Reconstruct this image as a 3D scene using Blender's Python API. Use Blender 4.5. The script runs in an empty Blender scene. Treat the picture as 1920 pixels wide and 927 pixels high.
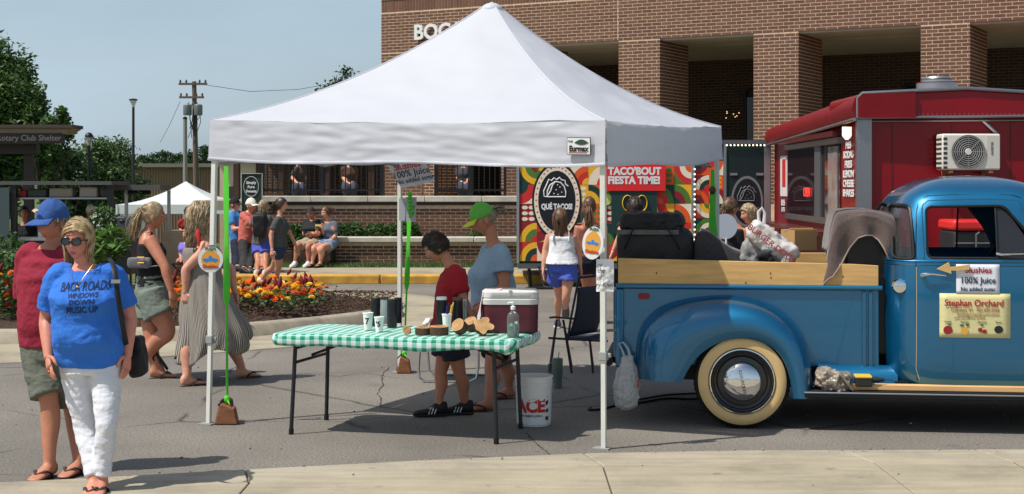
import bpy, bmesh, math, random
from mathutils import Vector, Matrix, noise
from math import sin, cos, pi, radians, sqrt
random.seed(7)
S = bpy.context.scene
COL = S.collection
# ------------------------------------------------------------ camera, sky, sun, exposure
F, HC, CX, CY = 2773.0, 1.75, 960.0, 345.0        # focal length in photo pixels, eye height, principal point / horizon
cam_d = bpy.data.cameras.new('camera'); cam = bpy.data.objects.new('camera', cam_d); COL.objects.link(cam)
cam.location = (0, 0, HC); cam.rotation_euler = (radians(90), 0, 0)
cam_d.sensor_width = 36; cam_d.lens = 36*F/1920; cam_d.shift_y = -118.5/1920
cam_d.clip_start = .1; cam_d.clip_end = 3000
S.camera = cam
SUN_EL, SH_DIR = radians(58), radians(26)          # elevation; ground direction that shadows run (from +X towards +Y)
w = bpy.data.worlds.new('World'); S.world = w; w.use_nodes = True
nt = w.node_tree; nt.nodes.clear()
sky = nt.nodes.new('ShaderNodeTexSky'); sky.sky_type = 'NISHITA'; sky.sun_disc = False
sky.sun_elevation = SUN_EL; sky.sun_rotation = radians(270) - SH_DIR
sky.air_density = 1.0; sky.dust_density = 2.2; sky.ozone_density = 1.6; sky.altitude = 200
bg = nt.nodes.new('ShaderNodeBackground'); bg.inputs[1].default_value = .1
out = nt.nodes.new('ShaderNodeOutputWorld')
tc = nt.nodes.new('ShaderNodeTexCoord'); mp = nt.nodes.new('ShaderNodeMapping'); mp.inputs['Scale'].default_value = (1.2, 1.2, 5)
nz = nt.nodes.new('ShaderNodeTexNoise'); nz.inputs['Scale'].default_value = 2.2; nz.inputs['Detail'].default_value = 5; nz.inputs['Roughness'].default_value = .5
rp = nt.nodes.new('ShaderNodeValToRGB'); rp.color_ramp.elements[0].position = .36; rp.color_ramp.elements[1].position = .8
rp.color_ramp.elements[0].color = (.5, .5, .5, 1); rp.color_ramp.elements[1].color = (1, 1, 1, 1)
mx = nt.nodes.new('ShaderNodeMixRGB'); mx.inputs[2].default_value = (5.2, 6.6, 7.7, 1)
nt.links.new(tc.outputs['Generated'], mp.inputs[0]); nt.links.new(mp.outputs[0], nz.inputs['Vector']); nt.links.new(nz.outputs[0], rp.inputs[0])
sx_ = nt.nodes.new('ShaderNodeSeparateXYZ'); mr_ = nt.nodes.new('ShaderNodeMapRange'); ml_ = nt.nodes.new('ShaderNodeMath'); ml_.operation = 'MULTIPLY'
mr_.inputs['From Min'].default_value = .08; mr_.inputs['From Max'].default_value = .75; mr_.inputs['To Min'].default_value = 1; mr_.inputs['To Max'].default_value = .12
nt.links.new(tc.outputs['Generated'], sx_.inputs[0]); nt.links.new(sx_.outputs[2], mr_.inputs[0]); nt.links.new(mr_.outputs[0], ml_.inputs[0]); nt.links.new(rp.outputs[0], ml_.inputs[1]); nt.links.new(ml_.outputs[0], mx.inputs[0]); nt.links.new(sky.outputs[0], mx.inputs[1])
nt.links.new(mx.outputs[0], bg.inputs[0]); nt.links.new(bg.outputs[0], out.inputs[0])
sd = bpy.data.lights.new('sun', 'SUN'); sun = bpy.data.objects.new('sun', sd); COL.objects.link(sun)
sd.energy = 4.6; sd.angle = radians(.53); sd.color = (1, .955, .88)
sdir = Vector((cos(SH_DIR)*cos(SUN_EL), sin(SH_DIR)*cos(SUN_EL), -sin(SUN_EL)))
sun.rotation_euler = sdir.to_track_quat('-Z', 'Y').to_euler(); sun.location = (-20, -10, 40)
S.view_settings.view_transform = 'Standard'; S.view_settings.look = 'None'
S.view_settings.exposure = 0.0; S.view_settings.gamma = 1
S.render.engine = 'CYCLES'

# ------------------------------------------------------------ helpers
def W(px, py, Y): return Vector(((px-CX)*Y/F, Y, HC-(py-CY)*Y/F))
def XP(px, Y): return (px-CX)*Y/F
def ZP(py, Y): return HC-(py-CY)*Y/F
def lin(c):
    def f(u):
        u /= 255.
        return u/12.92 if u <= .04045 else ((u+.055)/1.055)**2.4
    return (f(c[0]), f(c[1]), f(c[2]), 1)
def ground_z(x, y):
    t = max(0, min(1, (y-25.5)/18)); u = max(0, min(1, (-3.3-x)/3.0))
    return -1.0*(t*t*(3-2*t))*u - .5*max(0, min(1, (y-45)/40))*u
MATS = {}
def M(key, c=(128, 128, 128), r=.6, metal=0, var=0, vs=8, bump=0, bs=60, bd=.004, coat=0, trans=0, ior=1.45, alpha=1, emis=0, spec=.5, island=0, objrand=0, sub=0, stretch=None, sheen=0, thin=0, c2=None, detail=4):
    if key in MATS: return MATS[key]
    m = bpy.data.materials.new(key); m.use_nodes = True; MATS[key] = m
    n = m.node_tree.nodes; l = m.node_tree.links; b = n['Principled BSDF']
    col = lin(c); b.inputs['Base Color'].default_value = col
    b.inputs['Roughness'].default_value = r; b.inputs['Metallic'].default_value = metal
    b.inputs['Coat Weight'].default_value = coat; b.inputs['Coat Roughness'].default_value = .06
    b.inputs['Transmission Weight'].default_value = trans; b.inputs['IOR'].default_value = ior
    b.inputs['Alpha'].default_value = alpha; b.inputs['Specular IOR Level'].default_value = spec
    b.inputs['Sheen Weight'].default_value = sheen
    if sub: b.inputs['Subsurface Weight'].default_value = sub; b.inputs['Subsurface Radius'].default_value = (.012, .005, .003); b.inputs['Subsurface Scale'].default_value = .5
    if emis: b.inputs['Emission Color'].default_value = col; b.inputs['Emission Strength'].default_value = emis
    t = n.new('ShaderNodeTexCoord'); vec = t.outputs['Object']
    if stretch:
        mpn = n.new('ShaderNodeMapping'); mpn.inputs['Scale'].default_value = stretch; l.new(vec, mpn.inputs[0]); vec = mpn.outputs[0]
    cur = None
    if var:
        z = n.new('ShaderNodeTexNoise'); z.inputs['Scale'].default_value = vs; z.inputs['Detail'].default_value = detail; l.new(vec, z.inputs['Vector'])
        rr = n.new('ShaderNodeValToRGB'); rr.color_ramp.elements[0].position = .32; rr.color_ramp.elements[1].position = .68
        a = [max(0, x*(1-var)) for x in col[:3]]+[1]; bb = [min(1, x*(1+var)) for x in col[:3]]+[1]
        if c2: bb = lin(c2)
        rr.color_ramp.elements[0].color = a; rr.color_ramp.elements[1].color = bb
        l.new(z.outputs[0], rr.inputs[0]); cur = rr.outputs[0]
    if island or objrand:
        amt = island or objrand
        if island: g = n.new('ShaderNodeNewGeometry'); so = g.outputs['Random Per Island']
        else: g = n.new('ShaderNodeObjectInfo'); so = g.outputs['Random']
        mr = n.new('ShaderNodeMapRange'); mr.inputs['To Min'].default_value = 1-amt; mr.inputs['To Max'].default_value = 1+amt; l.new(so, mr.inputs[0])
        hs = n.new('ShaderNodeHueSaturation'); l.new(mr.outputs[0], hs.inputs['Value'])
        mr2 = n.new('ShaderNodeMapRange'); mr2.inputs['To Min'].default_value = .5-.03*amt; mr2.inputs['To Max'].default_value = .5+.03*amt
        mth = n.new('ShaderNodeMath'); mth.operation = 'FRACT'; m7 = n.new('ShaderNodeMath'); m7.operation = 'MULTIPLY'; m7.inputs[1].default_value = 7.31
        l.new(so, m7.inputs[0]); l.new(m7.outputs[0], mth.inputs[0]); l.new(mth.outputs[0], mr2.inputs[0]); l.new(mr2.outputs[0], hs.inputs['Hue'])
        if cur: l.new(cur, hs.inputs['Color'])
        else: hs.inputs['Color'].default_value = col
        cur = hs.outputs[0]
    if cur: l.new(cur, b.inputs['Base Color'])
    if bump:
        z2 = n.new('ShaderNodeTexNoise'); z2.inputs['Scale'].default_value = bs; z2.inputs['Detail'].default_value = 5; l.new(vec, z2.inputs['Vector'])
        bp = n.new('ShaderNodeBump'); bp.inputs['Strength'].default_value = bump; bp.inputs['Distance'].default_value = bd
        l.new(z2.outputs[0], bp.inputs['Height']); l.new(bp.outputs[0], b.inputs['Normal'])
    if thin:
        tr = n.new('ShaderNodeBsdfTranslucent'); ms = n.new('ShaderNodeMixShader'); ms.inputs[0].default_value = thin
        tr.inputs[0].default_value = col
        if cur: l.new(cur, tr.inputs[0])
        o = n['Material Output']; l.new(b.outputs[0], ms.inputs[1]); l.new(tr.outputs[0], ms.inputs[2]); l.new(ms.outputs[0], o.inputs[0])
    return m
ORG = {}
SCR = bpy.data.scenes.new('scratch'); TCOL = SCR.collection      # scratch scene for evaluating modifiers, removed at the end
def tdg():
    vl = SCR.view_layers[0]; vl.update(); return vl.depsgraph
def basis(d):
    d = Vector(d).normalized(); u = Vector((0, 0, 1)) if abs(d.z) < .95 else Vector((1, 0, 0))
    x = d.cross(u).normalized(); y = x.cross(d).normalized(); return x, y
class MB:
    def __init__(s): s.v = []; s.f = []; s.m = []; s.mi = 0
    def add(s, vs, fs, mi=None):
        o = len(s.v); s.v += [tuple(p) for p in vs]; s.f += [tuple(i+o for i in f) for f in fs]; s.m += [s.mi if mi is None else mi]*len(fs); return s
    def box(s, c, d, rz=0, mi=None, rot=None):
        R = rot if rot else Matrix.Rotation(rz, 3, 'Z'); c = Vector(c)
        vs = [c + R @ Vector((x*d[0]/2, y*d[1]/2, z*d[2]/2)) for x in (-1, 1) for y in (-1, 1) for z in (-1, 1)]
        return s.add(vs, [(0, 1, 3, 2), (4, 6, 7, 5), (0, 4, 5, 1), (2, 3, 7, 6), (0, 2, 6, 4), (1, 5, 7, 3)], mi)
    def bp(s, a, b, mi=None): return s.box([(a[i]+b[i])/2 for i in range(3)], [abs(b[i]-a[i]) for i in range(3)], mi=mi)
    def loft(s, rings, closed=True, caps=True, mi=None, loop=False):
        n = len(rings[0]); vs = [p for r in rings for p in r]; fs = []
        R = len(rings)
        for i in range(R if loop else R-1):
            j2 = (i+1) % R
            for j in range(n if closed else n-1):
                k = (j+1) % n; fs.append((i*n+j, i*n+k, j2*n+k, j2*n+j))
        if caps and closed and not loop: fs.append(tuple(range(n-1, -1, -1))); fs.append(tuple((R-1)*n+j for j in range(n)))
        return s.add(vs, fs, mi)
    def tube(s, pts, r, seg=8, caps=True, mi=None, sq=1.0, loop=False, ax=None):
        pts = [Vector(p) for p in pts]; N = len(pts)
        if not isinstance(r, (list, tuple)): r = [r]*N
        rings = []; px = None
        for i in range(N):
            a = pts[(i-1) % N] if (i > 0 or loop) else pts[i]; b = pts[(i+1) % N] if (i < N-1 or loop) else pts[i]
            d = (b-a)
            if d.length < 1e-9: d = Vector((0, 0, 1))
            d.normalize()
            if px is None: x, y = basis(d) if ax is None else ((Vector(ax)-d*d.dot(Vector(ax))).normalized(), None)
            else:
                x = (px-d*d.dot(px));
                x = x.normalized() if x.length > 1e-6 else basis(d)[0]
            y = d.cross(x); px = x
            rings.append([pts[i]+x*(cos(2*pi*k/seg)*r[i])+y*(sin(2*pi*k/seg)*r[i]*sq) for k in range(seg)])
        return s.loft(rings, True, caps, mi, loop)
    def lathe(s, c, prof, seg=24, axis=(0, 0, 1), mi=None, caps=True, sx=1, sy=1):
        x, y = ((Vector((1, 0, 0)), Vector((0, 1, 0))) if tuple(axis) == (0, 0, 1) else basis(axis)); a = Vector(axis).normalized(); c = Vector(c)
        if tuple(axis) != (0, 0, 1) and x.cross(y).dot(a) < 0: y = -y
        rings = [[c+a*h+x*(cos(2*pi*k/seg)*r*sx)+y*(sin(2*pi*k/seg)*r*sy) for k in range(seg)] for r, h in prof]
        return s.loft(rings, True, caps, mi)
    def ell(s, c, rad, seg=16, rings=10, mi=None, R=None):
        c = Vector(c); rr = []
        for i in range(rings+1):
            t = pi*(.02+.96*i/rings)-pi/2
            ring = [Vector((cos(t)*cos(2*pi*k/seg)*rad[0], cos(t)*sin(2*pi*k/seg)*rad[1], sin(t)*rad[2])) for k in range(seg)]
            rr.append([c+(R @ p if R else p) for p in ring])
        return s.loft(rr, True, True, mi)
    def prism(s, poly, o, ux, uy, un, th, mi=None):
        o = Vector(o); ux = Vector(ux); uy = Vector(uy); un = Vector(un); n = len(poly)
        a = [o+ux*p[0]+uy*p[1] for p in poly]; b = [p+un*th for p in a]
        fs = [tuple(range(n)), tuple(range(2*n-1, n-1, -1))]+[(i, n+i, n+(i+1) % n, (i+1) % n) for i in range(n)]
        return s.add(a+b, fs, mi)
    def grid(s, fn, nu, nv, mi=None):
        vs = [fn(i/nu, j/nv) for i in range(nu+1) for j in range(nv+1)]
        fs = [(i*(nv+1)+j, (i+1)*(nv+1)+j, (i+1)*(nv+1)+j+1, i*(nv+1)+j+1) for i in range(nu) for j in range(nv)]
        return s.add(vs, fs, mi)
    def build(s, name, mats, parent=None, smooth=40, bevel=0, fix=True, seg=2, local=False):
        me = bpy.data.meshes.new(name); org = ORG.get(parent.name, Vector()) if parent and not local else Vector()
        me.from_pydata([Vector(p)-org for p in s.v], [], s.f)
        return fin(me, name, mats, parent, smooth, s.m, bevel, fix, seg)
def fin(me, name, mats, parent=None, smooth=40, mi=None, bevel=0, fix=True, seg=2):
    if not isinstance(mats, (list, tuple)): mats = [mats]
    for m in mats: me.materials.append(m)
    if mi and len(mats) > 1: me.polygons.foreach_set('material_index', mi)
    if fix:
        bm = bmesh.new(); bm.from_mesh(me); bmesh.ops.recalc_face_normals(bm, faces=bm.faces); bm.to_mesh(me); bm.free()
    if smooth:
        me.polygons.foreach_set('use_smooth', [True]*len(me.polygons))
        if smooth < 180: me.set_sharp_from_angle(angle=radians(smooth))
    o = bpy.data.objects.new(name, me); COL.objects.link(o)
    if parent: o.parent = parent; ORG[o.name] = ORG.get(parent.name, Vector())
    if bevel:
        b = o.modifiers.new('bevel', 'BEVEL'); b.width = bevel; b.segments = seg; b.limit_method = 'ANGLE'; b.angle_limit = radians(35)
    return o
def thing(name, label, cat, loc, group=None):
    o = bpy.data.objects.new(name, None); COL.objects.link(o); o.location = loc; ORG[o.name] = Vector(loc); o.empty_display_size = .1
    return tag(o, label, cat, group)
def tag(o, label, cat, group=None):
    o['label'] = label; o['category'] = cat
    if group: o['group'] = group
    return o
def struct(o): o['kind'] = 'structure'; return o
def stuff(o): o['kind'] = 'stuff'; return o
def copyp(src, parent, loc=None, name=None, rot=None, scale=None):
    c = src.copy(); COL.objects.link(c); c.parent = parent
    if loc is not None: c.location = loc
    if rot is not None: c.rotation_euler = rot
    if scale is not None: c.scale = scale
    return c
def temp_obj(mb):
    me = bpy.data.meshes.new('t'); me.from_pydata([tuple(p) for p in mb.v], [], mb.f)
    bm = bmesh.new(); bm.from_mesh(me); bmesh.ops.recalc_face_normals(bm, faces=bm.faces); bm.to_mesh(me); bm.free()
    o = bpy.data.objects.new('t', me); TCOL.objects.link(o); return o
def evalmesh(o, org=None):
    me = bpy.data.meshes.new_from_object(o.evaluated_get(tdg()))
    old = o.data; bpy.data.objects.remove(o); bpy.data.meshes.remove(old)
    if org is not None: me.transform(Matrix.Translation(-Vector(org)))
    return me
TEX = {}
def clouds(sc, kind='CLOUDS'):
    if (sc, kind) not in TEX:
        t = bpy.data.textures.new('wrinkle', kind); t.noise_scale = sc
        if kind == 'CLOUDS': t.noise_depth = 3
        TEX[(sc, kind)] = t
    return TEX[(sc, kind)]
def remesh(mb, vox, it=4, disp=0, ds=.12, org=None, fold=0, aniso=None):
    """union of overlapping closed lofts -> one continuous surface"""
    o = temp_obj(mb)
    m = o.modifiers.new('r', 'REMESH'); m.mode = 'VOXEL'; m.voxel_size = vox; m.use_smooth_shade = True
    if it: q = o.modifiers.new('s', 'SMOOTH'); q.factor = .5; q.iterations = it
    if disp:
        d = o.modifiers.new('d', 'DISPLACE'); d.texture = clouds(ds); d.strength = disp; d.mid_level = .5; d.texture_coords = 'LOCAL'
        if fold: d2 = o.modifiers.new('d2', 'DISPLACE'); d2.texture = clouds(ds*.4); d2.strength = fold; d2.mid_level = .5; d2.texture_coords = 'LOCAL'
    e = None
    if disp and aniso:      # folds that run round the limb: stretch the wrinkle texture sideways
        e = bpy.data.objects.new('e', None); TCOL.objects.link(e); e.scale = aniso
        for q in o.modifiers:
            if q.type == 'DISPLACE': q.texture_coords = 'OBJECT'; q.texture_coords_object = e
    r = evalmesh(o, org)
    if e: bpy.data.objects.remove(e)
    return r
def text(s, size, m, parent, o, ux=(1, 0, 0), uy=(0, 0, 1), th=.002, name='lettering', align='CENTER', sx=1.0, bold=0, shear=0):
    cu = bpy.data.curves.new('t', 'FONT'); cu.body = s; cu.size = size; cu.extrude = th; cu.align_x = align; cu.align_y = 'CENTER'; cu.offset = bold; cu.shear = shear; cu.resolution_u = 3
    t = bpy.data.objects.new('t', cu); TCOL.objects.link(t)
    me = bpy.data.meshes.new_from_object(t.evaluated_get(tdg()))
    bpy.data.objects.remove(t); bpy.data.curves.remove(cu)
    ux = Vector(ux).normalized(); uy = Vector(uy).normalized(); un = ux.cross(uy); org = ORG.get(parent.name, Vector())
    Mx = Matrix(((ux.x*sx, uy.x, un.x, o[0]-org.x), (ux.y*sx, uy.y, un.y, o[1]-org.y), (ux.z*sx, uy.z, un.z, o[2]-org.z), (0, 0, 0, 1)))
    me.transform(Mx); me.materials.clear()
    return fin(me, name, m, parent, 0, fix=False)
def nz3(x, y, z): return noise.noise(Vector((x, y, z)))
# ------------------------------------------------------------ ground
def node_mat(key, fn):
    m = bpy.data.materials.new(key); m.use_nodes = True; MATS[key] = m
    n = m.node_tree.nodes; l = m.node_tree.links; fn(n, l, n['Principled BSDF']); return m
def _noise(n, l, vec, sc, det=5, ro=.55):
    z = n.new('ShaderNodeTexNoise'); z.inputs['Scale'].default_value = sc; z.inputs['Detail'].default_value = det; z.inputs['Roughness'].default_value = ro; l.new(vec, z.inputs['Vector']); return z.outputs[0]
def _ramp(n, l, fac, stops):
    r = n.new('ShaderNodeValToRGB'); e = r.color_ramp.elements
    while len(e) < len(stops): e.new(.5)
    for i, (p, c) in enumerate(stops): e[i].position = p; e[i].color = c if len(c) == 4 else tuple(c)+(1,)
    l.new(fac, r.inputs[0]); return r.outputs[0]
def _mix(n, l, fac, a, b, mode='MIX'):
    x = n.new('ShaderNodeMixRGB'); x.blend_type = mode
    for i, q in ((0, fac), (1, a), (2, b)):
        if hasattr(q, 'links'): l.new(q, x.inputs[i])
        else: x.inputs[i].default_value = q
    return x.outputs[0]
def asphalt(n, l, b):
    v = n.new('ShaderNodeTexCoord').outputs['Object']
    base = _ramp(n, l, _noise(n, l, v, .55, 6), [(.3, lin((105, 100, 93))), (.7, lin((132, 126, 117)))])
    fine = _ramp(n, l, _noise(n, l, v, 55, 4, .85), [(.36, (.34, .34, .34)), (.5, (.95, .95, .95)), (.64, (1.7, 1.66, 1.58))])
    c = _mix(n, l, .8, base, fine, 'MULTIPLY')
    # hairline cracks
    dn = n.new('ShaderNodeTexNoise'); dn.inputs['Scale'].default_value = 1.7; dn.inputs['Detail'].default_value = 6; l.new(v, dn.inputs['Vector'])
    wv = _mix(n, l, .16, v, dn.outputs['Color'], 'ADD')
    vo = n.new('ShaderNodeTexVoronoi'); vo.feature = 'DISTANCE_TO_EDGE'; vo.inputs['Scale'].default_value = .42; l.new(wv, vo.inputs['Vector'])
    cr = _ramp(n, l, vo.outputs['Distance'], [(0, (1, 1, 1)), (.009, (0, 0, 0))])
    gate = _ramp(n, l, _noise(n, l, v, .8, 2), [(.44, (0, 0, 0)), (.54, (.9, .9, .9))])
    c = _mix(n, l, _mix(n, l, 1, cr, gate, 'MULTIPLY'), c, lin((52, 50, 48)))
    # oil spots
    sp = _ramp(n, l, _noise(n, l, v, 1.9, 3), [(.66, (0, 0, 0)), (.78, (.45, .45, .45))])
    c = _mix(n, l, sp, c, lin((72, 70, 67)))
    l.new(c, b.inputs['Base Color']); b.inputs['Roughness'].default_value = .88
    bp = n.new('ShaderNodeBump'); bp.inputs['Strength'].default_value = .6; bp.inputs['Distance'].default_value = .006; l.new(_noise(n, l, v, 110, 4, .7), bp.inputs['Height']); l.new(bp.outputs[0], b.inputs['Normal'])
def concrete(tint):
    def f(n, l, b):
        v = n.new('ShaderNodeTexCoord').outputs['Object']
        base = _ramp(n, l, _noise(n, l, v, 1.1, 8, .65), [(.28, lin([x*.82 for x in tint])), (.5, lin(tint)), (.75, lin([min(255, x*1.08) for x in tint]))])
        mpn = n.new('ShaderNodeMapping'); mpn.inputs['Scale'].default_value = (.6, 5, 1); l.new(v, mpn.inputs[0])
        st = _ramp(n, l, _noise(n, l, mpn.outputs[0], 2.2, 5), [(.3, (.8, .79, .77)), (.6, (1.03, 1.03, 1.03))])
        c = _mix(n, l, .8, base, st, 'MULTIPLY')
        fine = _ramp(n, l, _noise(n, l, v, 140, 3, .7), [(.35, (.78, .78, .78)), (.65, (1.15, 1.15, 1.15))])
        c = _mix(n, l, .6, c, fine, 'MULTIPLY')
        sp = _ramp(n, l, _noise(n, l, v, 5.5, 4), [(.66, (0, 0, 0)), (.73, (.5, .5, .5))])
        c = _mix(n, l, sp, c, lin((95, 86, 74)))
        l.new(c, b.inputs['Base Color']); b.inputs['Roughness'].default_value = .85
        bp = n.new('ShaderNodeBump'); bp.inputs['Strength'].default_value = .35; bp.inputs['Distance'].default_value = .004; l.new(_noise(n, l, v, 70, 5, .7), bp.inputs['Height']); l.new(bp.outputs[0], b.inputs['Normal'])
    return f
ASP = node_mat('asphalt', asphalt); CON = node_mat('concrete_walk', concrete((166, 156, 133))); CON2 = node_mat('concrete_curb', concrete((168, 158, 138)))
STONE = M('limestone_cap', (196, 190, 176), .8, var=.14, vs=4, bump=.4, bs=50)
GRASS = M('grass_ground', (82, 100, 52), .95, var=.45, vs=3, bump=.6, bs=30, bd=.03)
# terrain: one sheet to the horizon
mb = MB()
xs = [-900, -300, -120, -60, -30, -20, -14, -11, -9, -8, -7, -6.3, -5.6, -4.9, -4.2, -3.3, -2, 0, 6, 20, 60, 200, 900]
ys = [-60, -10, 5, 15, 22, 25, 26, 27, 28.5, 30, 32, 34, 36, 38, 40, 42, 44, 48, 55, 65, 80, 110, 200, 500, 1500]
mb.add([(x, y, ground_z(x, y)-.03) for x in xs for y in ys], [(i*len(ys)+j, (i+1)*len(ys)+j, (i+1)*len(ys)+j+1, i*len(ys)+j+1) for i in range(len(xs)-1) for j in range(len(ys)-1)])
struct(mb.build('grass_terrain', GRASS, smooth=180))
mb = MB(); mb.add([(-30, -12, 0), (30, -12, 0), (30, 26.3, 0), (-30, 26.3, 0)], [(0, 1, 2, 3)]); struct(mb.build('asphalt_road', ASP, smooth=0))
# foreground concrete walk with joints: slabs
def sheet(name, poly, z, th, mat, bevel=.008, kind=True, parent=None):
    m = MB(); m.prism(poly, (0, 0, z), (1, 0, 0), (0, 1, 0), (0, 0, -1), th); o = m.build(name, mat, parent, smooth=30, bevel=bevel)
    return struct(o) if kind and not parent else o
def edgeY(x):   # far edge of the walk, a slow curve
    pts = [(-8, 7.9), (-4, 8.4), (-3, 8.58), (-2.4, 8.74), (-1.5, 9.02), (-.5, 9.3), (.5, 9.53), (1.5, 9.63), (3.4, 9.66), (6, 9.62), (10, 9.5)]
    for a, b in zip(pts, pts[1:]):
        if a[0] <= x <= b[0]: t = (x-a[0])/(b[0]-a[0]); return a[1]+(b[1]-a[1])*t
    return 8
walk = struct(bpy.data.objects.new('concrete_walk', None)); COL.objects.link(walk)
jx = [-8, -6.2, -4.6, -1.62, .46, 2.15, 3.02, 5.4, 8, 10]
for a, b in zip(jx, jx[1:]):
    n = 10; g = .0045
    top = [(a+g+(b-a-2*g)*i/n) for i in range(n+1)]
    sk = lambda x, k: x+k*.22
    far = [(x, edgeY(x)) for x in top]; mid = [(x+.1, edgeY(x)-.42) for x in top]
    sheet('slab', far[::-1]+mid, .018+random.uniform(-.002, .002), .06, CON2, parent=walk, bevel=.01)
    mid2 = [(x+.1, edgeY(x)-.428) for x in top]; near = [(x+.1, edgeY(x)-2.4) for x in top]
    sheet('slab', mid2[::-1]+near, .02+random.uniform(-.002, .002), .06, CON, parent=walk, bevel=.006)
    sheet('slab', [(x+.1, edgeY(x)-2.412) for x in top][::-1]+[(x+.1, -6) for x in top], .02, .06, CON, parent=walk, bevel=.006)
# chips and pebbles on the ground
mb = MB()
for i in range(260):
    if i < 60: x = random.uniform(-3, 3.6); y = edgeY(x)+random.gauss(0, .05)
    else: y = random.uniform(8, 20); x = random.uniform(-.36, .36)*y
    r = random.uniform(.003, .011); z = .022 if y < edgeY(x) else .002
    mb.ell((x, y, z+r*.3), (r, r*random.uniform(.6, 1.2), r*.6), 5, 3)
stuff(tag(mb.build('grit', M('grit', (140, 132, 118), .9, island=.5), smooth=180), 'loose grit and pebbles scattered on the asphalt and concrete', 'grit'))
# cracks in the asphalt: thin dark seams
CRK = M('crack_tar', (46, 44, 42), .95)
for q, pts in enumerate([[(728, 690), (716, 706), (719, 722), (708, 738), (716, 752), (712, 765)], [(984, 812), (1000, 826), (1012, 838), (1024, 846), (1036, 862)], [(560, 700), (640, 706), (690, 700), (760, 712)]]):
    P = []
    for (a, b), (c, d) in zip(pts, pts[1:]):
        for k in range(6):
            t = k/6; px, py = a+(c-a)*t+random.uniform(-2, 2), b+(d-b)*t+random.uniform(-1, 1); yy = HC*F/(py-CY); P.append(Vector((XP(px, yy), yy, .003)))
    m = MB(); w0 = [.002+.004*random.random() for _ in P]; rows = []
    for i, p in enumerate(P):
        d = (P[min(i+1, len(P)-1)]-P[max(i-1, 0)]).normalized(); n_ = Vector((-d.y, d.x, 0)); rows.append([p+n_*w0[i], p-n_*w0[i]])
    m.loft(rows, closed=False, caps=False); struct(m.build('asphalt_crack', CRK, smooth=0))
# traffic island with apron, curb, mulch
apron = [(-16, 14.0), (-7, 14.2), (-4.99, 14.4), (-3.55, 14.9), (-2.73, 15.5), (-2.26, 15.9), (-1.5, 16.6), (-.75, 18), (-.5, 19.5), (-.7, 21.4), (-1.3, 23), (-2.6, 24.3), (-16, 24.6)]
sheet('island_apron', apron, .012, .05, CON)
isl = [(-16, 15.8), (-6, 15.95), (-3.85, 16.2), (-3.0, 16.75), (-2.35, 17.4), (-1.85, 18.1), (-1.42, 19.0), (-1.42, 19.9), (-1.8, 20.8), (-2.6, 21.5), (-4, 21.9), (-16, 22)]
def smooth_poly(p, it=2):
    for _ in range(it):
        q = [p[0]]
        for a, b in zip(p, p[1:]): q += [(a[0]*.75+b[0]*.25, a[1]*.75+b[1]*.25), (a[0]*.25+b[0]*.75, a[1]*.25+b[1]*.75)]
        p = q+[p[-1]]
    return p
isl = smooth_poly(isl)
def inset(p, d):
    out = []
    for i in range(len(p)):
        a = Vector(p[max(i-1, 0)]); b = Vector(p[min(i+1, len(p)-1)]); t = (b-a).normalized(); out.append((p[i][0]-t.y*d, p[i][1]+t.x*d))
    return out
mb = MB(); o0, o1, o2, o3 = isl, inset(isl, .05), inset(isl, .2), inset(isl, .22)
rings = [[(x, y, 0) for x, y in o0], [(x, y, .13) for x, y in o1], [(x, y, .16) for x, y in inset(isl, .09)], [(x, y, .16) for x, y in o2], [(x, y, .02) for x, y in o3]]
mb.loft(rings, closed=False, caps=False); struct(mb.build('island_curb', CON2, smooth=60))
mb = MB(); inner = inset(isl, .2); cxm, cym = -4.4, 19.1
def mh(x, y, k): return .12+.22*(1-k)**.8+.03*nz3(x*3, y*3, 0)+.025*nz3(x*9, y*9, 3)
rows = []
for i in range(9):
    k = 1-i/8
    rows.append([(cxm+(x-cxm)*k if x > -15 else x+(1-k)*.1, 19.1+(y-19.1)*k, mh(cxm+(x-cxm)*k, y*k, k)) for x, y in inner])
mb.loft(rows, closed=False, caps=False)
MULCH = M('mulch', (74, 56, 44), .95, var=.5, vs=22, bump=1, bs=45, bd=.04)
mul = struct(mb.build('mulch_bed', MULCH, smooth=180))
mb = MB()
for i in range(7000):
    x = random.uniform(-5.6, -1.55); y = random.uniform(16.3, 21.6)
    k = max(abs(x-cxm)/2.9 if x > cxm else 0, abs(y-19.1)/2.6)
    if k > .95 or (x > -3.0 and y < 17.0+(x+3.0)*1.15): continue
    z = .14+.2*max(0, 1-k)**.8+random.uniform(0, .03); a = random.uniform(0, pi); L = random.uniform(.02, .055)
    mb.box((x, y, z), (L, .012, .008), rot=Matrix.Rotation(a, 3, 'Z') @ Matrix.Rotation(random.uniform(-.5, .5), 3, 'Y'))
stuff(mb.build('mulch_chips', M('mulch_chip', (84, 62, 47), .95, island=.55), mul, smooth=0))
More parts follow.
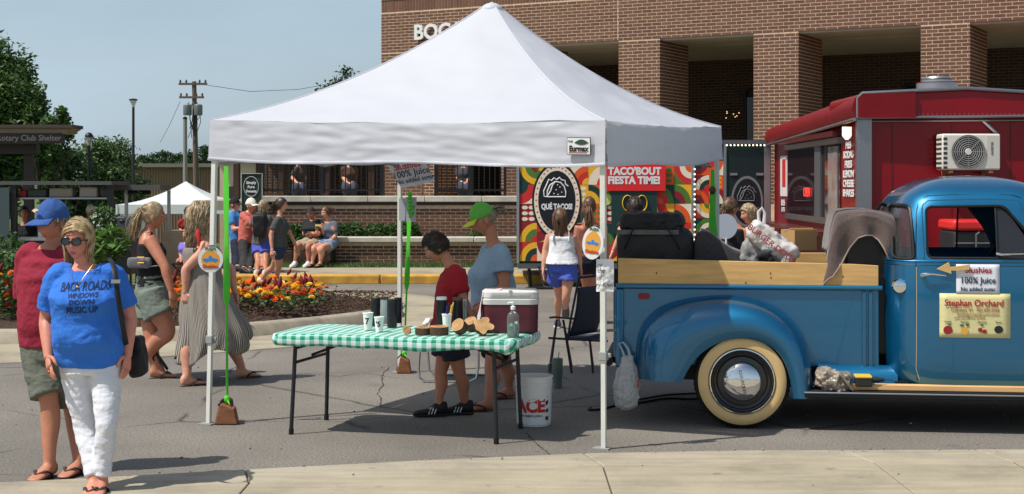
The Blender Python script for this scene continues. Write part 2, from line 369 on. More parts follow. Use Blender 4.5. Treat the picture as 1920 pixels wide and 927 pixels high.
# sidewalk behind the road, yellow kerb, grass strip
YEL = M('yellow_paint', (200, 152, 62), .75, var=.25, vs=5, bump=.3, bs=60)
mb = MB(); mb.bp((-6.2, 26.12, 0), (14, 28.3, .15)); struct(mb.build('sidewalk', CON, smooth=30, bevel=.01))
mb = MB()
for a in range(-3, 6): mb.bp((a*1.8-.5, 25.85, -.02), (a*1.8+1.29, 26.12, .158))
kb = mb.build('yellow_curb', YEL, smooth=30, bevel=.03); struct(kb)
mb = MB(); mb.bp((-6.2, 28.3, 0), (14, 29.1, .17)); struct(mb.build('verge', GRASS, smooth=0))
LEAFG = M('grass_blade', (86, 104, 56), .8, island=.5)
mb = MB()
for i in range(9000):
    x = random.uniform(-5.3, .6); y = random.uniform(28.2, 29.0); a = random.uniform(0, pi); h = random.uniform(.03, .08); wd = .008
    dx, dy = cos(a)*wd, sin(a)*wd; lx, ly = random.uniform(-.03, .03), random.uniform(-.03, .03)
    mb.add([(x-dx, y-dy, .16), (x+dx, y+dy, .16), (x+lx, y+ly, .17+h)], [(0, 1, 2)])
stuff(tag(mb.build('verge_grass', LEAFG, smooth=0, fix=False), 'short green grass along the foot of the low brick wall', 'grass'))
# ------------------------------------------------------------ brick helper
BRK = M('brick_face', (108, 76, 61), .9, objrand=.18, var=.12, vs=30, bump=.4, bs=90)
BRKI = M('brick_face_joined', (108, 76, 61), .9, island=.18, var=.12, vs=30, bump=.4, bs=90)
MORT = M('mortar', (206, 180, 150), .95, var=.15, vs=12, bump=.3, bs=80)
_bm = MB(); _bm.box((0, 0, 0), (.200, .03, .052)); _tmp = _bm.build('brick', BRK, smooth=0); BRICKMESH = _tmp.data; bpy.data.objects.remove(_tmp)
def bricks(parent, areas, nobj, key):
    """areas: (origin, ux, un, length, z0, z1); bricks stand 7 mm proud of the mortar; key(P) sorts which are shown largest"""
    allb = []
    for (o, ux, un, L, z0, z1) in areas:
        o = Vector(o); ux = Vector(ux).normalized(); un = Vector(un).normalized(); r = 0; z = z0+.034
        while z+.028 <= z1+.004:
            x = 0 if r % 2 == 0 else -.107
            while x < L-.01:
                a = max(x, 0); b = min(x+.204, L)
                if b-a > .03: allb.append((o+ux*((a+b)/2)+un*-.0122+Vector((0, 0, z)), ux, un, b-a))
                x += .2135
            z += .0677; r += 1
    allb.sort(key=lambda q: key(q[0]))
    org = ORG.get(parent.name, Vector())
    for P, ux, un, L in allb[:nobj]:
        b = bpy.data.objects.new('brick', BRICKMESH); COL.objects.link(b); b.parent = parent; b.location = P-org
        b.rotation_euler = (0, 0, math.atan2(ux.y, ux.x)); b.scale = (L/.204, 1, 1)
    if len(allb) > nobj:
        m = MB()
        for P, ux, un, L in allb[nobj:]: m.box(P, (L-.004, .03, .052), rz=math.atan2(ux.y, ux.x))
        stuff(m.build('brickwork', BRKI, parent, smooth=0, fix=False))
# ------------------------------------------------------------ the brick building
FU = Vector((.873, -.487, 0)).normalized(); FN = Vector((-.487, -.873, 0)).normalized(); FO = Vector((-2.5, 33, 0))
def FP(s, z, d=0): return FO+FU*s+FN*d+Vector((0, 0, z))
bld = thing('brick_building', 'large dark brown brick building with square pillars and deep open arcade', 'building', FP(0, 0))
def fbox(m, s0, s1, z0, z1, d0, d1, mi=None):
    c = FP((s0+s1)/2, (z0+z1)/2, (d0+d1)/2); m.box(c, (s1-s0, abs(d1-d0), z1-z0), rz=math.atan2(FU.y, FU.x), mi=mi)
pill = [(-.5, 1.0), (2.6, 3.45), (5.37, 6.29), (8.28, 9.19), (11.53, 12.42), (14.7, 15.6)]
LZ = 4.70
mb = MB(); fbox(mb, -.5, 17, LZ, 6.3, -.001, -1.5)
mb.mi = 0
mb.build('upper_wall', MORT, bld, smooth=0)
areas = [(FP(-.5, 0), FU, FN, 17.3, LZ-.015, 5.56)]
for a, b in pill:
    mb = MB(); fbox(mb, a, b, 0, LZ-.002, -.0015, -1.499); mb.build('pillar', MORT, bld, smooth=0)
    areas.append((FP(a, 0, -.001), FU, FN, b-a, 1.35, LZ-.005)); areas.append((FP(b, 0, 0), -FN, FU, 1.5, 1.35, LZ-.005))
areas.append((FP(-.48, 0, -1.5), FN, -FU, 1.5, 1.35, 5.56))
bricks(bld, areas, 300, lambda P: abs(P.x-6.2)*1.0+abs(P.z-3.6)*1.5 + (20 if P.x > 9.3 or P.z < 2.6 else 0))
mb = MB()
for i in range(230):
    s = -.49+i*.0755; fbox(mb, s, s+.064, 5.6, 5.86, .006, -.02)
stuff(mb.build('soldier_course', BRKI, bld, smooth=0, fix=False))
mb = MB(); fbox(mb, -.55, 17.1, 5.9, 6.0, .04, -.1); mb.build('coping', STONE, bld, smooth=0)
mb = MB(); fbox(mb, 5.347, 5.359, LZ, 5.56, .003, -.02); mb.build('control_joint', STONE, bld, smooth=0)
SOF = M('soffit', (196, 188, 172), .9, var=.06, vs=2)
mb = MB(); fbox(mb, -.4, 17, LZ-.06, LZ-.004, -1.502, -5.2); mb.build('soffit', SOF, bld, smooth=0)
mb = MB(); fbox(mb, -.4, 17, LZ-.045, LZ-.003, -.06, -1.498); mb.build('soffit', SOF, bld, smooth=0)
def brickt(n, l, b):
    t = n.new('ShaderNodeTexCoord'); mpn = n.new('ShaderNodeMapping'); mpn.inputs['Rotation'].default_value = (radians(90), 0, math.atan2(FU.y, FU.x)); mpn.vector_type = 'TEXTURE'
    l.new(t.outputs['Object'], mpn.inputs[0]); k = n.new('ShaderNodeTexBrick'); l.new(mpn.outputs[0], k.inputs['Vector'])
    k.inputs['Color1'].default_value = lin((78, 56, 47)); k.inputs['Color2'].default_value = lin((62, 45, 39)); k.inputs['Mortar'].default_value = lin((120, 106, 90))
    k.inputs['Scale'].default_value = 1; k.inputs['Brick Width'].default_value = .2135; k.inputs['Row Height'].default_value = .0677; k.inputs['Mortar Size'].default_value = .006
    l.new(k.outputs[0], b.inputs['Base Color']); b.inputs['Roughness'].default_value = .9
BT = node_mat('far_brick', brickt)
mb = MB(); fbox(mb, -.4, 17, 0, LZ-.05, -5.0, -5.2); mb.build('back_wall', BT, bld, smooth=0)
mb = MB(); fbox(mb, -.5, -.3, 0, LZ-.1, -1.52, -5.2); mb.build('end_wall', BT, bld, smooth=0)
GLD = M('dark_glass', (12, 14, 16), .08, spec=.6); BLK = M('black_metal', (18, 18, 20), .45); WHT = M('white_paint', (226, 226, 224), .5)
for s0, s1, tx in ((6.3, 7.2, 0), (10.0, 10.9, 1), (13.1, 14.2, 0), (3.6, 4.6, 0), (.4, 1.4, 0)):
    m = MB(); fbox(m, s0, s1, 1.4, 3.75 if tx == 0 else 3.9, -4.93, -5.0); d = m.build('door', GLD, bld, smooth=0)
    m = MB()
    for q in (s0-.03, (s0+s1)/2-.03, s1-.03): fbox(m, q, q+.06, 1.4, 3.95, -4.9, -4.99)
    fbox(m, s0+.035, s1-.035, 3.88, 3.945, -4.9, -4.985); m.build('door_frame', BLK, d, smooth=0)
    if tx: text('188', .24, WHT, d, FP(s0+.62, 3.35, -4.88), FU, (0, 0, 1), name='door_number')
m = MB(); fbox(m, 12.6, 12.8, 1.4, 4.3, -4.93, -5.0); m.build('window', M('pale_glass', (120, 150, 165), .1), bld, smooth=0)
text('BOCA', .46, WHT, bld, FP(.42, 5.08, .07), FU, (0, 0, 1), th=.03, align='LEFT', bold=.012, name='wall_lettering')
# outdoor light inside arcade
lamp = MB(); c = FP(7.0, 3.2, -2.2)
for i in range(7): lamp.ell(c+Vector((random.uniform(-.15, .15), random.uniform(-.1, .1), random.uniform(-.1, .1))), (.013, .013, .013), 6, 4)
stuff(lamp.build('chandelier_bulb', M('bulb_lit', (255, 214, 150), .4, emis=1.2), bld))
# patio retaining wall with cap, patio floor
ret = thing('retaining_wall', 'tall brick retaining wall with pale stone cap behind the shrubs', 'wall', (-1.8, 30.2, 0))
mb = MB(); mb.bp((-5.2, 30.201, 0), (.5, 30.6, 1.314)); mb.build('core', MORT, ret, smooth=0)
bricks(ret, [((-5.2, 30.2, 0), (1, 0, 0), (0, -1, 0), 5.7, .3, 1.30)], 300, lambda P: abs(P.x+1.5)+abs(P.z-1)*.5)
mb = MB()
for i in range(5): mb.bp((-5.25+i*1.16, 30.12, 1.38), (-5.25+i*1.16+1.152, 30.66, 1.5))
mb.build('cap_stone', STONE, ret, smooth=30, bevel=.012)
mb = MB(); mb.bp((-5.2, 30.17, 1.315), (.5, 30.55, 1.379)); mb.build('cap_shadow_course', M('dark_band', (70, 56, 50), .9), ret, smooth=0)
mb = MB(); mb.bp((-6.6, 30.61, 1.2), (14, 40, 1.40)); struct(mb.build('patio', CON, smooth=0))
seatw = thing('seat_wall', 'low brick seat wall with pale stone top in front of the shrubs', 'wall', (-1.6, 29.1, 0))
x0s, x1s = XP(628, 29.1), .6
mb = MB(); mb.bp((x0s+.001, 29.101, .1), (x1s, 29.45, .60)); mb.build('core', MORT, seatw, smooth=0)
bricks(seatw, [((x0s, 29.1, 0), (1, 0, 0), (0, -1, 0), x1s-x0s, .13, .58), ((x0s-.0, 29.44, 0), (0, -1, 0), (-1, 0, 0), .33, .13, .58)], 300, lambda P: P.x)
mb = MB()
for i in range(3):
    a = x0s-.06+i*1.4; mb.bp((a, 29.02, .602), (min(a+1.39, x1s+.06), 29.52, .70))
mb.build('cap_stone', STONE, seatw, smooth=30, bevel=.012)
mb = MB(); mb.bp((-5, 29.53, .1), (.6, 30.19, .4)); struct(mb.build('planter_soil', MULCH, smooth=0))
# foliage
def leafcloud(name, parent, c, rad, n, size, mat, clump=0, seed=1, flat=.0, shell=.45):
    rd = random.Random(seed); vs = []; fs = []
    cl = [tuple(Vector((rd.gauss(0, 1), rd.gauss(0, 1), rd.gauss(0, 1))).normalized()*(rd.random()**.45*.92)) for _ in range(clump)] if clump else None
    i = 0
    while i < n:
        if cl:
            q = rd.choice(cl); p = Vector((q[0]+rd.gauss(0, .12), q[1]+rd.gauss(0, .12), q[2]+rd.gauss(0, .10)))
            if p.length > 1.06: continue
        else:
            p = Vector((rd.gauss(0, 1), rd.gauss(0, 1), rd.gauss(0, 1))).normalized()*(shell+(1-shell)*rd.random()**.5)
            p *= 1+.18*nz3(p.x*2.3+seed, p.y*2.3, p.z*2.3)
        P = Vector(c)+Vector((p.x*rad[0], p.y*rad[1], p.z*rad[2])); s = size*rd.uniform(.6, 1.3)
        a = Vector((rd.gauss(0, 1), rd.gauss(0, 1), rd.gauss(0, .6))).normalized(); b = a.cross(Vector((rd.gauss(0, 1), rd.gauss(0, 1), rd.gauss(0, 1)))).normalized()
        k = len(vs); vs += [P-a*s, P+b*s*.45+a*s*.1, P+a*s, P-b*s*.45+a*s*.1]; fs.append((k, k+1, k+2, k+3)); i += 1
    m = MB(); m.v = [tuple(v) for v in vs]; m.f = fs; m.m = [0]*len(fs)
    o = m.build(name, mat, parent, smooth=0, fix=False); return o
LF_BOX = M('boxwood_leaf', (62, 92, 42), .55, island=.55, thin=.2); LF_TREE = M('tree_leaf', (76, 104, 50), .5, island=.6, thin=.25)
BARK = M('bark', (78, 64, 52), .95, var=.3, vs=10, bump=.8, bs=25, bd=.02)
for i, (px, r, z, lb) in enumerate([(655, .34, .70, 'rounded green shrub nearest the seated couple, behind the low wall'), (708, .33, .68, 'rounded green shrub in the middle of the row behind the low wall'), (757, .37, .70, 'rounded green shrub behind the tall canopy pole, in the planter'),
        (893, .26, .56, 'small green shrub behind the woman with the lime cap'), (560, .3, .7, 'green shrub partly hidden behind the seated man in the black shirt')]):
    t = thing('shrub', lb, 'shrub', (XP(px, 29.85), 29.85, .4), 'shrubs in the brick planter')
    leafcloud('crown', t, (XP(px, 29.85), 29.84, z), (r, .27, r*.85), 2600, .035, LF_BOX, seed=i+3, shell=.6)
    m = MB()
    for k in range(4): m.tube([(XP(px, 29.85)+.02*k, 29.85, .38), (XP(px, 29.85)+random.uniform(-.1, .1), 29.85, z)], [.012, .006], 5)
    m.build('trunk', BARK, t)
# iron patio fence
def fence(px0, px1, Y, label):
    xa, xb = XP(px0, Y), XP(px1, Y); t = thing('patio_fence', label, 'fence', ((xa+xb)/2, Y, 1.5), 'black patio railings')
    base = None; n = int((xb-xa)/.105)
    for i in range(n+1):
        x = xa+(xb-xa)*i/n
        if base is None:
            m = MB(); m.bp((x-.011, Y-.011, 1.56), (x+.011, Y+.011, 2.5)); base = m.build('picket', BLK, t, smooth=0)
        else: copyp(base, t, (x-xa, 0, 0))
    for z in (1.6, 2.46):
        m = MB(); m.bp((xa, Y-.018, z), (xb, Y+.018, z+.04)); m.build('rail', BLK, t, smooth=0)
    for k in range(3):
        x = xa+(xb-xa)*k/2; m = MB(); m.bp((x-.04, Y-.04, 1.5), (x+.04, Y+.04, 2.6)); m.build('post', BLK, t, smooth=0)
fence(492, 716, 30.5, 'black iron picket fence above the stone cap, left of the brick pier')
fence(818, 948, 30.5, 'shorter run of black iron fence right of the hanging white sign')
pier = thing('brick_pier', 'brick pier between the two runs of black fence', 'pier', (XP(768, 30.5), 30.5, 1.5))
xa, xb = XP(722, 30.4), XP(790, 30.4); mb = MB(); mb.bp((xa, 30.401, 1.502), (xb, 31.2, 2.7)); mb.build('core', MORT, pier, smooth=0)
bricks(pier, [((xa, 30.4, 0), (1, 0, 0), (0, -1, 0), xb-xa, 1.505, 2.7)], 200, lambda P: -P.x)
pier = thing('brick_pier', 'narrow brick pier at the right end of the fence beside the mural trailer', 'pier', (XP(962, 30.5), 30.5, 1.5))
xa, xb = XP(950, 30.4), XP(985, 30.4); mb = MB(); mb.bp((xa, 30.401, 1.502), (xb, 31.2, 2.7)); mb.build('core', MORT, pier, smooth=0)
bricks(pier, [((xa, 30.4, 0), (1, 0, 0), (0, -1, 0), xb-xa, 1.505, 2.7)], 200, lambda P: -P.x)
# patio pavilion behind the fence
pav = thing('patio_pavilion', 'dark timber patio pavilion behind the black fence', 'pavilion', (-4.5, 35, 1.4))
TIM = M('dark_timber', (66, 50, 40), .85, var=.35, vs=3, stretch=(6, 6, .6))
mb = MB(); mb.bp((-6.3, 36.5, 1.4), (-3.05, 36.7, 3.1)); mb.build('back_wall', BT, pav, smooth=0)
mb = MB(); mb.bp((-6.5, 32.6, 3.1), (-3.1, 36.9, 3.22)); mb.build('roof', BLK, pav, smooth=0)
for i in range(7):
    m = MB(); x = -6.2+i*.5; m.bp((x, 32.9, 1.4), (x+.13, 33.05, 3.1)); m.build('post', TIM, pav, smooth=0)
# ------------------------------------------------------------ trees and far background
def tree(name, label, base, top, rad, cz, nleaf, lsize, clump, seed, lean=0, mat=None):
    rd = random.Random(seed); t = thing(name, label, 'tree', base); b = Vector(base)
    m = MB(); h = cz-b.z
    m.tube([b, b+Vector((lean*.3, 0, h*.4)), b+Vector((lean, 0, h))], [rad[0]*.07+.05, rad[0]*.055+.03, .03], 8)
    for k in range(14):
        a = rd.uniform(0, 2*pi); s = rd.uniform(.25, .75); p = b+Vector((lean*s, 0, h*s))
        q = Vector((b.x+lean+cos(a)*rad[0]*rd.uniform(.5, .9), b.y+sin(a)*rad[1]*.7, cz+rd.uniform(-.6, .7)*rad[2]))
        m.tube([p, (p+q)/2+Vector((0, 0, .12*rad[2])), q], [.05+rad[0]*.02, .035, .012], 6)
    m.build('trunk', BARK, t)
    leafcloud('crown', t, (b.x+lean, b.y, cz), (rad[0]*1.05, rad[1], rad[2]*1.05), nleaf, lsize, mat or LF_TREE, clump=clump, seed=seed)
    return t
LF_D = M('dark_leaf', (50, 74, 36), .5, island=.6, thin=.22); LF_P = M('pale_leaf', (84, 108, 62), .6, island=.5, thin=.22)
tree('broadleaf_tree', 'tall dark broadleaf tree behind the shelter roof at the far left', (XP(-8, 33), 33, ground_z(-12, 33)), 0, (1.12, 1.2, 2.05), 2.95, 34000, .062, 75, 11, mat=LF_TREE)
tree('broadleaf_tree', 'smaller dark tree just right of the tall tree by the shelter', (XP(84, 32.5), 32.5, ground_z(-11, 32.5)), 0, (.62, .7, 1.0), 2.55, 12000, .06, 34, 31, mat=LF_TREE)
tree('broadleaf_tree', 'broad leafy tree beside the small post lamp', (XP(188, 56), 56, ground_z(-16, 56)), 0, (1.75, 1.5, 1.7), 1.9, 22000, .075, 70, 12, mat=LF_P)
tree('broadleaf_tree', 'darker tree left of the small post lamp, beyond the food stall', (XP(128, 52), 52, ground_z(-16, 52)), 0, (1.2, 1.2, 1.5), 1.4, 11000, .075, 45, 17, mat=LF_D)
for i, (px, Y, r, top, lb) in enumerate([(300, 120, 2.2, 285, 'far tree above the low brown building, left of the utility pole'), (385, 118, 2.4, 275, 'far tree behind the utility pole'), (345, 125, 2.2, 282, 'far tree between the tall street lamp and the utility pole'), (640, 60, 1.2, 131, 'treetop showing above the left slope of the white canopy')]):
    zt = ZP(top, Y); b = (XP(px, Y), Y, ground_z(XP(px, Y), Y))
    tree('far_tree', lb, b, 0, (r, r, r*.75 if i < 3 else 1.6), zt-(r*.75 if i < 3 else 1.5), 7000, .13 if i < 3 else .08, 40, 20+i, mat=LF_D)
# low brown industrial building far off
wh = thing('metal_building', 'long low brown metal building beyond the white tent', 'building', (XP(400, 80), 80, -1.5))
SID = M('brown_siding', (150, 122, 98), .7, var=.1, vs=1)
m = MB(); xa, xb = XP(235, 80), XP(465, 80); m.bp((xa, 80, -2), (xb, 96, ZP(314, 80))); m.build('wall', SID, wh, smooth=0)
rib = None
for i in range(44):
    x = xa+.08+i*.151
    if rib is None: m = MB(); m.bp((x, 79.94, -1.6), (x+.04, 80, ZP(315, 80))); rib = m.build('siding_rib', SID, wh, smooth=0)
    else: copyp(rib, wh, (i*.151, 0, 0))
m = MB(); m.bp((xa-.3, 79.6, ZP(314, 80)+.003), (xb+.3, 96.4, ZP(307, 80))); m.build('roof', M('grey_roof', (120, 114, 106), .7), wh, smooth=0)
gl = thing('beige_annex', 'plain beige annex wall behind the green menu board', 'building', (XP(440, 44), 44, -1))
BEI = M('beige_render', (196, 178, 152), .9, var=.08, vs=1)
m = MB(); m.bp((XP(412, 44), 44, -1.2), (XP(500, 44), 48, ZP(306, 44))); m.build('wall', BEI, gl, smooth=0)
m = MB(); m.bp((XP(430, 44), 43.93, -1.0), (XP(450, 44), 44, ZP(350, 44))); m.build('door', M('dark_door', (52, 48, 46), .6), gl, smooth=0)
m = MB(); m.bp((XP(408, 44), 43.8, ZP(306, 44)+.003), (XP(504, 44), 48.2, ZP(300, 44))); m.build('roof', M('grey_roof'), gl, smooth=0)
# poles
def pole(label, px, top, Y, r, mat): 
    b = Vector((XP(px, Y), Y, ground_z(XP(px, Y), Y))); t = thing('street_lamp', label, 'lamp', b); z = ZP(top, Y)
    m = MB(); m.lathe(b, [(r*2.2, 0), (r*2.2, .12), (r*1.2, .25), (r, .5), (r*.8, z-b.z-.3)], 10); m.build('post', mat, t); return t, Vector((b.x, b.y, z))
DK = M('dark_bronze', (52, 48, 46), .5, metal=.3)
t, p = pole('tall slim dark street lamp rising alone into the sky', 250, 184, 50, .055, DK)
m = MB(); m.lathe(p-Vector((0, 0, .32)), [(.05, 0), (.055, .08), (.13, .24)], 10, caps=False); m.build('lamp_cage', M('lamp_glass', (190, 190, 180), .2, alpha=.6), t)
m = MB(); m.lathe(p-Vector((0, 0, .08)), [(.15, 0), (.15, .035), (.05, .06)], 12); m.build('lamp_cap', DK, t)
t, p = pole('short black post lamp with a dome cap in front of the leafy tree', 167, 250, 36, .04, BLK)
m = MB(); m.lathe(p-Vector((0, 0, .3)), [(.05, 0), (.09, .2)], 10, caps=False); m.build('lamp_cage', M('lamp_glass'), t)
m = MB(); m.lathe(p-Vector((0, 0, .1)), [(.105, 0), (.1, .05), (.06, .1), (.01, .12)], 12); m.build('lamp_cap', BLK, t)
PW = M('weathered_pole', (108, 92, 78), .9, var=.25, vs=4, stretch=(4, 4, .4))
up = thing('utility_pole', 'wooden utility pole with two crossarms and grey transformers', 'pole', (XP(367, 75), 75, -1.8))
zt = ZP(153, 75); m = MB(); m.tube([(XP(370, 75), 75, -1.8), (XP(364, 75), 75, zt)], [.17, .11], 10); m.build('post', PW, up)
for py, w0, w1 in ((158, 336, 389), (183, 337, 383)):
    m = MB(); m.bp((XP(w0, 75), 74.85, ZP(py+2, 75)), (XP(w1, 75), 74.97, ZP(py-2, 75))); ca = m.build('crossarm', PW, up, smooth=0)
    for k in (w0+3, w0+14, w1-14, w1-3):
        m = MB(); m.lathe((XP(k, 75), 74.9, ZP(py-2, 75)), [(.04, 0), (.06, .08), (.03, .16)], 8); m.build('insulator', M('insulator', (90, 84, 80), .4), ca)
for px in (354, 374):
    m = MB(); m.lathe((XP(px, 75), 74.7, ZP(217, 75)), [(.2, 0), (.22, .05), (.22, .5), (.15, .56)], 14); m.build('transformer', M('grey_metal', (128, 132, 134), .5, metal=.4), up)
m = MB()
for k in range(9):
    x0 = random.uniform(350, 380); m.tube([W(x0, random.uniform(185, 215), 74.8), W(x0+random.uniform(-7, 7), random.uniform(215, 235), 74.7), W(random.uniform(352, 376), random.uniform(235, 262), 74.8)], .018, 5)
m.build('cable', BLK, up)
u2 = thing('utility_pole', 'shorter grey pole standing just left of the crossarm pole', 'pole', (XP(347, 74), 74, -1.8))
m = MB(); m.tube([(XP(348, 74), 74, -1.8), (XP(347, 74), 74, ZP(224, 74))], [.13, .1], 8); m.build('post', M('grey_pole', (140, 136, 130), .8), u2)
m = MB(); m.lathe((XP(347, 74), 74, ZP(224, 74)), [(.1, 0), (.12, .04), (.1, .1), (.02, .14)], 8); m.build('pole_cap', BLK, u2)
m = MB(); m.tube([W(338, 190, 75), W(318, 235, 80), W(300, 268, 90)], .012, 4); tag(m.build('overhead_wire', BLK), 'thin overhead wire slanting down left from the utility pole', 'wire')
m = MB(); m.tube([W(388, 160, 75), W(470, 172, 78), W(560, 168, 82), W(660, 150, 86)], .012, 4); tag(m.build('overhead_wire', BLK), 'thin overhead wire running right behind the white canopy', 'wire')
# shelter roof with lettering
sh = thing('park_shelter', 'dark flat shelter roof with pale lettering at the far left', 'shelter', (XP(20, 28), 28, ground_z(-9, 28)))
Y = 28; BRN = M('shelter_brown', (72, 62, 54), .7); BRN2 = M('shelter_fascia', (58, 52, 48), .7); TAN = M('shelter_soffit', (150, 132, 112), .8)
m = MB(); m.bp((XP(-260, Y), Y, ZP(240, Y)), (XP(136, Y), Y+.7, ZP(234, Y))); m.build('roof', BRN, sh, smooth=0)
m = MB(); m.prism([(XP(-260, Y), ZP(240.4, Y)), (XP(134, Y), ZP(240.4, Y)), (XP(118, Y), ZP(251, Y)), (XP(-260, Y), ZP(251, Y))], (0, Y+.12, 0), (1, 0, 0), (0, 0, 1), (0, 1, 0), .55); m.build('eave', TAN, sh, smooth=0)
m = MB(); m.bp((XP(-260, Y), Y+.1, ZP(269, Y)), (XP(113, Y), Y+.3, ZP(249.5, Y))); m.build('fascia', BRN2, sh, smooth=0)
m = MB(); m.bp((XP(-260, Y), Y+.4, ZP(288, Y)), (XP(56, Y), Y+.6, ZP(269.3, Y))); m.build('beam', BRN2, sh, smooth=0)
for px in (-40, 28):
    m = MB(); m.bp((XP(px, Y), Y+.5, -.5), (XP(px, Y)+.16, Y+.66, ZP(268, Y))); m.build('post', BRN2, sh, smooth=0)
text('Noblesville Rotary Club Shelter', .155, M('pale_letter', (176, 166, 152), .6), sh, (XP(112, Y), Y+.095, ZP(259, Y)), align='RIGHT', sx=.98, name='roof_lettering')
# black food stall with open serving side
st = thing('food_stall', 'black framed open food stall behind the man in the blue cap', 'food stall', (XP(100, 24), 24, ground_z(-7.5, 24)))
Y = 24; x0, x1 = XP(-30, Y), XP(209, Y)
gm = M('stall_grey', (92, 92, 90), .5, metal=.3)
m = MB(); m.bp((x0, Y, ZP(347, Y)), (x1, Y+1.2, ZP(340, Y))); m.build('roof', gm, st, smooth=0)
for px in (-28, 24, 205):
    m = MB(); m.bp((XP(px, Y)-.045, Y+.02, -.3), (XP(px, Y)+.045, Y+.11, ZP(347.4, Y))); m.build('post', BLK, st, smooth=0)
m = MB(); m.bp((x0, Y+1.9, -.3), (XP(196, Y+1.9), Y+1.98, ZP(415, Y))); m.build('back_wall', BLK, st, smooth=0)
m = MB(); m.bp((XP(24, Y), Y+.12, ZP(374, Y)), (XP(203, Y), Y+.5, ZP(371, Y))); m.build('shelf', M('steel', (170, 170, 168), .35, metal=.8), st, smooth=0)
m = MB(); m.bp((XP(24, Y), Y+.12, ZP(452, Y)), (XP(203, Y), Y+.6, ZP(446, Y))); m.build('counter', M('steel'), st, smooth=0)
m = MB(); m.bp((XP(24, Y), Y+.13, -.25), (XP(203, Y), Y+.2, ZP(452.4, Y))); m.build('front_panel', BLK, st, smooth=0)
m = MB(); m.bp((XP(-20, Y), Y-.02, ZP(480, Y)), (XP(18, Y), Y+.0, ZP(352, Y))); m.build('glass_door', M('stall_glass', (70, 82, 84), .1), st, smooth=0)
for i, (px, wd, hh, c) in enumerate([(36, 14, 14, (150, 40, 40)), (63, 36, 16, (60, 66, 62)), (108, 44, 18, (150, 140, 128)), (160, 34, 20, (160, 152, 140)), (190, 14, 18, (70, 66, 62))]):
    m = MB(); m.bp((XP(px-wd/2, Y), Y+.16, ZP(370.6, Y)), (XP(px+wd/2, Y), Y+.42, ZP(370.6-hh, Y)))
    tag(m.build('storage_tub', M('tub%d' % i, c, .6), smooth=30, bevel=.02), ['small red box on the stall shelf', 'dark grey tub on the stall shelf', 'long tan basket on the stall shelf', 'pale carton on the stall shelf by the corner post', 'small dark jar on the stall shelf beside the corner post'][i], 'container', 'things on the stall shelf')
m = MB(); m.lathe((XP(66, Y), Y+.3, ZP(446, Y)), [(.045, 0), (.055, .16), (.06, .165)], 14); tag(m.build('paper_cup', WHT), 'white cup on the counter of the black food stall', 'cup')
ms = thing('menu_stand', 'tilted white menu card at the edge of the black stall', 'menu', (XP(182, 23.5), 23.5, 0)); R = Matrix.Rotation(.35, 3, 'Y')
m = MB(); m.box((XP(184, 23.5), 23.5, ZP(416, 23.5)), (.24, .03, .3), rot=Matrix.Rotation(.3, 3, 'Y') @ Matrix.Rotation(-.5, 3, 'X')); m.build('card', WHT, ms, smooth=0)
m = MB(); m.tube([(XP(184, 23.5), 23.55, -.1), (XP(184, 23.5), 23.55, ZP(418, 23.5))], .02, 8); m.build('leg', BLK, ms)
# second roof (low canopy frame) next to the stall
fr = thing('awning_frame', 'grey awning roof on thin posts between the stall and the white tent', 'awning', (XP(265, 25), 25, -.2)); Y = 25
m = MB(); m.bp((XP(211, Y), Y, ZP(357, Y)), (XP(300, Y), Y+.8, ZP(347, Y))); m.build('roof', gm, fr, smooth=0)
for px in (216, 298):
    m = MB(); m.bp((XP(px, Y)-.025, Y+.7, -.6), (XP(px, Y)+.025, Y+.75, ZP(357.4, Y))); m.build('post', M('steel'), fr, smooth=0)
m = MB()
for i in range(16):
    m.lathe((XP(228+random.uniform(0, 46), Y), Y+.3, ZP(360+random.uniform(0, 9), Y)), [(.01, 0), (.05, .02), (.04, .07), (.01, .09)], 8)
m.build('hanging_pans', BLK, fr)
# grill with domed lid
g = thing('smoker_grill', 'dark grey barrel grill with closed lid beside the ponytailed woman', 'grill', (XP(228, 23), 23, 0)); Y = 23
m = MB(); prof = [(-.2, 0), (.2, 0), (.2, .1), (.17, .25), (.1, .34), (-.1, .34), (-.17, .25), (-.2, .1)]
m.prism(prof, (XP(228, Y), Y-.2, ZP(447, Y)), (1, 0, 0), (0, 0, 1), (0, 1, 0), .45); m.build('lid', M('grill_grey', (88, 90, 92), .45, metal=.6), g, smooth=0, bevel=.02)
m = MB(); m.bp((XP(202, Y), Y-.22, .35), (XP(252, Y), Y+.3, ZP(447.5, Y))); m.build('firebox', BLK, g, smooth=0, bevel=.01)
for dx in (-.18, .18):
    for dy in (-.15, .2): m = MB(); m.tube([(XP(228, Y)+dx, Y+dy, 0), (XP(228, Y)+dx, Y+dy, .36)], .02, 6); m.build('leg', BLK, g)
m = MB(); m.tube([(XP(228, Y)-.15, Y-.24, ZP(446, Y)), (XP(228, Y)+.15, Y-.24, ZP(446, Y))], .012, 8); m.build('handle', M('steel'), g)
for k in (-1, 1): m = MB(); m.ell((XP(228, Y)+k*.06, Y-.205, ZP(415, Y)), (.045, .012, .03), 8, 6); m.build('lid_vent', BLK, g)
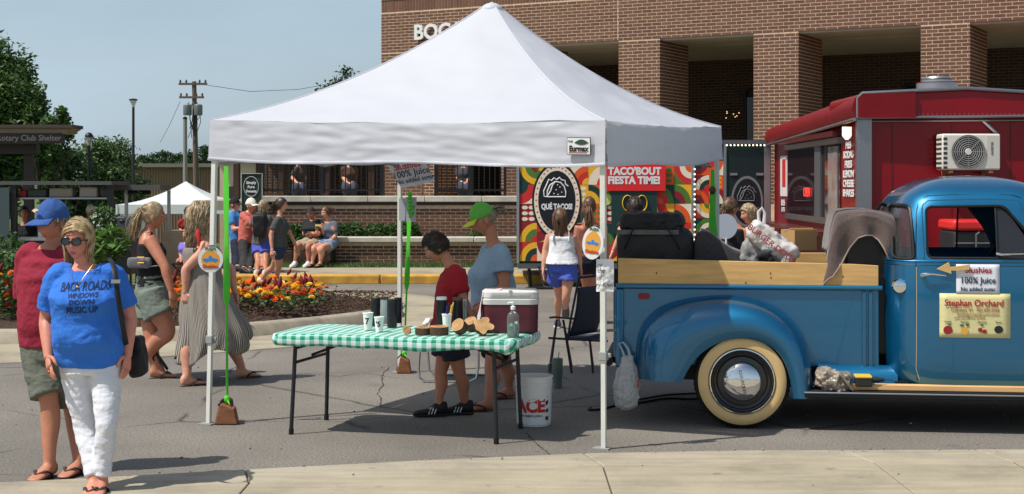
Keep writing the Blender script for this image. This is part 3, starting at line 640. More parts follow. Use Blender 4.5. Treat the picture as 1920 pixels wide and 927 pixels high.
# far white tent
tt = thing('market_tent', 'small white market tent on the lawn behind the ponytailed woman', 'tent', (XP(320, 40), 41, -.9)); Y = 40
cw = M('tent_white', (232, 234, 236), .7, thin=.25)
xl, xr = XP(219, Y), XP(432, Y); ze, zp = ZP(384, Y), ZP(340, Y); C0 = Vector(((xl+xr)/2, Y+1.5, zp)); crn = [Vector((xl, Y, ze)), Vector((xr, Y, ze)), Vector((xr, Y+3, ze)), Vector((xl, Y+3, ze))]
m = MB()
for i in range(4):
    a, b = crn[i], crn[(i+1) % 4]
    m.grid(lambda u, v: (a+(b-a)*u)+(C0-(a+(b-a)*u))*v-Vector((0, 0, .12*v*(1-v)*4)), 6, 6)
    m.add([a, b, b-Vector((0, 0, .25)), a-Vector((0, 0, .25))], [(0, 1, 2, 3)])
m.build('canopy', cw, tt, smooth=30)
for c in crn: m = MB(); m.bp((c.x-.025, c.y-.025, -1.0), (c.x+.025, c.y+.025, ze)); m.build('leg', WHT, tt, smooth=0)
m = MB(); m.grid(lambda u, v: Vector((xl+.08+u*.9, Y+.3+.12*sin(u*14), ze-.05-v*(1.0+.1*sin(u*9)))), 20, 6); m.build('side_curtain', cw, tt, smooth=60)
# table with tan cloth by the tent
tb = thing('cloth_table', 'tan clothed table at the edge of the lawn beyond the ponytailed woman', 'table', (XP(320, 26), 26, -.3)); Y = 25.5
m = MB(); m.bp((XP(303, Y), Y, -.4), (XP(338, Y), Y+.8, ZP(434, Y))); m.build('tablecloth', M('tan_cloth', (168, 148, 118), .9, var=.1), tb, smooth=0, bevel=.03)
# planting at far left: green bed plants
def plant(label, px, py, Y, r, n, size, mat, h=None):
    x = XP(px, Y); z = ZP(py, Y); t = thing('leafy_plant', label, 'plant', (x, Y, .15), 'plants in the island bed')
    leafcloud('foliage', t, (x, Y, z), (r[0], r[1], r[2]), n, size, mat, seed=int(px)+5, shell=.3)
    m = MB()
    for k in range(6): m.tube([(x+random.uniform(-.05, .05), Y, .12), (x+random.uniform(-r[0], r[0])*.6, Y, z)], [.012, .006], 5)
    m.build('stem', BARK, t); return t
LFL = M('broad_leaf', (96, 128, 60), .5, island=.4, thin=.3); LFM = M('bed_leaf', (70, 98, 48), .6, island=.5, thin=.2)
plant('bright broad leaved plant behind the blue shirted woman', 200, 458, 18.6, (.3, .3, .22), 220, .09, LFL)
plant('dark bushy plant under the white menu card', 192, 425, 19.5, (.2, .2, .3), 900, .035, LFM)
plant('low green bedding plant at the far left edge', 14, 520, 17.6, (.5, .4, .35), 2200, .035, LFM)
plant('tall green bedding plant at the far left edge, by the maroon shirt', -10, 480, 18.4, (.5, .4, .3), 1500, .035, LFM)
# ------------------------------------------------------------ flower bed
fb = thing('flower_bed', 'orange, yellow and dark red flowers planted in the mulch island', 'flowers', (-3.4, 19, .2))
rd = random.Random(4)
m = MB(); spots = []
for i in range(330):
    px = rd.uniform(318, 616); x = XP(px, 21.8)
    y = rd.uniform(17.7, 20.6); x = (px-CX)*y/F
    edge = (px-318)/298
    if edge > .85 and abs(y-19.0) > 1.3*(1-edge)/.15: continue
    spots.append((x, y))
for x, y in spots:
    for k in range(11):
        a = rd.uniform(0, 2*pi); L = rd.uniform(.04, .09); z = rd.uniform(.2, .42); p = Vector((x+rd.gauss(0, .09), y+rd.gauss(0, .09), z)); d = Vector((cos(a), sin(a), rd.uniform(-.2, .7))).normalized()*L; s = d.cross(Vector((0, 0, 1))).normalized()*L*.28
        m.add([p, p+d*.5+s, p+d, p+d*.5-s], [(0, 1, 2, 3)])
stuff(m.build('foliage', LFM, fb, smooth=0, fix=False))
proto = {}
for nm, c in (('marigold', (232, 120, 30)), ('marigold_y', (236, 186, 44)), ('marigold_r', (190, 74, 36)), ('celosia', (118, 20, 28))):
    q = MB()
    if nm != 'celosia':
        for ring, (r0, h) in enumerate(((.05, .0), (.038, .016), (.022, .028))):
            for k in range(9-ring*2):
                a = 2*pi*k/(9-ring*2)+ring*.4; c0 = Vector((0, 0, h)); e = Vector((cos(a)*r0, sin(a)*r0, h+.006)); s = Vector((-sin(a), cos(a), 0))*r0*.42
                q.add([c0, e*.7+c0*.3+s, e+Vector((0, 0, .006)), e*.7+c0*.3-s], [(0, 1, 2, 3)])
    else:
        q.lathe((0, 0, -.02), [(.008, 0), (.024, .03), (.028, .06), (.017, .1), (.005, .13)], 9)
    proto[nm] = q.build('flower', M(nm, c, .7, objrand=.3, thin=.15), fb, smooth=60, fix=False, local=True)
used = set(); rd.shuffle(spots)
for i, (x, y) in enumerate(spots[:290]):
    nm = rd.choices(['marigold', 'marigold_y', 'marigold_r', 'celosia'], [4, 4, 2, 1.2])[0]; s = rd.uniform(.75, 1.25)
    loc = Vector((x+rd.uniform(-.08, .08), y+rd.uniform(-.08, .08), (.43 if nm != 'celosia' else .48)+rd.uniform(-.09, .03)))-ORG[fb.name]
    o = proto[nm] if nm not in used else copyp(proto[nm], fb); used.add(nm)
    o.location = loc; o.rotation_euler = (rd.uniform(-.6, -.1), rd.uniform(-.4, .4), rd.uniform(0, 6)); o.scale = (s, s, s)
# a few flowers at the far left
fl = thing('flower_bed', 'few red and yellow flowers at the left edge behind the maroon shirt', 'flowers', (XP(15, 17.2), 17.2, .2))
for i in range(16):
    nm = rd.choice(['marigold_r', 'marigold_y', 'celosia', 'marigold']); o = copyp(proto[nm], fl); y = 17.0+rd.uniform(-.2, .3)
    o.location = Vector((XP(rd.uniform(-6, 34), y), y, rd.uniform(.3, .75)))-ORG[fl.name]; o.rotation_euler = (-.5, rd.uniform(-.4, .4), rd.uniform(0, 6)); s = rd.uniform(.7, 1.1); o.scale = (s, s, s)
m = MB()
for k in range(500):
    a = rd.uniform(0, 2*pi); L = rd.uniform(.04, .08); y = 17.1+rd.uniform(-.3, .4); p = Vector((XP(rd.uniform(-10, 40), y), y, rd.uniform(.18, .7))); d = Vector((cos(a), sin(a), rd.uniform(-.2, .7))).normalized()*L; s = d.cross(Vector((0, 0, 1))).normalized()*L*.3
    m.add([p, p+d*.5+s, p+d, p+d*.5-s], [(0, 1, 2, 3)])
stuff(m.build('foliage', LFM, fl, smooth=0, fix=False))
# green menu board by the patio
mbd = thing('menu_board', 'dark green menu board with chalk lettering beside the patio fence', 'sign', (XP(472, 29.8), 29.8, .3)); Y = 29.8
GRB = M('board_green', (38, 52, 44), .6)
m = MB(); m.bp((XP(453, Y), Y, ZP(398, Y)), (XP(492, Y), Y+.05, ZP(326, Y))); m.build('board', GRB, mbd, smooth=0, bevel=.01)
m = MB(); m.tube([(XP(453, Y), Y-.01, ZP(398, Y)), (XP(453, Y), Y-.01, ZP(326, Y)), (XP(492, Y), Y-.01, ZP(326, Y)), (XP(492, Y), Y-.01, ZP(398, Y))], .012, 6); m.build('frame', M('pale_frame', (170, 180, 168), .6), mbd)
for k in (456, 489): m = MB(); m.bp((XP(k, Y)-.015, Y+.01, .1), (XP(k, Y)+.015, Y+.04, ZP(398, Y)-.003)); m.build('leg', BLK, mbd, smooth=0)
m = MB(); pts = [Vector((XP(471, Y)+.15*cos(a), Y-.012, ZP(350, Y)+.2*sin(a))) for a in [2*pi*i/28 for i in range(28)]]; m.tube(pts, .005, 5, loop=True, caps=False); m.build('ring', WHT, mbd)
for s_, py in (('Simply', 343), ('Pure', 351), ('Sweets', 359)): text(s_, .075, WHT, mbd, (XP(471, Y), Y-.008, ZP(py, Y)), bold=.003)
# ------------------------------------------------------------ mural trailer
tr = thing('taco_trailer', 'food trailer covered in a bright red, green and yellow mural', 'food trailer', (1.6, 25.2, 0)); Y = 25.0
CR = M('mural_cream', (236, 226, 200), .5); RED = M('mural_red', (206, 44, 44), .5); ORN = M('mural_orange', (226, 92, 36), .5); YLW = M('mural_yellow', (238, 180, 40), .5); GRN = M('mural_green', (76, 124, 50), .5); DGR = M('mural_dark_green', (22, 58, 50), .5); MAR = M('mural_maroon', (140, 28, 40), .5)
xl, xr = XP(971, Y), XP(1296, Y); zb, zt = ZP(494, Y), 2.42
xe = XP(1446, Y)
m = MB(); m.bp((xl, Y, zb), (xe, Y+2.3, zt)); m.build('body', DGR, tr, smooth=0, bevel=.03)
m = MB(); rd = random.Random(21); cs = .31
nx = int((xr-xl)/cs)+1; nzz = int((zt-zb)/cs)+1
def clampz(p): return (min(max(p[0], xl+.02), xr-.0), p[1], min(max(p[2], zb+.03), zt-.03))
def mural(m, xa, xb, za, zb_, Yp, cs):
    nx = int(round((xb-xa)/cs)); nz_ = int(round((zb_-za)/cs)); cx = (xb-xa)/nx; cz = (zb_-za)/nz_
    for i in range(nx):
        for j in range(nz_):
            x, z = xa+i*cx, za+j*cz; pal = rd.sample(range(7), 4); k = rd.random()
            m.add([(x, Yp, z), (x+cx, Yp, z), (x+cx, Yp, z+cz), (x, Yp, z+cz)], [(0, 1, 2, 3)], pal[0])
            q = rd.randrange(4); ox, oz = ((x, z), (x+cx, z), (x+cx, z+cz), (x, z+cz))[q]; a0 = q*pi/2
            def arc(r, mi, dy, ex=1.):
                pts = [(ox, Yp-dy, oz)]+[(ox+cos(a0+pi/2*t/8)*r*cx, Yp-dy, oz+sin(a0+pi/2*t/8)*r*cz) for t in range(9)]; m.add(pts, [tuple(range(10))], mi)
            def blob(fx, fz, rx, rz, mi, dy):
                pts = [(x+cx*fx+cos(2*pi*t/16)*rx*cx, Yp-dy, z+cz*fz+sin(2*pi*t/16)*rz*cz) for t in range(16)]; m.add(pts, [tuple(range(16))], mi)
            if k < .55: arc(1., pal[1], .001); arc(.68, pal[2], .002); arc(.36, pal[3], .003)
            elif k < .7: arc(1., pal[1], .001); arc(.5, pal[2], .002)
            elif k < .85: blob(.5, .5, .46, .46, pal[1], .001); blob(.5, .5, .28, .28, pal[2], .002); blob(.5, .5, .12, .12, pal[3], .003)
            else:
                for t in range(3): blob(.3, .2+.3*t, .18, .1, pal[1], .001); blob(.7, .2+.3*t, .18, .1, pal[1], .001)
mural(m, xl+.03, xr, zb+.04, zt-.04, Y-.004, .3); mural(m, XP(1303, Y), XP(1356, Y), zb+.04, zt-.04, Y-.004, .25)
m.build('mural', [CR, RED, ORN, YLW, GRN, DGR, MAR], tr, smooth=0, fix=False)
NAVY = M('logo_black', (20, 22, 30), .5)
def oval(cx, cz, rx, rz, Yp, mat, name='logo_oval', par=tr):
    m = MB(); m.lathe((cx, Yp, cz), [(rx, 0), (rx, .003)], 40, axis=(0, -1, 0), sx=1, sy=rz/rx); return m.build(name, mat, par, smooth=0)
cx, cz = XP(1044, Y), ZP(377, Y)
oval(cx, cz, .42, .65, Y-.01, NAVY); oval(cx, cz, .385, .605, Y-.0135, CR); oval(cx, cz, .315, .51, Y-.017, NAVY)
m = MB()
for i in range(34):
    a = 2*pi*i/34; p = Vector((cx+cos(a)*.35, Y-.018, cz+sin(a)*.557)); s = .022
    m.add([p+Vector((-s, 0, 0)), p+Vector((s, 0, 0)), p+Vector((0, 0, s*1.4))], [(0, 1, 2)])
stuff(m.build('logo_border', RED, tr, smooth=0, fix=False))
def taco(cx, cz, s, Yp, mat, par, r=.009):
    m = MB(); sh_ = [(-.2, -.13), (-.19, 0), (-.13, .13), (-.02, .2), (.09, .18), (.17, .1), (.21, -.02), (.2, -.13)]
    m.tube([(cx+x*s, Yp, cz+z*s) for x, z in sh_], r*s, 6, loop=True, caps=False)
    m.tube([(cx+x*s, Yp, cz+z*s) for x, z in [(-.2, -.13), (-.26, -.12), (-.27, 0), (-.21, .13), (-.16, .25), (-.1, .22), (-.05, .28), (.01, .24), (.07, .29), (.11, .24), (.19, .22), (.2, .15), (.26, .1)]], r*s, 6)
    m.tube([(cx+x*s, Yp, cz+z*s) for x, z in [(-.2, -.13), (-.12, 0), (-.08, .12), (-.02, .2)]], r*s, 6)
    for x, z in ((.0, .02), (.08, .08), (.12, -.03), (.04, -.08), (-.05, -.06), (.03, .13)): m.ell((cx+x*s, Yp, cz+z*s), (.014*s, .003, .014*s), 8, 4)
    return m.build('taco_drawing', mat, par)
taco(cx-.01, cz+.17, .78, Y-.021, WHT, tr, .016)
text('QUÉ TACOS!', .125, WHT, tr, (cx, Y-.02, cz-.1), sx=.72, bold=.007)
# serving hatch: red sign over a green board
m = MB(); m.bp((XP(1131, Y), Y-.09, ZP(358, Y)), (XP(1247, Y), Y-.05, ZP(300, Y))); m.build('red_sign', M('sign_red', (222, 40, 44), .45), tr, smooth=0)
text("TACO'BOUT", .17, WHT, tr, (XP(1189, Y), Y-.093, ZP(322, Y)), bold=.009, sx=.92); text('FIESTA TIME!', .17, WHT, tr, (XP(1188, Y), Y-.093, ZP(339, Y)), bold=.009, sx=.92)
m = MB(); m.bp((XP(1146, Y), Y-.07, ZP(440, Y)), (XP(1231, Y), Y-.03, ZP(358.5, Y))); m.build('green_board', M('board_dark_green', (20, 56, 52), .5), tr, smooth=0)
m = MB()
for k in (1176, 1203):
    pts = [Vector((XP(k, Y)+.085*cos(a), Y-.085, ZP(381, Y)+.13*sin(a))) for a in [2*pi*i/20 for i in range(20)]]; m.tube(pts, .026, 8, loop=True, caps=False, sq=.3)
m.build('yellow_emblem', YLW, tr)
m = MB(); c = Vector((XP(1136, Y), Y-.02, ZP(374, Y))); m.lathe(c, [(.12, 0), (.12, .004)], 24, axis=(0, -1, 0)); lm = m.build('lime_slice', GRN, tr, smooth=0)
m = MB(); m.lathe(c-Vector((0, .005, 0)), [(.1, 0), (.1, .003)], 24, axis=(0, -1, 0)); m.build('lime_flesh', M('lime', (196, 210, 110), .5), lm, smooth=0)
# trims, bulbs, door
AL = M('aluminium_trim', (176, 178, 180), .35, metal=.85)
for px, wd in ((971, 5), (1299, 6), (1359, 5), (1438, 12)): m = MB(); m.bp((XP(px-wd/2, Y), Y-.03, zb), (XP(px+wd/2, Y), Y+.02, zt)); m.build('corner_trim', AL, tr, smooth=0)
m = MB(); m.bp((xl, Y-.03, zb-.09), (xe, Y+2.28, zb-.003)); m.build('chassis', M('chassis_grey', (96, 98, 100), .5, metal=.4), tr, smooth=0)
m = MB(); m.bp((xl-.02, Y-.05, zt+.003), (xe+.02, Y+2.3, zt+.07)); m.build('roof', M('chassis_grey'), tr, smooth=0)
BULB = M('bulb_white', (255, 244, 220), .4, emis=1.2); m = MB(); m.ell((0, 0, 0), (.016, .016, .016), 8, 6); bl = m.build('bulb', BULB, tr, local=True)
for i in range(22): b = bl if i == 0 else copyp(bl, tr); b.location = Vector((XP(1302, Y), Y-.05, zb+.06+i*.085))-ORG[tr.name]
for i in range(12): b = copyp(bl, tr); b.location = Vector((XP(1362+i*7, Y), Y-.07, zt-.02))-ORG[tr.name]
dr = MB(); dr.bp((XP(1367, Y), Y-.03, zb+.02), (XP(1432, Y), Y-.005, zt-.12)); door = dr.build('door', M('door_green', (16, 36, 38), .5), tr, smooth=0)
oval(XP(1400, Y), ZP(378, Y), .27, .43, Y-.033, M('door_print', (120, 124, 124), .5), 'door_logo', door); oval(XP(1400, Y), ZP(378, Y), .235, .385, Y-.036, NAVY, 'door_logo', door)
taco(XP(1400, Y), ZP(368, Y), .6, Y-.042, M('door_print'), door, .014); text('QUÉ TACOS!', .085, M('door_print'), door, (XP(1400, Y), Y-.042, ZP(392, Y)), sx=.85)
for px in (1375, 1424): m = MB(); m.bp((XP(px, Y)-.06, Y-.05, ZP(327, Y)-.02), (XP(px, Y)+.06, Y-.032, ZP(327, Y)+.02)); m.build('hinge', AL, door, smooth=0)
for px in (995, 1280):
    m = MB(); m.tube([(XP(px, Y), Y+.15, 0), (XP(px-3, Y), Y+.15, zb-.08)], .03, 8); m.build('jack_leg', BLK, tr)
for px in (1130, 1200): m = MB(); m.lathe((XP(px, Y), Y+.05, .33), [(.15, 0), (.33, .0), (.34, .05), (.34, .16), (.3, .2)], 24, axis=(0, 1, 0)); m.build('wheel', M('rubber', (24, 24, 25), .85), tr)
m = MB(); m.tube([W(1010, 500, Y-.1), W(1015, 515, Y-.2), (XP(1020, Y), Y-.3, .03), (XP(1040, Y), Y-.5, .02), (XP(985, Y), Y-.5, .02)], .02, 6); m.build('hose', BLK, tr)
# ------------------------------------------------------------ red concession trailer
rt = thing('red_trailer', 'glossy dark red concession trailer with serving window and white air conditioner', 'food trailer', (7, 20, 0))
RP = M('trailer_red', (134, 6, 22), .28, coat=.14, spec=.3, bump=.12, bs=2.5, bd=.05, var=.08, vs=1); RP2 = M('awning_red', (120, 16, 24), .45, spec=.3, var=.1, vs=3, bump=.2, bs=6, bd=.03); DMT = M('trim_tread', (150, 152, 154), .35, metal=.85, bump=.5, bs=60)
Yn, Yf = 18.0, 25.0; xn, xf = XP(1618, Yn), XP(1452, Yf); xr = xn+5.2; H0 = 2.55
sdv = Vector((xf-xn, Yf-Yn, 0)).normalized(); sn = Vector((-sdv.y, sdv.x, 0)).normalized()      # side direction, outward normal (to the left)
A, B = Vector((xn, Yn, 0)), Vector((xf, Yf, 0)); off = Vector((5.2, 0, 0))
m = MB(); m.prism([(A.x, A.y), (A.x+5.2, A.y), (B.x+5.2, B.y), (B.x, B.y)], (0, 0, .45), (1, 0, 0), (0, 1, 0), (0, 0, 1), H0-.45); m.build('body', RP, rt, smooth=0)
# gable roof edge on the front
zc = ZP(178, Yn); zs = ZP(222, Yn)
m = MB(); m.prism([(XP(1600, Yn), zs), (XP(1600, Yn), zc-.04), (XP(1606, Yn), zc), (XP(1806, Yn), ZP(168, Yn)), (XP(1940, Yn), ZP(176, Yn)), (xr+.1, zc-.1), (xr+.1, zs)], (0, Yn-.12, 0), (1, 0, 0), (0, 0, 1), (0, 1, 0), 1.5); m.build('roof_cap', RP, rt, smooth=0, bevel=.03)
m = MB(); m.tube([(XP(1602, Yn), Yn-.13, zs), (XP(1602, Yn), Yn-.13, zc-.05), (XP(1612, Yn), Yn-.13, zc+.01), (XP(1806, Yn), Yn-.13, ZP(167, Yn)), (XP(1940, Yn), Yn-.13, ZP(175.5, Yn)), (xr, Yn-.13, zc-.1)], .022, 8); m.build('roof_trim', DMT, rt)
m = MB(); m.tube([(XP(1601, Yn), Yn-.13, zs), (xr, Yn-.13, ZP(214, Yn))], .018, 8); m.build('lower_trim', DMT, rt)
m = MB(); m.tube([(XP(1625, Yn), Yn-.05, ZP(228, Yn)), (xr, Yn-.05, ZP(222, Yn))], .014, 8); m.build('rain_rail', DMT, rt)
m = MB(); m.bp((xn-.09, Yn-.07, .45), (xn+.09, Yn+.0, zs)); m.build('corner_trim', DMT, rt, smooth=0)
# side awning box
A2 = A-sdv*.15; zf = ZP(240, Yf)
def sp(t, z, d): p = A2.lerp(B, t)+sn*d; return Vector((p.x, p.y, z))
def rz_(t): return zc+(zf-zc)*t
def rb_(t): return zs+(ZP(271, Yf)-zs)*t
m = MB(); m.loft([[sp(t, rb_(t), .12), sp(t, rb_(t)+.1, .17), sp(t, rz_(t)-.05, .13), sp(t, rz_(t), .05), sp(t, rz_(t)+.02, -.6), sp(t, rb_(t), -.6)] for t in [i/14 for i in range(15)]]); m.build('side_awning_box', RP2, rt, smooth=50)
m = MB(); m.tube([sp(0, rb_(0)-.02, .13), sp(1, rb_(1)-.02, .13)], .022, 6); m.build('awning_rail', DMT, rt)
# serving window on the side
MRN = M('trailer_maroon_dark', (86, 18, 26), .35)
def spanel(name, t0, t1, z0, z1, d, th, mat, par=rt):
    m = MB(); m.loft([[sp(t0, z0, d), sp(t1, z0, d), sp(t1, z1, d), sp(t0, z1, d)], [sp(t0, z0, d+th), sp(t1, z0, d+th), sp(t1, z1, d+th), sp(t0, z1, d+th)]]); return m.build(name, mat, par, smooth=0)
def tz(px): 
    # fraction along the side that projects to px
    lo, hi = 0, 1
    for _ in range(40):
        t = (lo+hi)/2; p = sp(t, 0, 0.02); q = CX+F*p.x/p.y
        if q > px: lo = t
        else: hi = t
    return lo
tw0, tw1 = tz(1574), tz(1476)
WIN = M('window_dark', (46, 20, 24), .06, spec=.8); spanel('window', tw0, tw1, 1.28, 2.28, .0, .012, WIN)
spanel('window_strut', tz(1541), tz(1530), 1.28, 2.28, .014, .03, M('chassis_grey'))
wg = spanel('glass_pane', tz(1570), tz(1553), 1.3, 2.25, .014, .012, M('pane_silver', (150, 154, 152), .12, metal=.3, var=.3, vs=3))
spanel('window_frame', tw0-.01, tw1+.01, 1.2, 1.28, 0, .05, DMT); spanel('window_frame', tw0-.01, tw1+.01, 2.28, 2.36, 0, .06, DMT)
spanel('hatch', tw0-.02, tw1+.02, 2.37, 2.44, .02, .12, MRN)
spanel('counter', tz(1582), tz(1458), 1.08, 1.13, 0, .35, M('counter_maroon', (92, 40, 40), .25))
spanel('lower_panel', tz(1590), tz(1460), .55, 1.05, 0, .01, MRN)
spanel('poster', tz(1474), tz(1462), 1.55, 2.2, 0, .012, M('poster_white', (222, 216, 212), .5))
spanel('poster_print', tz(1472), tz(1466), 1.7, 2.15, .013, .003, RED); spanel('poster', tz(1475), tz(1461), 1.28, 1.5, 0, .012, MRN)
text('BLUES', .14, WHT, rt, sp(tz(1468), 1.44, .02), -sdv, (0, 0, 1)); text('& EATS', .11, WHT, rt, sp(tz(1468), 1.33, .02), -sdv, (0, 0, 1))
for i, s_ in enumerate(['TEA', 'PIES', 'SODAS', 'FRIES', 'LEMON', 'CHEESE', 'SHAKES', '', 'PIZZA', 'DOGS']):
    if s_: text(s_, .125, WHT, rt, sp(tz(1590), 2.36-i*.122, .016), -sdv, (0, 0, 1), sx=1.6, bold=.004)
text('OPEN', .2, M('neon_red', (240, 60, 50), .4, emis=1.2), rt, sp(tz(1513), 1.62, .03), -sdv, (0, .25, 1), name='open_sign', shear=.3)
m = MB()
for k in range(2): m.lathe(sp(tz(1600), 2.3, .1)+Vector((.0, 0, k*.06)), [(.02, 0), (.06, .05), (.06, .1)], 10)
m.build('flood_light', M('bulb_white'), rt)
for t in (.15, .6): m = MB(); m.lathe(sp(t, .36, -.1), [(.15, 0), (.34, 0), (.35, .05), (.35, .18), (.3, .2)], 22, axis=(-1, 0, 0)); m.build('wheel', M('rubber'), rt)
for k in range(7):
    m = MB(); xq = xn+.35+k*.72; m.bp((xq, Yn-.006, .46), (xq+.012, Yn+.001, zs-.03)); m.build('panel_seam', MRN, rt, smooth=0)
m = MB()
for k in range(60): m.ell((xn+.05, Yn-.072, .5+k*.035), (.006, .003, .006), 6, 3); m.ell((xn-.05, Yn-.072, .5+k*.035), (.006, .003, .006), 6, 3)
for k in range(90): m.ell((xn+.15+k*.055, Yn-.128, zs+.045), (.006, .003, .006), 6, 3)
stuff(m.build('rivets', DMT, rt, smooth=0))
# chimney vent on the roof
v = MB(); c = Vector((XP(1757, 19), 19, ZP(170, 19))); v.lathe(c, [(.26, -.1), (.26, .09), (.27, .1), (.2, .105), (.2, .13)], 28); v.build('roof_vent', AL, rt)
v = MB(); v.lathe(c, [(.17, .132), (.19, .15), (.18, .17), (.1, .18)], 28); v.build('vent_cap', AL, rt)
# mini-split air conditioner on the front
ac = thing('air_conditioner', 'white air conditioner unit with round fan grille on the red trailer', 'air conditioner', W(1821, 320, Yn-.3))
Ya = Yn-.33; m = MB(); m.bp((XP(1767, Ya), Ya, ZP(319, Ya)), (XP(1876, Ya), Ya+.27, ZP(251, Ya))); m.build('casing', M('ac_white', (222, 218, 206), .45), ac, smooth=30, bevel=.02)
fc = Vector((XP(1815, Ya), Ya-.004, ZP(285, Ya))); m = MB(); m.lathe(fc, [(.2, 0), (.2, .004)], 32, axis=(0, -1, 0)); m.build('fan_opening', M('ac_dark', (58, 58, 58), .6), ac, smooth=0)
m = MB()
for r in (.06, .085, .11, .135, .16, .185, .2):
    m.tube([fc+Vector((cos(a)*r, -.012, sin(a)*r)) for a in [2*pi*i/28 for i in range(28)]], .0055, 5, loop=True, caps=False)
for i in range(8): a = 2*pi*i/8; m.tube([fc+Vector((0, -.01, 0)), fc+Vector((cos(a)*.2, -.01, sin(a)*.2))], .004, 5)
m.build('fan_grille', M('ac_grille', (150, 150, 146), .5), ac); m = MB(); m.lathe(fc+Vector((0, -.012, 0)), [(.04, 0), (.035, .01)], 16, axis=(0, -1, 0)); m.build('fan_hub', M('ac_white'), ac)
m = MB()
for i in range(7): m.bp((XP(1767, Ya)-.003, Ya+.03, ZP(313-i*9, Ya)), (XP(1767, Ya)+.01, Ya+.24, ZP(317-i*9, Ya)))
for i in range(7): m.bp((XP(1769, Ya), Ya-.003, ZP(312-i*9, Ya)), (XP(1776, Ya), Ya+.01, ZP(317-i*9, Ya)))
m.build('louvre', M('ac_dark'), ac, smooth=0)
m = MB(); m.bp((XP(1850, Ya), Ya-.006, ZP(316, Ya)), (XP(1874, Ya), Ya-.001, ZP(255, Ya))); m.build('side_cover', M('ac_cover', (206, 202, 190), .5), ac, smooth=0)
text('INVERTER', .035, M('ac_dark'), ac, (XP(1860, Ya), Ya-.01, ZP(278, Ya)), (0, 0, 1), (-1, 0, 0), th=.001)
for px in (1783, 1858):
    m = MB(); m.bp((XP(px, Ya)-.02, Ya-.02, ZP(325, Ya)), (XP(px, Ya)+.02, Ya+.33, ZP(320, Ya)-.004)); m.bp((XP(px, Ya)-.02, Ya+.28, ZP(345, Ya)), (XP(px, Ya)+.02, Ya+.325, ZP(325.3, Ya))); m.build('bracket', M('rusty_bracket', (140, 100, 64), .8, var=.3), ac, smooth=0)
m = MB(); m.tube([W(1868, 250, Yn-.04), W(1853, 236, Yn-.02), W(1838, 222, Yn-.02)], .022, 8); m.build('line_cover', AL, ac)
# generator on the trailer tongue (seen through the truck cab)
gen = thing('generator', 'red and black generator seen through the truck cab window', 'generator', (XP(1830, 16.4), 16.4, .5)); Yg = 16.2
m = MB(); m.bp((XP(1788, Yg), Yg, .5), (XP(1890, Yg), Yg+.55, ZP(433, Yg))); m.build('housing', M('gen_black', (34, 34, 36), .5), gen, smooth=30, bevel=.03)
m = MB(); m.bp((XP(1786, Yg), Yg-.02, ZP(432.6, Yg)), (XP(1892, Yg), Yg+.57, ZP(413, Yg))); m.build('cover', M('gen_red', (222, 44, 42), .4), gen, smooth=30, bevel=.03)
for px in (1830, 1872): m = MB(); m.tube([W(px, 470, Yg-.03), W(px, 440, Yg-.05), W(px+6, 436, Yg-.03)], .01, 6); m.build('handle', AL, gen)
m = MB(); m.bp((XP(1790, Yg), Yg-.012, ZP(457, Yg)), (XP(1886, Yg), Yg-.003, ZP(455, Yg))); m.build('control_panel', AL, gen, smooth=0)
m = MB(); m.bp((XP(1760, Yg), Yg-.1, .42), (XP(1910, Yg), Yn-.0, .498)); tag(m.build('trailer_tongue', M('chassis_grey'), smooth=0), 'grey steel tongue platform carrying the red generator', 'platform')
# ------------------------------------------------------------ white canopy
TH = radians(22); U = Vector((cos(TH), -sin(TH), 0)); V = Vector((sin(TH), cos(TH), 0))
FR = Vector((.6, 9.75, 0)); FL = FR-U*3.0; BL = FL+V*3.05; BR = FR+V*3.05; CEN = (FL+BR)/2
can = thing('white_canopy', 'white pop-up canopy with peaked roof over the gingham table', 'canopy', CEN)
def cloth_node(n, l, b):
    b.inputs['Base Color'].default_value = lin((219, 221, 229)); b.inputs['Roughness'].default_value = .55; b.inputs['Sheen Weight'].default_value = .1
    v = n.new('ShaderNodeTexCoord').outputs['Object']; mpn = n.new('ShaderNodeMapping'); mpn.inputs['Scale'].default_value = (1.2, 1.2, 5.5); l.new(v, mpn.inputs[0])
    bp = n.new('ShaderNodeBump'); bp.inputs['Strength'].default_value = .14; bp.inputs['Distance'].default_value = .02; l.new(_noise(n, l, mpn.outputs[0], 2.6, 5, .55), bp.inputs['Height'])
    l.new(bp.outputs[0], b.inputs['Normal'])
    tr_ = n.new('ShaderNodeBsdfTranslucent'); tr_.inputs[0].default_value = lin((205, 206, 212)); ms = n.new('ShaderNodeMixShader'); ms.inputs[0].default_value = .3
    o = n['Material Output']; l.new(b.outputs[0], ms.inputs[1]); l.new(tr_.outputs[0], ms.inputs[2]); l.new(ms.outputs[0], o.inputs[0])
CLO = node_mat('canopy_cloth', cloth_node)
def outp(c, e=.028): d = (c-CEN).normalized(); return c+d*e*1.4
cz_ = [2.22, 2.165, 2.235, 2.235]; crn = [outp(FL), outp(FR), outp(BR), outp(BL)]
crn = [Vector((c.x, c.y, z)) for c, z in zip(crn, cz_)]; apex = Vector((CEN.x+.06, CEN.y, 3.2))
m = MB()
for i in range(4):
    a, b = crn[i], crn[(i+1) % 4]
    def fn(u, v, a=a, b=b, i=i):
        e = a+(b-a)*u; k = min(1, v/.97); p = e+(apex-e)*k
        p.z -= .14*4*k*(1-k)*(1-.35*(4*u*(1-u)))+.02*(1-k)*4*u*(1-u)
        w = .022*nz3(p.x*1.6+i*7, p.y*1.6, p.z*4)+.011*nz3(p.x*5, p.y*5, p.z*9+i); w *= min(1, 4*u*(1-u)*2)*min(1, (1-k)*6)
        if v > .96: p.z -= .03*((v-.96)/.04)**2
        return p+Vector((0, 0, w))
    m.grid(fn, 48, 44)
roof = m.build('roof', CLO, can, smooth=55)
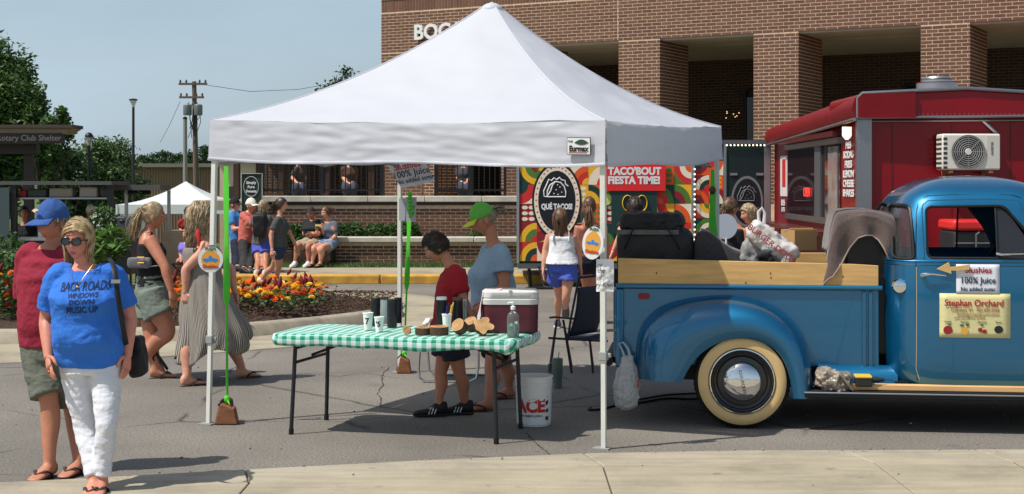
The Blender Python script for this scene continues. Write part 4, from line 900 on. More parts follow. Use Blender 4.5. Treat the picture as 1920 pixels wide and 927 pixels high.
bmx = bmesh.new(); bmx.from_mesh(roof.data); bmesh.ops.remove_doubles(bmx, verts=bmx.verts, dist=.003); bmesh.ops.recalc_face_normals(bmx, faces=bmx.faces); bmx.to_mesh(roof.data); bmx.free()
m = MB(); m.ell(apex-Vector((0, 0, .075)), (.09, .09, .06), 16, 8); m.build('apex_cap', CLO, can)
for i in range(4):
    a, b = crn[i], crn[(i+1) % 4]; nrm = Vector(((b-a).y, -(b-a).x, 0)).normalized()
    if nrm.dot((a+b)/2-CEN) < 0: nrm = -nrm
    m = MB()
    def fv(u, v, a=a, b=b, i=i, nrm=nrm):
        p = a+(b-a)*u; h = .292+.012*sin(u*9+i*2); sag = .02*4*u*(1-u)
        ed = min(1, 8*u*(1-u)*2)
        o = .009*nz3(u*7+i*11, v*3.3, 1.5)+.007*nz3(u*19+i*3, v*7, 4)+.02*v*nz3(u*5, i*3, 7.7)
        return Vector((p.x, p.y, p.z-sag-h*v))+nrm*(o*ed+.004+.012*v)
    m.grid(fv, 90, 22); m.build('valance', CLO, can, smooth=180)
    m = MB(); m.grid(lambda u, v, f=fv, nn=nrm: f(u, .93+.065*v)+nn*(.004+.003*sin(v*pi)), 90, 3); m.build('hem', CLO, can, smooth=180)
for i in range(4):   # piping on the hips
    m = MB(); pts = []
    for k in range(25):
        t = k/24*.96; p = crn[i].lerp(apex, t); p.z -= .14*4*t*(1-t); pts.append(p+Vector((0, 0, .001)))
    m.tube(pts, .008, 6); m.build('piping', CLO, can)
# logo patch on the front valance
vd = (crn[1]-crn[0]).normalized(); vn = Vector((vd.y, -vd.x, 0)); lp = crn[1]-vd*.175-Vector((0, 0, .17))+vn*.03
def patch(parent, c, ux, un, w_, h_, mat, th=.003, name='patch'):
    m = MB(); m.prism([(-w_/2, -h_/2), (w_/2, -h_/2), (w_/2, h_/2), (-w_/2, h_/2)], c, ux, (0, 0, 1), un, th); return m.build(name, mat, parent, smooth=0)
INK = M('ink_black', (24, 24, 26), .7)
lg = patch(can, lp, vd, vn, .165, .115, INK, name='logo_patch'); patch(lg, lp+vn*.004, vd, vn, .157, .107, WHT, name='logo_ground')
text('Eurmax', .052, INK, lg, lp+vn*.009-Vector((0, 0, .018)), vd, (0, 0, 1), th=.001, sx=.82, bold=.002); text('THE', .018, INK, lg, lp+vn*.009+Vector((0, 0, .03))-vd*.058, vd, (0, 0, 1), th=.001)
m = MB(); m.prism([(-.05+.1*t, .022*sin(pi*t)) for t in [i/10 for i in range(11)]]+[(.05-.1*t, -.014*sin(pi*t)) for t in [i/10 for i in range(1, 10)]], lp+vn*.009+Vector((0, 0, .022))+vd*.02, vd, (0, 0, 1), vn, .001); m.build('leaf_mark', M('leaf_ink', (44, 70, 62), .6), lg, smooth=0)
m = MB(); m.prism([(-.07, -.002), (.06, -.002), (.06, .002), (-.07, .002)], lp+vn*.009-Vector((0, 0, .042)), vd, (0, 0, 1), vn, .001); m.build('red_line', M('red_ink', (176, 70, 60), .6), lg, smooth=0)
LEGM = M('leg_white', (214, 214, 206), .45, var=.06, vs=6)
feet = {'fl': Vector((-2.205, 10.75, 0)), 'fr': FR.copy(), 'br': BR.copy(), 'bl': BL.copy()}
feet['fr'] += Vector((.005, 0, 0))
for nm, top in (('fl', FL), ('fr', FR), ('br', BR), ('bl', BL)):
    f = feet[nm]; tp = Vector((top.x, top.y, 2.12)); md = f.lerp(tp, .29)
    lx = (md-f)
    m = MB(); m.tube([md-Vector((0, 0, .04)), tp], .026, 4, ax=(1, .45, 0)); leg = m.build('leg', LEGM, can, smooth=0, bevel=.004)
    m = MB(); m.tube([f+Vector((0, 0, .012)), md], .021, 4, ax=(1, .45, 0)); m.build('leg_extension', LEGM, leg, smooth=0)
    m = MB(); m.box(md, (.055, .055, .06), rz=-TH); m.box(md+Vector((.035, -.01, .005)), (.03, .02, .03), rz=-TH); m.build('slider', M('slider_grey', (150, 152, 150), .5), leg, smooth=0, bevel=.006)
    m = MB(); m.box(f+Vector((-.012, 0, .006)), (.11, .08, .01), rz=-TH); m.build('foot_plate', M('slider_grey'), leg, smooth=0)
# scissor truss inside the roof edge
for i in range(4):
    a, b = crn[i], crn[(i+1) % 4]; ins = (CEN-(a+b)/2); ins.z = 0; ins.normalize()
    m = MB(); z1, z0 = 2.06, 1.84
    for k in range(2):
        p = a.lerp(b, .02+.48*k)+ins*.09; q = a.lerp(b, .5+.48*k)+ins*.09
        m.tube([(p.x, p.y, z1), (q.x, q.y, z0+.06)], .013, 4); m.tube([(p.x, p.y, z0+.06), (q.x, q.y, z1)], .013, 4)
    m.build('truss', M('slider_grey'), can, smooth=0)
# ------------------------------------------------------------ weights on green straps
GST = M('green_strap', (98, 214, 62), .6, thin=.25); WDB = M('weight_wood', (134, 88, 58), .8, var=.3, vs=9, stretch=(1, 1, 8)); WDB2 = M('weight_wood_dark', (92, 62, 46), .85, var=.3, vs=9)
def weight(label, c, Ztop, sx=1.0):
    t = thing('canopy_weight', label, 'weight', c, 'wooden canopy weights'); x, y = c[0], c[1]
    m = MB(); m.prism([(-.085*sx, 0), (.085*sx, 0), (.06*sx, .12), (-.04*sx, .15)], (x, y, .004), (1, 0, 0), (0, 0, 1), (0, 1, 0), .09); m.build('block', WDB, t, smooth=0, bevel=.008)
    m = MB(); m.prism([(-.09*sx, 0), (.05*sx, 0), (.03*sx, .16), (-.01*sx, .19), (-.05*sx, .16)], (x-.01, y+.095, .004), (1, 0, 0), (0, 0, 1), (0, 1, 0), .09); m.build('block', WDB2, t, smooth=0, bevel=.008)
    m = MB(); top = Vector(Ztop); pts = []
    for k in range(31):
        q = k/30; p = Vector((x, y+.06, .17)).lerp(top, q); ww = .009+(.012 if q > .42 else 0)*(1+.4*sin(q*16)); tw = .5*sin(q*5)
        pts.append([p+Vector((ww*cos(tw), ww*sin(tw), 0)), p-Vector((ww*cos(tw), ww*sin(tw), 0)), p-Vector((ww*cos(tw)-.001, ww*sin(tw)+.002, 0)), p+Vector((ww*cos(tw)-.001, ww*sin(tw)-.002, 0))])
    m.loft(pts); m.build('strap', GST, t, smooth=60)
    m = MB(); m.ell((x, y+.05, .18), (.025, .02, .03), 8, 6); m.tube([(x, y+.05, .18), (x+.03, y+.0, .15)], [.01, .004], 6); m.build('knot', GST, t)
    m = MB(); m.tube([(x-.06, y+.02, .14), (x-.01, y+.05, .19)], .006, 6); m.build('hook', BLK, t); return t
weight('brown wooden weight on a green strap at the left front canopy leg', (XP(423, 10.72), 10.72, 0), W(424, 312, 10.78))
weight('brown wooden weight on a green strap hanging behind the table', (XP(757, 13.62), 13.62, 0), W(769, 365, 13.7), .8)
w3 = thing('strap_ribbon', 'green ribbon hanging from the far right canopy leg', 'ribbon', (XP(1336, 12.55), 12.55, 1.2)); m = MB()
m.loft([[W(1336+dx*s_, py, 12.5), W(1336-dx*s_, py, 12.5), W(1336-dx*s_, py, 12.505), W(1336+dx*s_, py, 12.505)] for s_, (dx, py) in zip((1,)*7, [(3, 318), (4, 345), (6, 365), (5, 395), (7, 420), (9, 440), (6, 447)])]); m.build('ribbon', GST, w3, smooth=60)
m = MB(); m.ell(W(1336, 357, 12.49), (.03, .03, .035), 8, 6); m.build('knot', WDB2, w3)
# round slush signs
def roundsign(label, c, r, ry, tilt, ux, n):
    t = thing('round_sign', label, 'sign', c, 'round signs on the canopy legs'); c = Vector(c); ux = Vector(ux).normalized(); n = Vector(n).normalized()
    uy = Vector((0, 0, 1)); R_ = Matrix.Rotation(tilt, 3, n); ux = R_ @ ux; uy = R_ @ uy
    def disc(r0, r1, off, mat, nm, par, th=.003): m = MB(); m.prism([(cos(2*pi*i/36)*r0, sin(2*pi*i/36)*r1) for i in range(36)], c+n*off, ux, uy, n, th); return m.build(nm, mat, par, smooth=0)
    b = disc(r, ry, 0, WHT, 'board', t, .006); disc(r*.74, ry*.7, .0065, M('sign_orange', (226, 160, 62), .6), 'print', b, .001)
    m = MB(); k = r*.6; trk = [(-1, -.15), (-1, .15), (-.25, .15), (-.2, .5), (.1, .52), (.3, .2), (.95, .1), (1, -.15), (.75, -.2), (.6, -.4), (.4, -.2), (-.4, -.2), (-.6, -.4), (-.75, -.2)]
    m.prism([(x*k, y*k) for x, y in trk], c+n*.008, ux, uy, n, .0012); m.build('truck_print', M('sign_blue', (54, 128, 206), .6), b, smooth=0)
    text('FUZA', r*.36, M('sign_green', (70, 110, 60), .6), b, c+n*.009+uy*ry*.83, ux, uy, th=.0008, bold=.001); text('Slushies', r*.42, M('sign_redtext', (196, 70, 50), .6), b, c+n*.0095-uy*ry*.53, ux, uy, th=.0008, bold=.001)
    m = MB(); m.ell(c-n*.02+uy*ry, (.022, .015, .012), 8, 6); m.build('clip', M('clip_brown', (92, 76, 60), .7), t)
roundsign('white round sign with a blue truck on the left front canopy leg', W(395, 487, 10.66), .09, .094, 0, (1, 0, 0), (0, -1, 0))
roundsign('white oval sign with a blue truck on the right front canopy leg', W(1112, 456, 9.68), .072, .108, -.12, (.9, -.35, 0), (-.35, -.9, 0))
# handwritten sheet on the front right leg
ps = thing('handwritten_sheet', 'white handwritten paper taped to the right front canopy leg', 'paper', W(1134, 548, 9.69)); m = MB()
def pf(u, v): p = W(1118+33*u, 486+61*v, 9.69); return p+Vector((0, .012*nz3(u*3, v*4, 2)-.012*sin(u*pi)+.004*nz3(u*9, v*9, 5), 0))
m.grid(pf, 16, 24); PAP = M('paper', (226, 226, 226), .8); m.build('sheet', PAP, ps, smooth=180, fix=False)
for s_, px, py in (('er', 1124, 498), ('the', 1127, 508), ('of', 1123, 522), ('ry Kiwi', 1133, 535)): text(s_, .046, INK, ps, W(px, py, 9.665), th=.0006, sx=.85, shear=.2)
# tilted slush sign by the back left leg
ss = thing('slush_sign', 'tilted white slushies sign hung beside the back left canopy leg', 'sign', W(768, 330, 13.55)); m = MB(); Ys = 13.55
qc = [W(722, 302, Ys), W(794, 298, Ys-.1), W(816, 341, Ys-.1), W(752, 353, Ys)]
m.add([*qc, *[p+Vector((0, .008, 0)) for p in qc]], [(0, 1, 2, 3), (4, 7, 6, 5), (0, 4, 5, 1), (1, 5, 6, 2), (2, 6, 7, 3), (3, 7, 4, 0)]); m.build('board', M('sign_card', (228, 228, 232), .6, thin=.35), ss, smooth=0)
sux = (qc[2]-qc[3]).normalized(); suy = (qc[0]-qc[3]).normalized(); suy = (suy-sux*0).normalized()
RDT = M('red_letter', (170, 40, 46), .6); NVT = M('navy_letter', (40, 56, 80), .6)
mid = (qc[0]+qc[1]+qc[2]+qc[3])/4; snn = Vector((0, -1, 0))
for s_, k, sz, mm in (('Slushies', .07, .085, RDT), ('100% Juice', -.005, .085, NVT), ('No added sugar', -.075, .058, NVT)): text(s_, sz, mm, ss, mid+suy*k+snn*.03, sux, (-.25, 0, .97), th=.001, bold=.0012)
ns = thing('paper_notice', 'pair of grey paper sheets tied to the back left leg with green ribbon', 'paper', W(765, 415, 13.62))
for a, b, c_, d in ((749, 372, 760, 414), (762, 370, 780, 416)): m = MB(); m.prism([(XP(a, 13.6), ZP(d, 13.6)), (XP(b, 13.6) if 0 else XP(c_, 13.6), ZP(d, 13.6)), (XP(c_, 13.6)+.01, ZP(b, 13.6)), (XP(a, 13.6), ZP(b, 13.6))], (0, 13.55, 0), (1, 0, 0), (0, 0, 1), (0, 1, 0), .004); m.build('sheet', M('grey_paper', (176, 178, 182), .8), ns, smooth=0)
m = MB()
for k in range(7): m.tube([W(769, 360+6*k, 13.53), W(769+random.uniform(-5, 6), 364+7*k, 13.5), W(769+random.uniform(-7, 9), 372+6*k, 13.53)], [.012, .02, .008], 6, sq=.3)
m.build('ribbon', GST, ns)
# ------------------------------------------------------------ gingham table
TT = radians(15); TC = Vector((-.74, 10.45, 0)); TZ = .70; tu = Vector((cos(TT), -sin(TT), 0)); tv = Vector((sin(TT), cos(TT), 0))
table = thing('folding_table', 'long folding table under a green and white gingham cloth', 'table', TC)
def ging(n, l, b):
    v = n.new('ShaderNodeTexCoord').outputs['Object']; s = n.new('ShaderNodeSeparateXYZ'); l.new(v, s.inputs[0])
    def mth(op, a, b_=None):
        q = n.new('ShaderNodeMath'); q.operation = op
        for i, z in ((0, a), (1, b_)):
            if z is None: continue
            if hasattr(z, 'links'): l.new(z, q.inputs[i])
            else: q.inputs[i].default_value = z
        return q.outputs[0]
    def stripe(x): return mth('LESS_THAN', mth('FRACT', mth('MULTIPLY', x, 1/.068)), .5)
    a = stripe(mth('ADD', s.outputs[0], 5.0)); c = stripe(mth('ADD', mth('SUBTRACT', s.outputs[1], s.outputs[2]), 5.012))
    f = mth('MULTIPLY', mth('ADD', a, c), .5)
    col = _ramp(n, l, f, [(0, lin((232, 238, 236))), (.5, lin((136, 204, 184))), (1, lin((28, 138, 108)))])
    l.new(col, b.inputs['Base Color']); b.inputs['Roughness'].default_value = .38
    bp = n.new('ShaderNodeBump'); bp.inputs['Strength'].default_value = .35; bp.inputs['Distance'].default_value = .02; l.new(_noise(n, l, v, 9, 3), bp.inputs['Height']); l.new(bp.outputs[0], b.inputs['Normal'])
GING = node_mat('gingham', ging)
def rrect(hx, hy, r, n=8):
    o = []
    for q, (sx, sy) in enumerate(((1, 1), (-1, 1), (-1, -1), (1, -1))):
        for k in range(n+1): a = q*pi/2+pi/2*k/n; o.append((sx*(hx-r)+cos(a)*r, sy*(hy-r)+sin(a)*r))
        nx_ = ((-1, 1), (-1, -1), (1, -1), (1, 1))[q]
        e0 = o[-1]; e1 = ((nx_[0]*(hx-r)+cos((q+1)*pi/2)*r), (nx_[1]*(hy-r)+sin((q+1)*pi/2)*r))
        m_ = 24 if q % 2 == 0 else 10
        for k in range(1, m_): o.append((e0[0]+(e1[0]-e0[0])*k/m_, e0[1]+(e1[1]-e0[1])*k/m_))
    return o
base = rrect(.885, .385, .09); rings = []
for hx, z, wob in ((.0, .0, 0), (.5, .0, 0), (.9, .002, 0), (.975, .001, 0), (1., -.008, .2), (1.008, -.03, .6), (1.004, -.062, 1), (.985, -.08, 1), (.97, -.083, 1)):
    rg = []
    for i, (x, y) in enumerate(base):
        g = wob*(.007*sin(i*1.9)+.02*nz3(i*.21, 1, 2)); k = hx+(g if hx > .9 else 0)*1.2
        if hx < .95: k = hx
        rg.append((x*k, y*k, z+(wob*.034*nz3(i*.17, 2, 3))+.006*nz3(x*hx*4, y*hx*4, 9)))
    rings.append(rg)
m = MB(); m.loft(rings, caps=False); cl = m.build('tablecloth', GING, table, smooth=60, local=True); cl.location = (0, 0, TZ+.006); cl.rotation_euler = (0, 0, -TT)
m = MB(); m.box(TC+Vector((0, 0, TZ-.025)), (1.72, .72, .04), rz=-TT); m.build('table_top', M('table_plastic', (200, 200, 196), .6), table, smooth=0)
def tp(x, y, z): return TC+tu*x+tv*y+Vector((0, 0, z))
LEGB = M('table_leg_black', (34, 34, 38), .45)
for sx in (-1, 1):
    for sy in (-1, 1):
        m = MB(); m.tube([tp(sx*.72, sy*.3, TZ-.04), tp(sx*.745, sy*.325, .0)], .0145, 8); lg_ = m.build('leg', LEGB, table)
        m = MB(); m.tube([tp(sx*.744, sy*.324, .0), tp(sx*.743, sy*.323, .04)], .018, 8); m.build('foot_cap', BLK, lg_)
    for z in (.6, .5): m = MB(); m.tube([tp(sx*.725, -.305, z), tp(sx*.725, .305, z)], .011, 6); m.build('cross_brace', LEGB, table)
    m = MB(); m.tube([tp(sx*.725, 0, .52), tp(sx*.35, 0, TZ-.04)], .011, 6); m.build('folding_brace', LEGB, table)
TOP = TZ+.01
def onT(px, py): 
    Y = (HC-TOP)*F/(py-CY); return Vector((XP(px, Y), Y, TOP))
FOAM = M('foam_cup', (236, 236, 232), .7); CUPB = M('cup_black', (26, 27, 30), .35); STL = M('steel_cup', (186, 188, 190), .25, metal=.9)
def cup(label, px, py, r, h, mats, grp='foam cups on the table', digit=None, name='foam_cup', cat='cup', lid=None, parts=None):
    c = onT(px, py); t = thing(name, label, cat, c, grp); m = MB()
    m.lathe(c, [(r*.72, 0), (r*.74, .004), (r*.98, h-.012), (r*1.06, h-.01), (r*1.06, h), (r*.95, h), (r*.75, h-.03)], 24); m.build('cup', mats, t)
    if digit: text(digit, h*.5, INK, t, c+Vector((-.004, -r*.93, h*.5)), th=.002, bold=.001)
    return t, c
cup('taller white foam cup marked 7, leftmost thing on the table', 690, 619, .036, .125, FOAM, digit='7'); cup('shorter white foam cup marked with a five beside the black stacks', 711, 622, .034, .105, FOAM, digit="'5")
t_, c_ = cup('white foam cup holding blue and yellow pens', 838, 622, .034, .125, FOAM)
for k, (cc, dx) in enumerate((((44, 48, 130), -.008), ((232, 196, 90), .014), ((40, 40, 60), .0), ((240, 200, 110), .022))):
    m = MB(); m.tube([c_+Vector((dx*.4, .005*k, .02)), c_+Vector((dx*1.5+.012, .004*k, .18+.008*k))], .0048, 6); tag(m.build('pen', M('pen%d' % k, cc, .4)), ['blue pen standing in the foam cup', 'yellow pen standing in the foam cup', 'dark pen at the back of the foam cup', 'pale yellow pen leaning right in the foam cup'][k], 'pen', 'pens in the foam cup')
def canister(label, px, py, r, h, mb_, lidm=None, grp='tall cup stacks on the table'):
    c = onT(px, py); t = thing('cup_stack', label, 'cup stack', c, grp); m = MB(); m.lathe(c, [(r*.92, 0), (r, .006), (r, h-.03), (r*.97, h-.022)], 24); m.build('sleeve', mb_, t)
    m = MB(); m.lathe(c, [(r*.97, h-.0215), (r*1.02, h-.018), (r*1.02, h-.004), (r*.9, h)], 24); m.build('lid', lidm or mb_, t)
BRL = M('cup_brown', (112, 86, 66), .6)
canister('black cup stack at the left of the first cluster on the table', 704, 611, .034, .205, CUPB); canister('white cup stack with brown lid in the first cluster', 721, 607, .03, .2, FOAM, BRL)
canister('black cup stack beside the canopy pole', 735, 614, .036, .205, CUPB); canister('dark narrow cup stack rightmost in the first cluster', 746, 606, .028, .19, M('cup_dark_blue', (38, 38, 54), .35), CUPB)
canister('black cup stack with white lid left of the pens', 828, 612, .038, .215, CUPB, FOAM); canister('black cup stack with brown lid right of the pens', 858, 610, .036, .205, CUPB, BRL)
canister('slim steel tumbler stack right of the pen cup', 872, 607, .016, .18, STL)
# log slices
WF = M('log_face', (196, 156, 108), .8, var=.22, vs=14, bump=.3, bs=40); BK = M('log_bark', (82, 62, 48), .95, var=.35, vs=14, bump=.9, bs=40, bd=.01)
def log(label, px, py, r, th, axis, lift=None, irr=.06):
    c = onT(px, py); t = thing('log_slice', label, 'log slice', c, 'log slices on the table'); a = Vector(axis).normalized(); x, y = basis(a)
    up_ = r*sqrt(max(0, 1-a.z*a.z))+.5*th*abs(a.z) if lift is None else lift
    cc = c+Vector((0, 0, up_)); n = 26; rr = [r*(1+irr*nz3(cos(2*pi*i/n)*1.3+px, sin(2*pi*i/n)*1.3, 5)*2) for i in range(n)]
    def rg(h, k): return [cc+a*h+x*(cos(2*pi*i/n)*rr[i]*k)+y*(sin(2*pi*i/n)*rr[i]*k) for i in range(n)]
    m = MB(); m.loft([rg(-th/2, .95), rg(-th/2, 1), rg(0, 1.03), rg(th/2, 1)], caps=False); m.build('bark', BK, t, smooth=60)
    for h in (th/2, -th/2):
        m = MB(); m.add(rg(h, .985), [tuple(range(n))]); f = m.build('cut_face', WF, t, smooth=0, fix=False)
        for q in (.3, .55, .78): 
            if h > 0: m = MB(); m.tube([p+a*.0008 for p in rg(h, q)], .0012, 4, loop=True, caps=False); m.build('growth_ring', M('log_ring', (168, 114, 68), .8), f)
    return t
log('small round log slice standing at the left of the wood pieces', 763, 628, .028, .03, (-.1, -1, .25)); log('flat reddish log slice left of the darker stump slice', 793, 627, .055, .045, (0, -.05, 1)); log('dark barked flat stump slice in front of the pen cup', 823, 628, .065, .055, (.0, -.06, 1))
log('pale round log slice leaning left of the big orange one', 862, 629, .05, .06, (-.55, -.75, .6)); log('pale log slice lying behind the leaning round one', 884, 622, .045, .07, (-.3, -.5, .8), .05)
log('large irregular orange log slice leaning beside the cooler', 907, 629, .062, .04, (.1, -.8, .62), None, .3); log('thin dark bark offcut between the log slices and the cooler', 936, 621, .04, .03, (0, 0, 1))
# drinks cooler
co = onT(957, 612); co.y = 10.42; cool = thing('drink_cooler', 'maroon drink cooler with white lid at the right end of the table', 'cooler', co)
m = MB(); co.x = XP(957, 10.42)
def crect(hx, hy, r, z): return [(co.x+x, co.y+y, TOP+z) for x, y in rrect(hx, hy, r, 5)]
m.loft([crect(.188, .14, .07, .004), crect(.192, .145, .07, .02)]+[crect(.192+.002*(k % 2), .145+.002*(k % 2), .07, .03+.012*k) for k in range(6)]+[crect(.195, .147, .07, .20)]); m.build('body', M('cooler_maroon', (86, 30, 44), .45), cool, smooth=50)
m = MB(); m.loft([crect(.2, .152, .07, .2005), crect(.203, .155, .07, .235), crect(.197, .149, .07, .24), crect(.196, .148, .07, .246), crect(.2, .152, .07, .25), crect(.198, .15, .07, .285), crect(.18, .13, .06, .298)]); ld = m.build('lid', M('cooler_white', (206, 204, 200), .5), cool, smooth=50)
m = MB(); m.bp((co.x-.012, co.y-.154, TOP+.255), (co.x+.012, co.y-.14, TOP+.302)); m.build('seam', M('cooler_grey', (170, 168, 164), .5), ld, smooth=0, bevel=.004)
m = MB(); m.lathe((co.x, co.y-.148, TOP+.06), [(.018, 0), (.018, .03), (.01, .05)], 12, axis=(0, -1, 0)); m.build('spigot', M('cooler_white'), cool)
# towel over the cooler corner
tw = thing('towel', 'white and pink cloth hanging over the left corner of the cooler', 'towel', (co.x-.2, co.y, TOP+.1)); m = MB()
def tf(u, v):
    a = u*pi*.9-.3; x = co.x-.19-.035*v-.02*sin(u*9)*v; y = co.y-.12+.2*u
    z = TOP+.305-.29*v if v > .25 else TOP+.305-.02*sin(v*6); x += (.13*(1-v/.25) if v < .25 else 0)+.012*nz3(u*5, v*4, 1)
    return Vector((x, y+.01*nz3(u*6, v*5, 4), z+.012*nz3(u*4, v*4, 8)))
m.grid(tf, 22, 26); m.build('cloth', M('towel_white', (206, 198, 196), .9, var=.12, vs=12, c2=(216, 170, 176)), tw, smooth=180)
# sanitiser bottle
sb = onT(962, 632); bt = thing('sanitizer_bottle', 'clear pump bottle of hand sanitizer at the right of the table', 'bottle', sb)
GLS = M('clear_plastic', (214, 226, 226), .08, trans=.9, ior=1.2, spec=.4); m = MB(); m.lathe(sb, [(.036, 0), (.041, .004), (.042, .13), (.036, .155), (.014, .175), (.013, .19)], 28); m.build('bottle', GLS, bt)
m = MB(); m.lathe(sb, [(.036, .004), (.038, .008), (.038, .085)], 24); m.build('gel', M('gel', (204, 222, 216), .1, trans=.8, ior=1.33), bt)
m = MB(); m.lathe(sb, [(.016, .185), (.017, .205), (.011, .21), (.006, .212), (.006, .225), (.012, .228), (.012, .238)], 16); m.tube([sb+Vector((0, 0, .233)), sb+Vector((-.03, 0, .232)), sb+Vector((-.034, 0, .226))], .006, 8); m.build('pump', WHT, bt)
m = MB(); m.lathe(sb-Vector((.012, .0405, -.085)), [(.012, 0), (.012, .003)], 12, axis=(0, -1, 0)); m.build('label_print', M('label_green', (120, 190, 130), .5), bt)
# ------------------------------------------------------------ bucket, tumbler, chairs
def gnd(px, py): Y = HC*F/(py-CY); return Vector((XP(px, Y), Y, 0))
bk = gnd(1001, 797); bu = thing('bucket', 'white plastic bucket with red lettering under the table end', 'bucket', bk); BW = M('bucket_white', (224, 222, 216), .45)
m = MB(); m.lathe(bk, [(.118, .002), (.122, .006), (.131, .29), (.136, .292), (.136, .30), (.131, .303), (.132, .315), (.138, .317), (.138, .325), (.133, .328), (.134, .345), (.14, .347), (.14, .36), (.134, .36), (.124, .02)], 36, caps=False); m.add([bk+Vector((cos(2*pi*i/36)*.118, sin(2*pi*i/36)*.118, .003)) for i in range(36)], [tuple(range(36))]); m.build('pail', BW, bu, smooth=50)
m = MB(); m.tube([bk+Vector((cos(a)*.145, -.06*sin(a)-.0, .33-.02-.17*sin(a))) for a in [pi*i/14 for i in range(15)]], .003, 6); m.build('bail', AL, bu)
def curved_text(s, size, mat, parent, c, r, ang0, z, sx=1, bold=0):
    o = text(s, size, mat, parent, Vector((0, 0, 0)), th=.0006, sx=sx, bold=bold); org = ORG[parent.name]
    for v in o.data.vertices:
        p = v.co+org; a = ang0+p.x/r; v.co = Vector((c.x+sin(a)*(r-p.y), c.y-cos(a)*(r-p.y), z+p.z))-org
    return o
RINK = M('ace_red', (196, 34, 40), .5); curved_text('ACE', .125, RINK, bu, bk, .1295, -.22, .15, .95, .006); curved_text("The helpful place.", .026, INK, bu, bk, .1295, -.2, .085, 1)
m = MB(); 
for k in range(16):
    a = .72+(k % 4)*.055; z = .06+(k//4)*.055+random.uniform(0, .012); m.box(bk+Vector((sin(a)*.1285, -cos(a)*.1285, z)), (.006, .002, random.uniform(.012, .04)), rz=a)
m.build('barcode', INK, bu, smooth=0)
tm = gnd(1045, 728); tmb = thing('tumbler', 'grey green tall tumbler with straw standing on the asphalt', 'tumbler', tm); TG = M('tumbler_green', (104, 116, 108), .45)
m = MB(); m.lathe(tm, [(.038, 0), (.04, .02), (.041, .1), (.047, .12), (.048, .24), (.046, .245)], 24); m.build('cup', TG, tmb); m = MB(); m.lathe(tm, [(.0465, .2455), (.046, .255), (.01, .262)], 20); m.build('lid', TG, tmb); m = MB(); m.tube([tm+Vector((.01, 0, .26)), tm+Vector((.014, 0, .31))], .004, 6); m.build('straw', TG, tmb)
m = MB(); m.tube([tm+Vector((-.045, 0, .22)), tm+Vector((-.075, 0, .2)), tm+Vector((-.075, 0, .14)), tm+Vector((-.044, 0, .12))], .008, 8); m.build('handle', TG, tmb)
# black sling chair
fc_ = gnd(1052, 700); ch = thing('sling_chair', 'black folding sling chair behind the tailgate', 'chair', fc_); Yc = fc_.y; FB = M('chair_frame', (34, 36, 44), .4); SL = M('chair_sling', (46, 50, 62), .8, var=.12, vs=60)
def cp(px, py, dy): return W(px, py, Yc+dy)
ft = lambda px, dy: Vector((XP(px, Yc+dy), Yc+dy, 0))
for dy in (0., .5):
    m = MB(); m.tube([ft(1031, dy), cp(1044, 600, dy)], .011, 8); m.build('leg', FB, ch); m = MB(); m.tube([ft(1072, dy), cp(1056, 600, dy)], .011, 8); m.build('leg', FB, ch)
    m = MB(); m.tube([cp(1030, 596, dy), cp(1040, 595, dy), cp(1078, 598, dy)], .014, 8, sq=.7); m.build('armrest', FB, ch)
    m = MB(); m.tube([cp(1064, 640, dy), cp(1070, 600, dy), cp(1085, 522, dy)], .011, 8); m.build('back_post', FB, ch)
    m = MB(); m.tube([cp(1028, 634, dy), cp(1060, 636, dy), cp(1140, 640, dy)], .011, 8); m.build('seat_rail', FB, ch)
    m = MB(); m.tube([ft(1112, dy), cp(1106, 640, dy)], .011, 8); m.build('leg', FB, ch)
m = MB(); m.tube([cp(1085, 522, 0), cp(1090, 519, .02), cp(1090, 519, .48), cp(1085, 522, .5)], .011, 8); m.build('back_rail', FB, ch)
m = MB(); m.tube([cp(1085, 521, 0), cp(1122, 517, 0)], .011, 8); m.build('back_rail', FB, ch)
m = MB(); a_, b_ = cp(1067, 632, .0), cp(1084, 540, .0); sag = Vector((.02, 0, 0))
m.grid(lambda u, v: Vector((a_.x+(b_.x-a_.x)*v+u*.28+.02*sin(pi*v), Yc+.02+u*.42, a_.z+(b_.z-a_.z)*v)), 8, 10); bsk = m.build('back_sling', SL, ch, smooth=180); sm_ = bsk.modifiers.new('s', 'SOLIDIFY'); sm_.thickness = .006
m = MB(); m.grid(lambda u, v: Vector((XP(1066, Yc)+v*.36, Yc+.02+u*.46, ZP(634, Yc)-.015*sin(pi*v))), 6, 8); st_ = m.build('seat_sling', SL, ch, smooth=180); sm_ = st_.modifiers.new('s', 'SOLIDIFY'); sm_.thickness = .006
# silver folding chair behind the boy
sc0 = gnd(845, 718); sc_ = thing('aluminium_chair', 'silver tube folding chair standing behind the boy in red', 'chair', sc0); Y0 = sc0.y; ALT = M('alu_tube', (206, 208, 210), .2, metal=.9)
def q_(px, py, dy): return W(px, py, Y0+dy)
zz = lambda px, dy: Vector((XP(px, Y0+dy), Y0+dy, .012))
m = MB(); m.tube([q_(788, 645, 0), Vector((XP(785, Y0), Y0, .12)), Vector((XP(787, Y0), Y0, .04)), zz(797, 0), zz(880, 0), Vector((XP(893, Y0), Y0, .04)), Vector((XP(897, Y0), Y0, .14)), q_(897, 610, 0)], .011, 8); m.build('front_frame', ALT, sc_)
m = MB(); m.tube([q_(797, 600, .45), Vector((XP(800, Y0), Y0+.45, .05)), zz(815, .45), zz(912, .45), Vector((XP(922, Y0), Y0+.45, .05)), q_(905, 600, .45)], .011, 8); m.build('rear_frame', ALT, sc_)
m = MB(); m.box(q_(800, 604, .2), (.05, .5, .025)); m.build('armrest', WHT, sc_, smooth=0, bevel=.008)
m = MB(); m.box(q_(895, 604, .2), (.05, .5, .025)); m.build('armrest', WHT, sc_, smooth=0, bevel=.008)
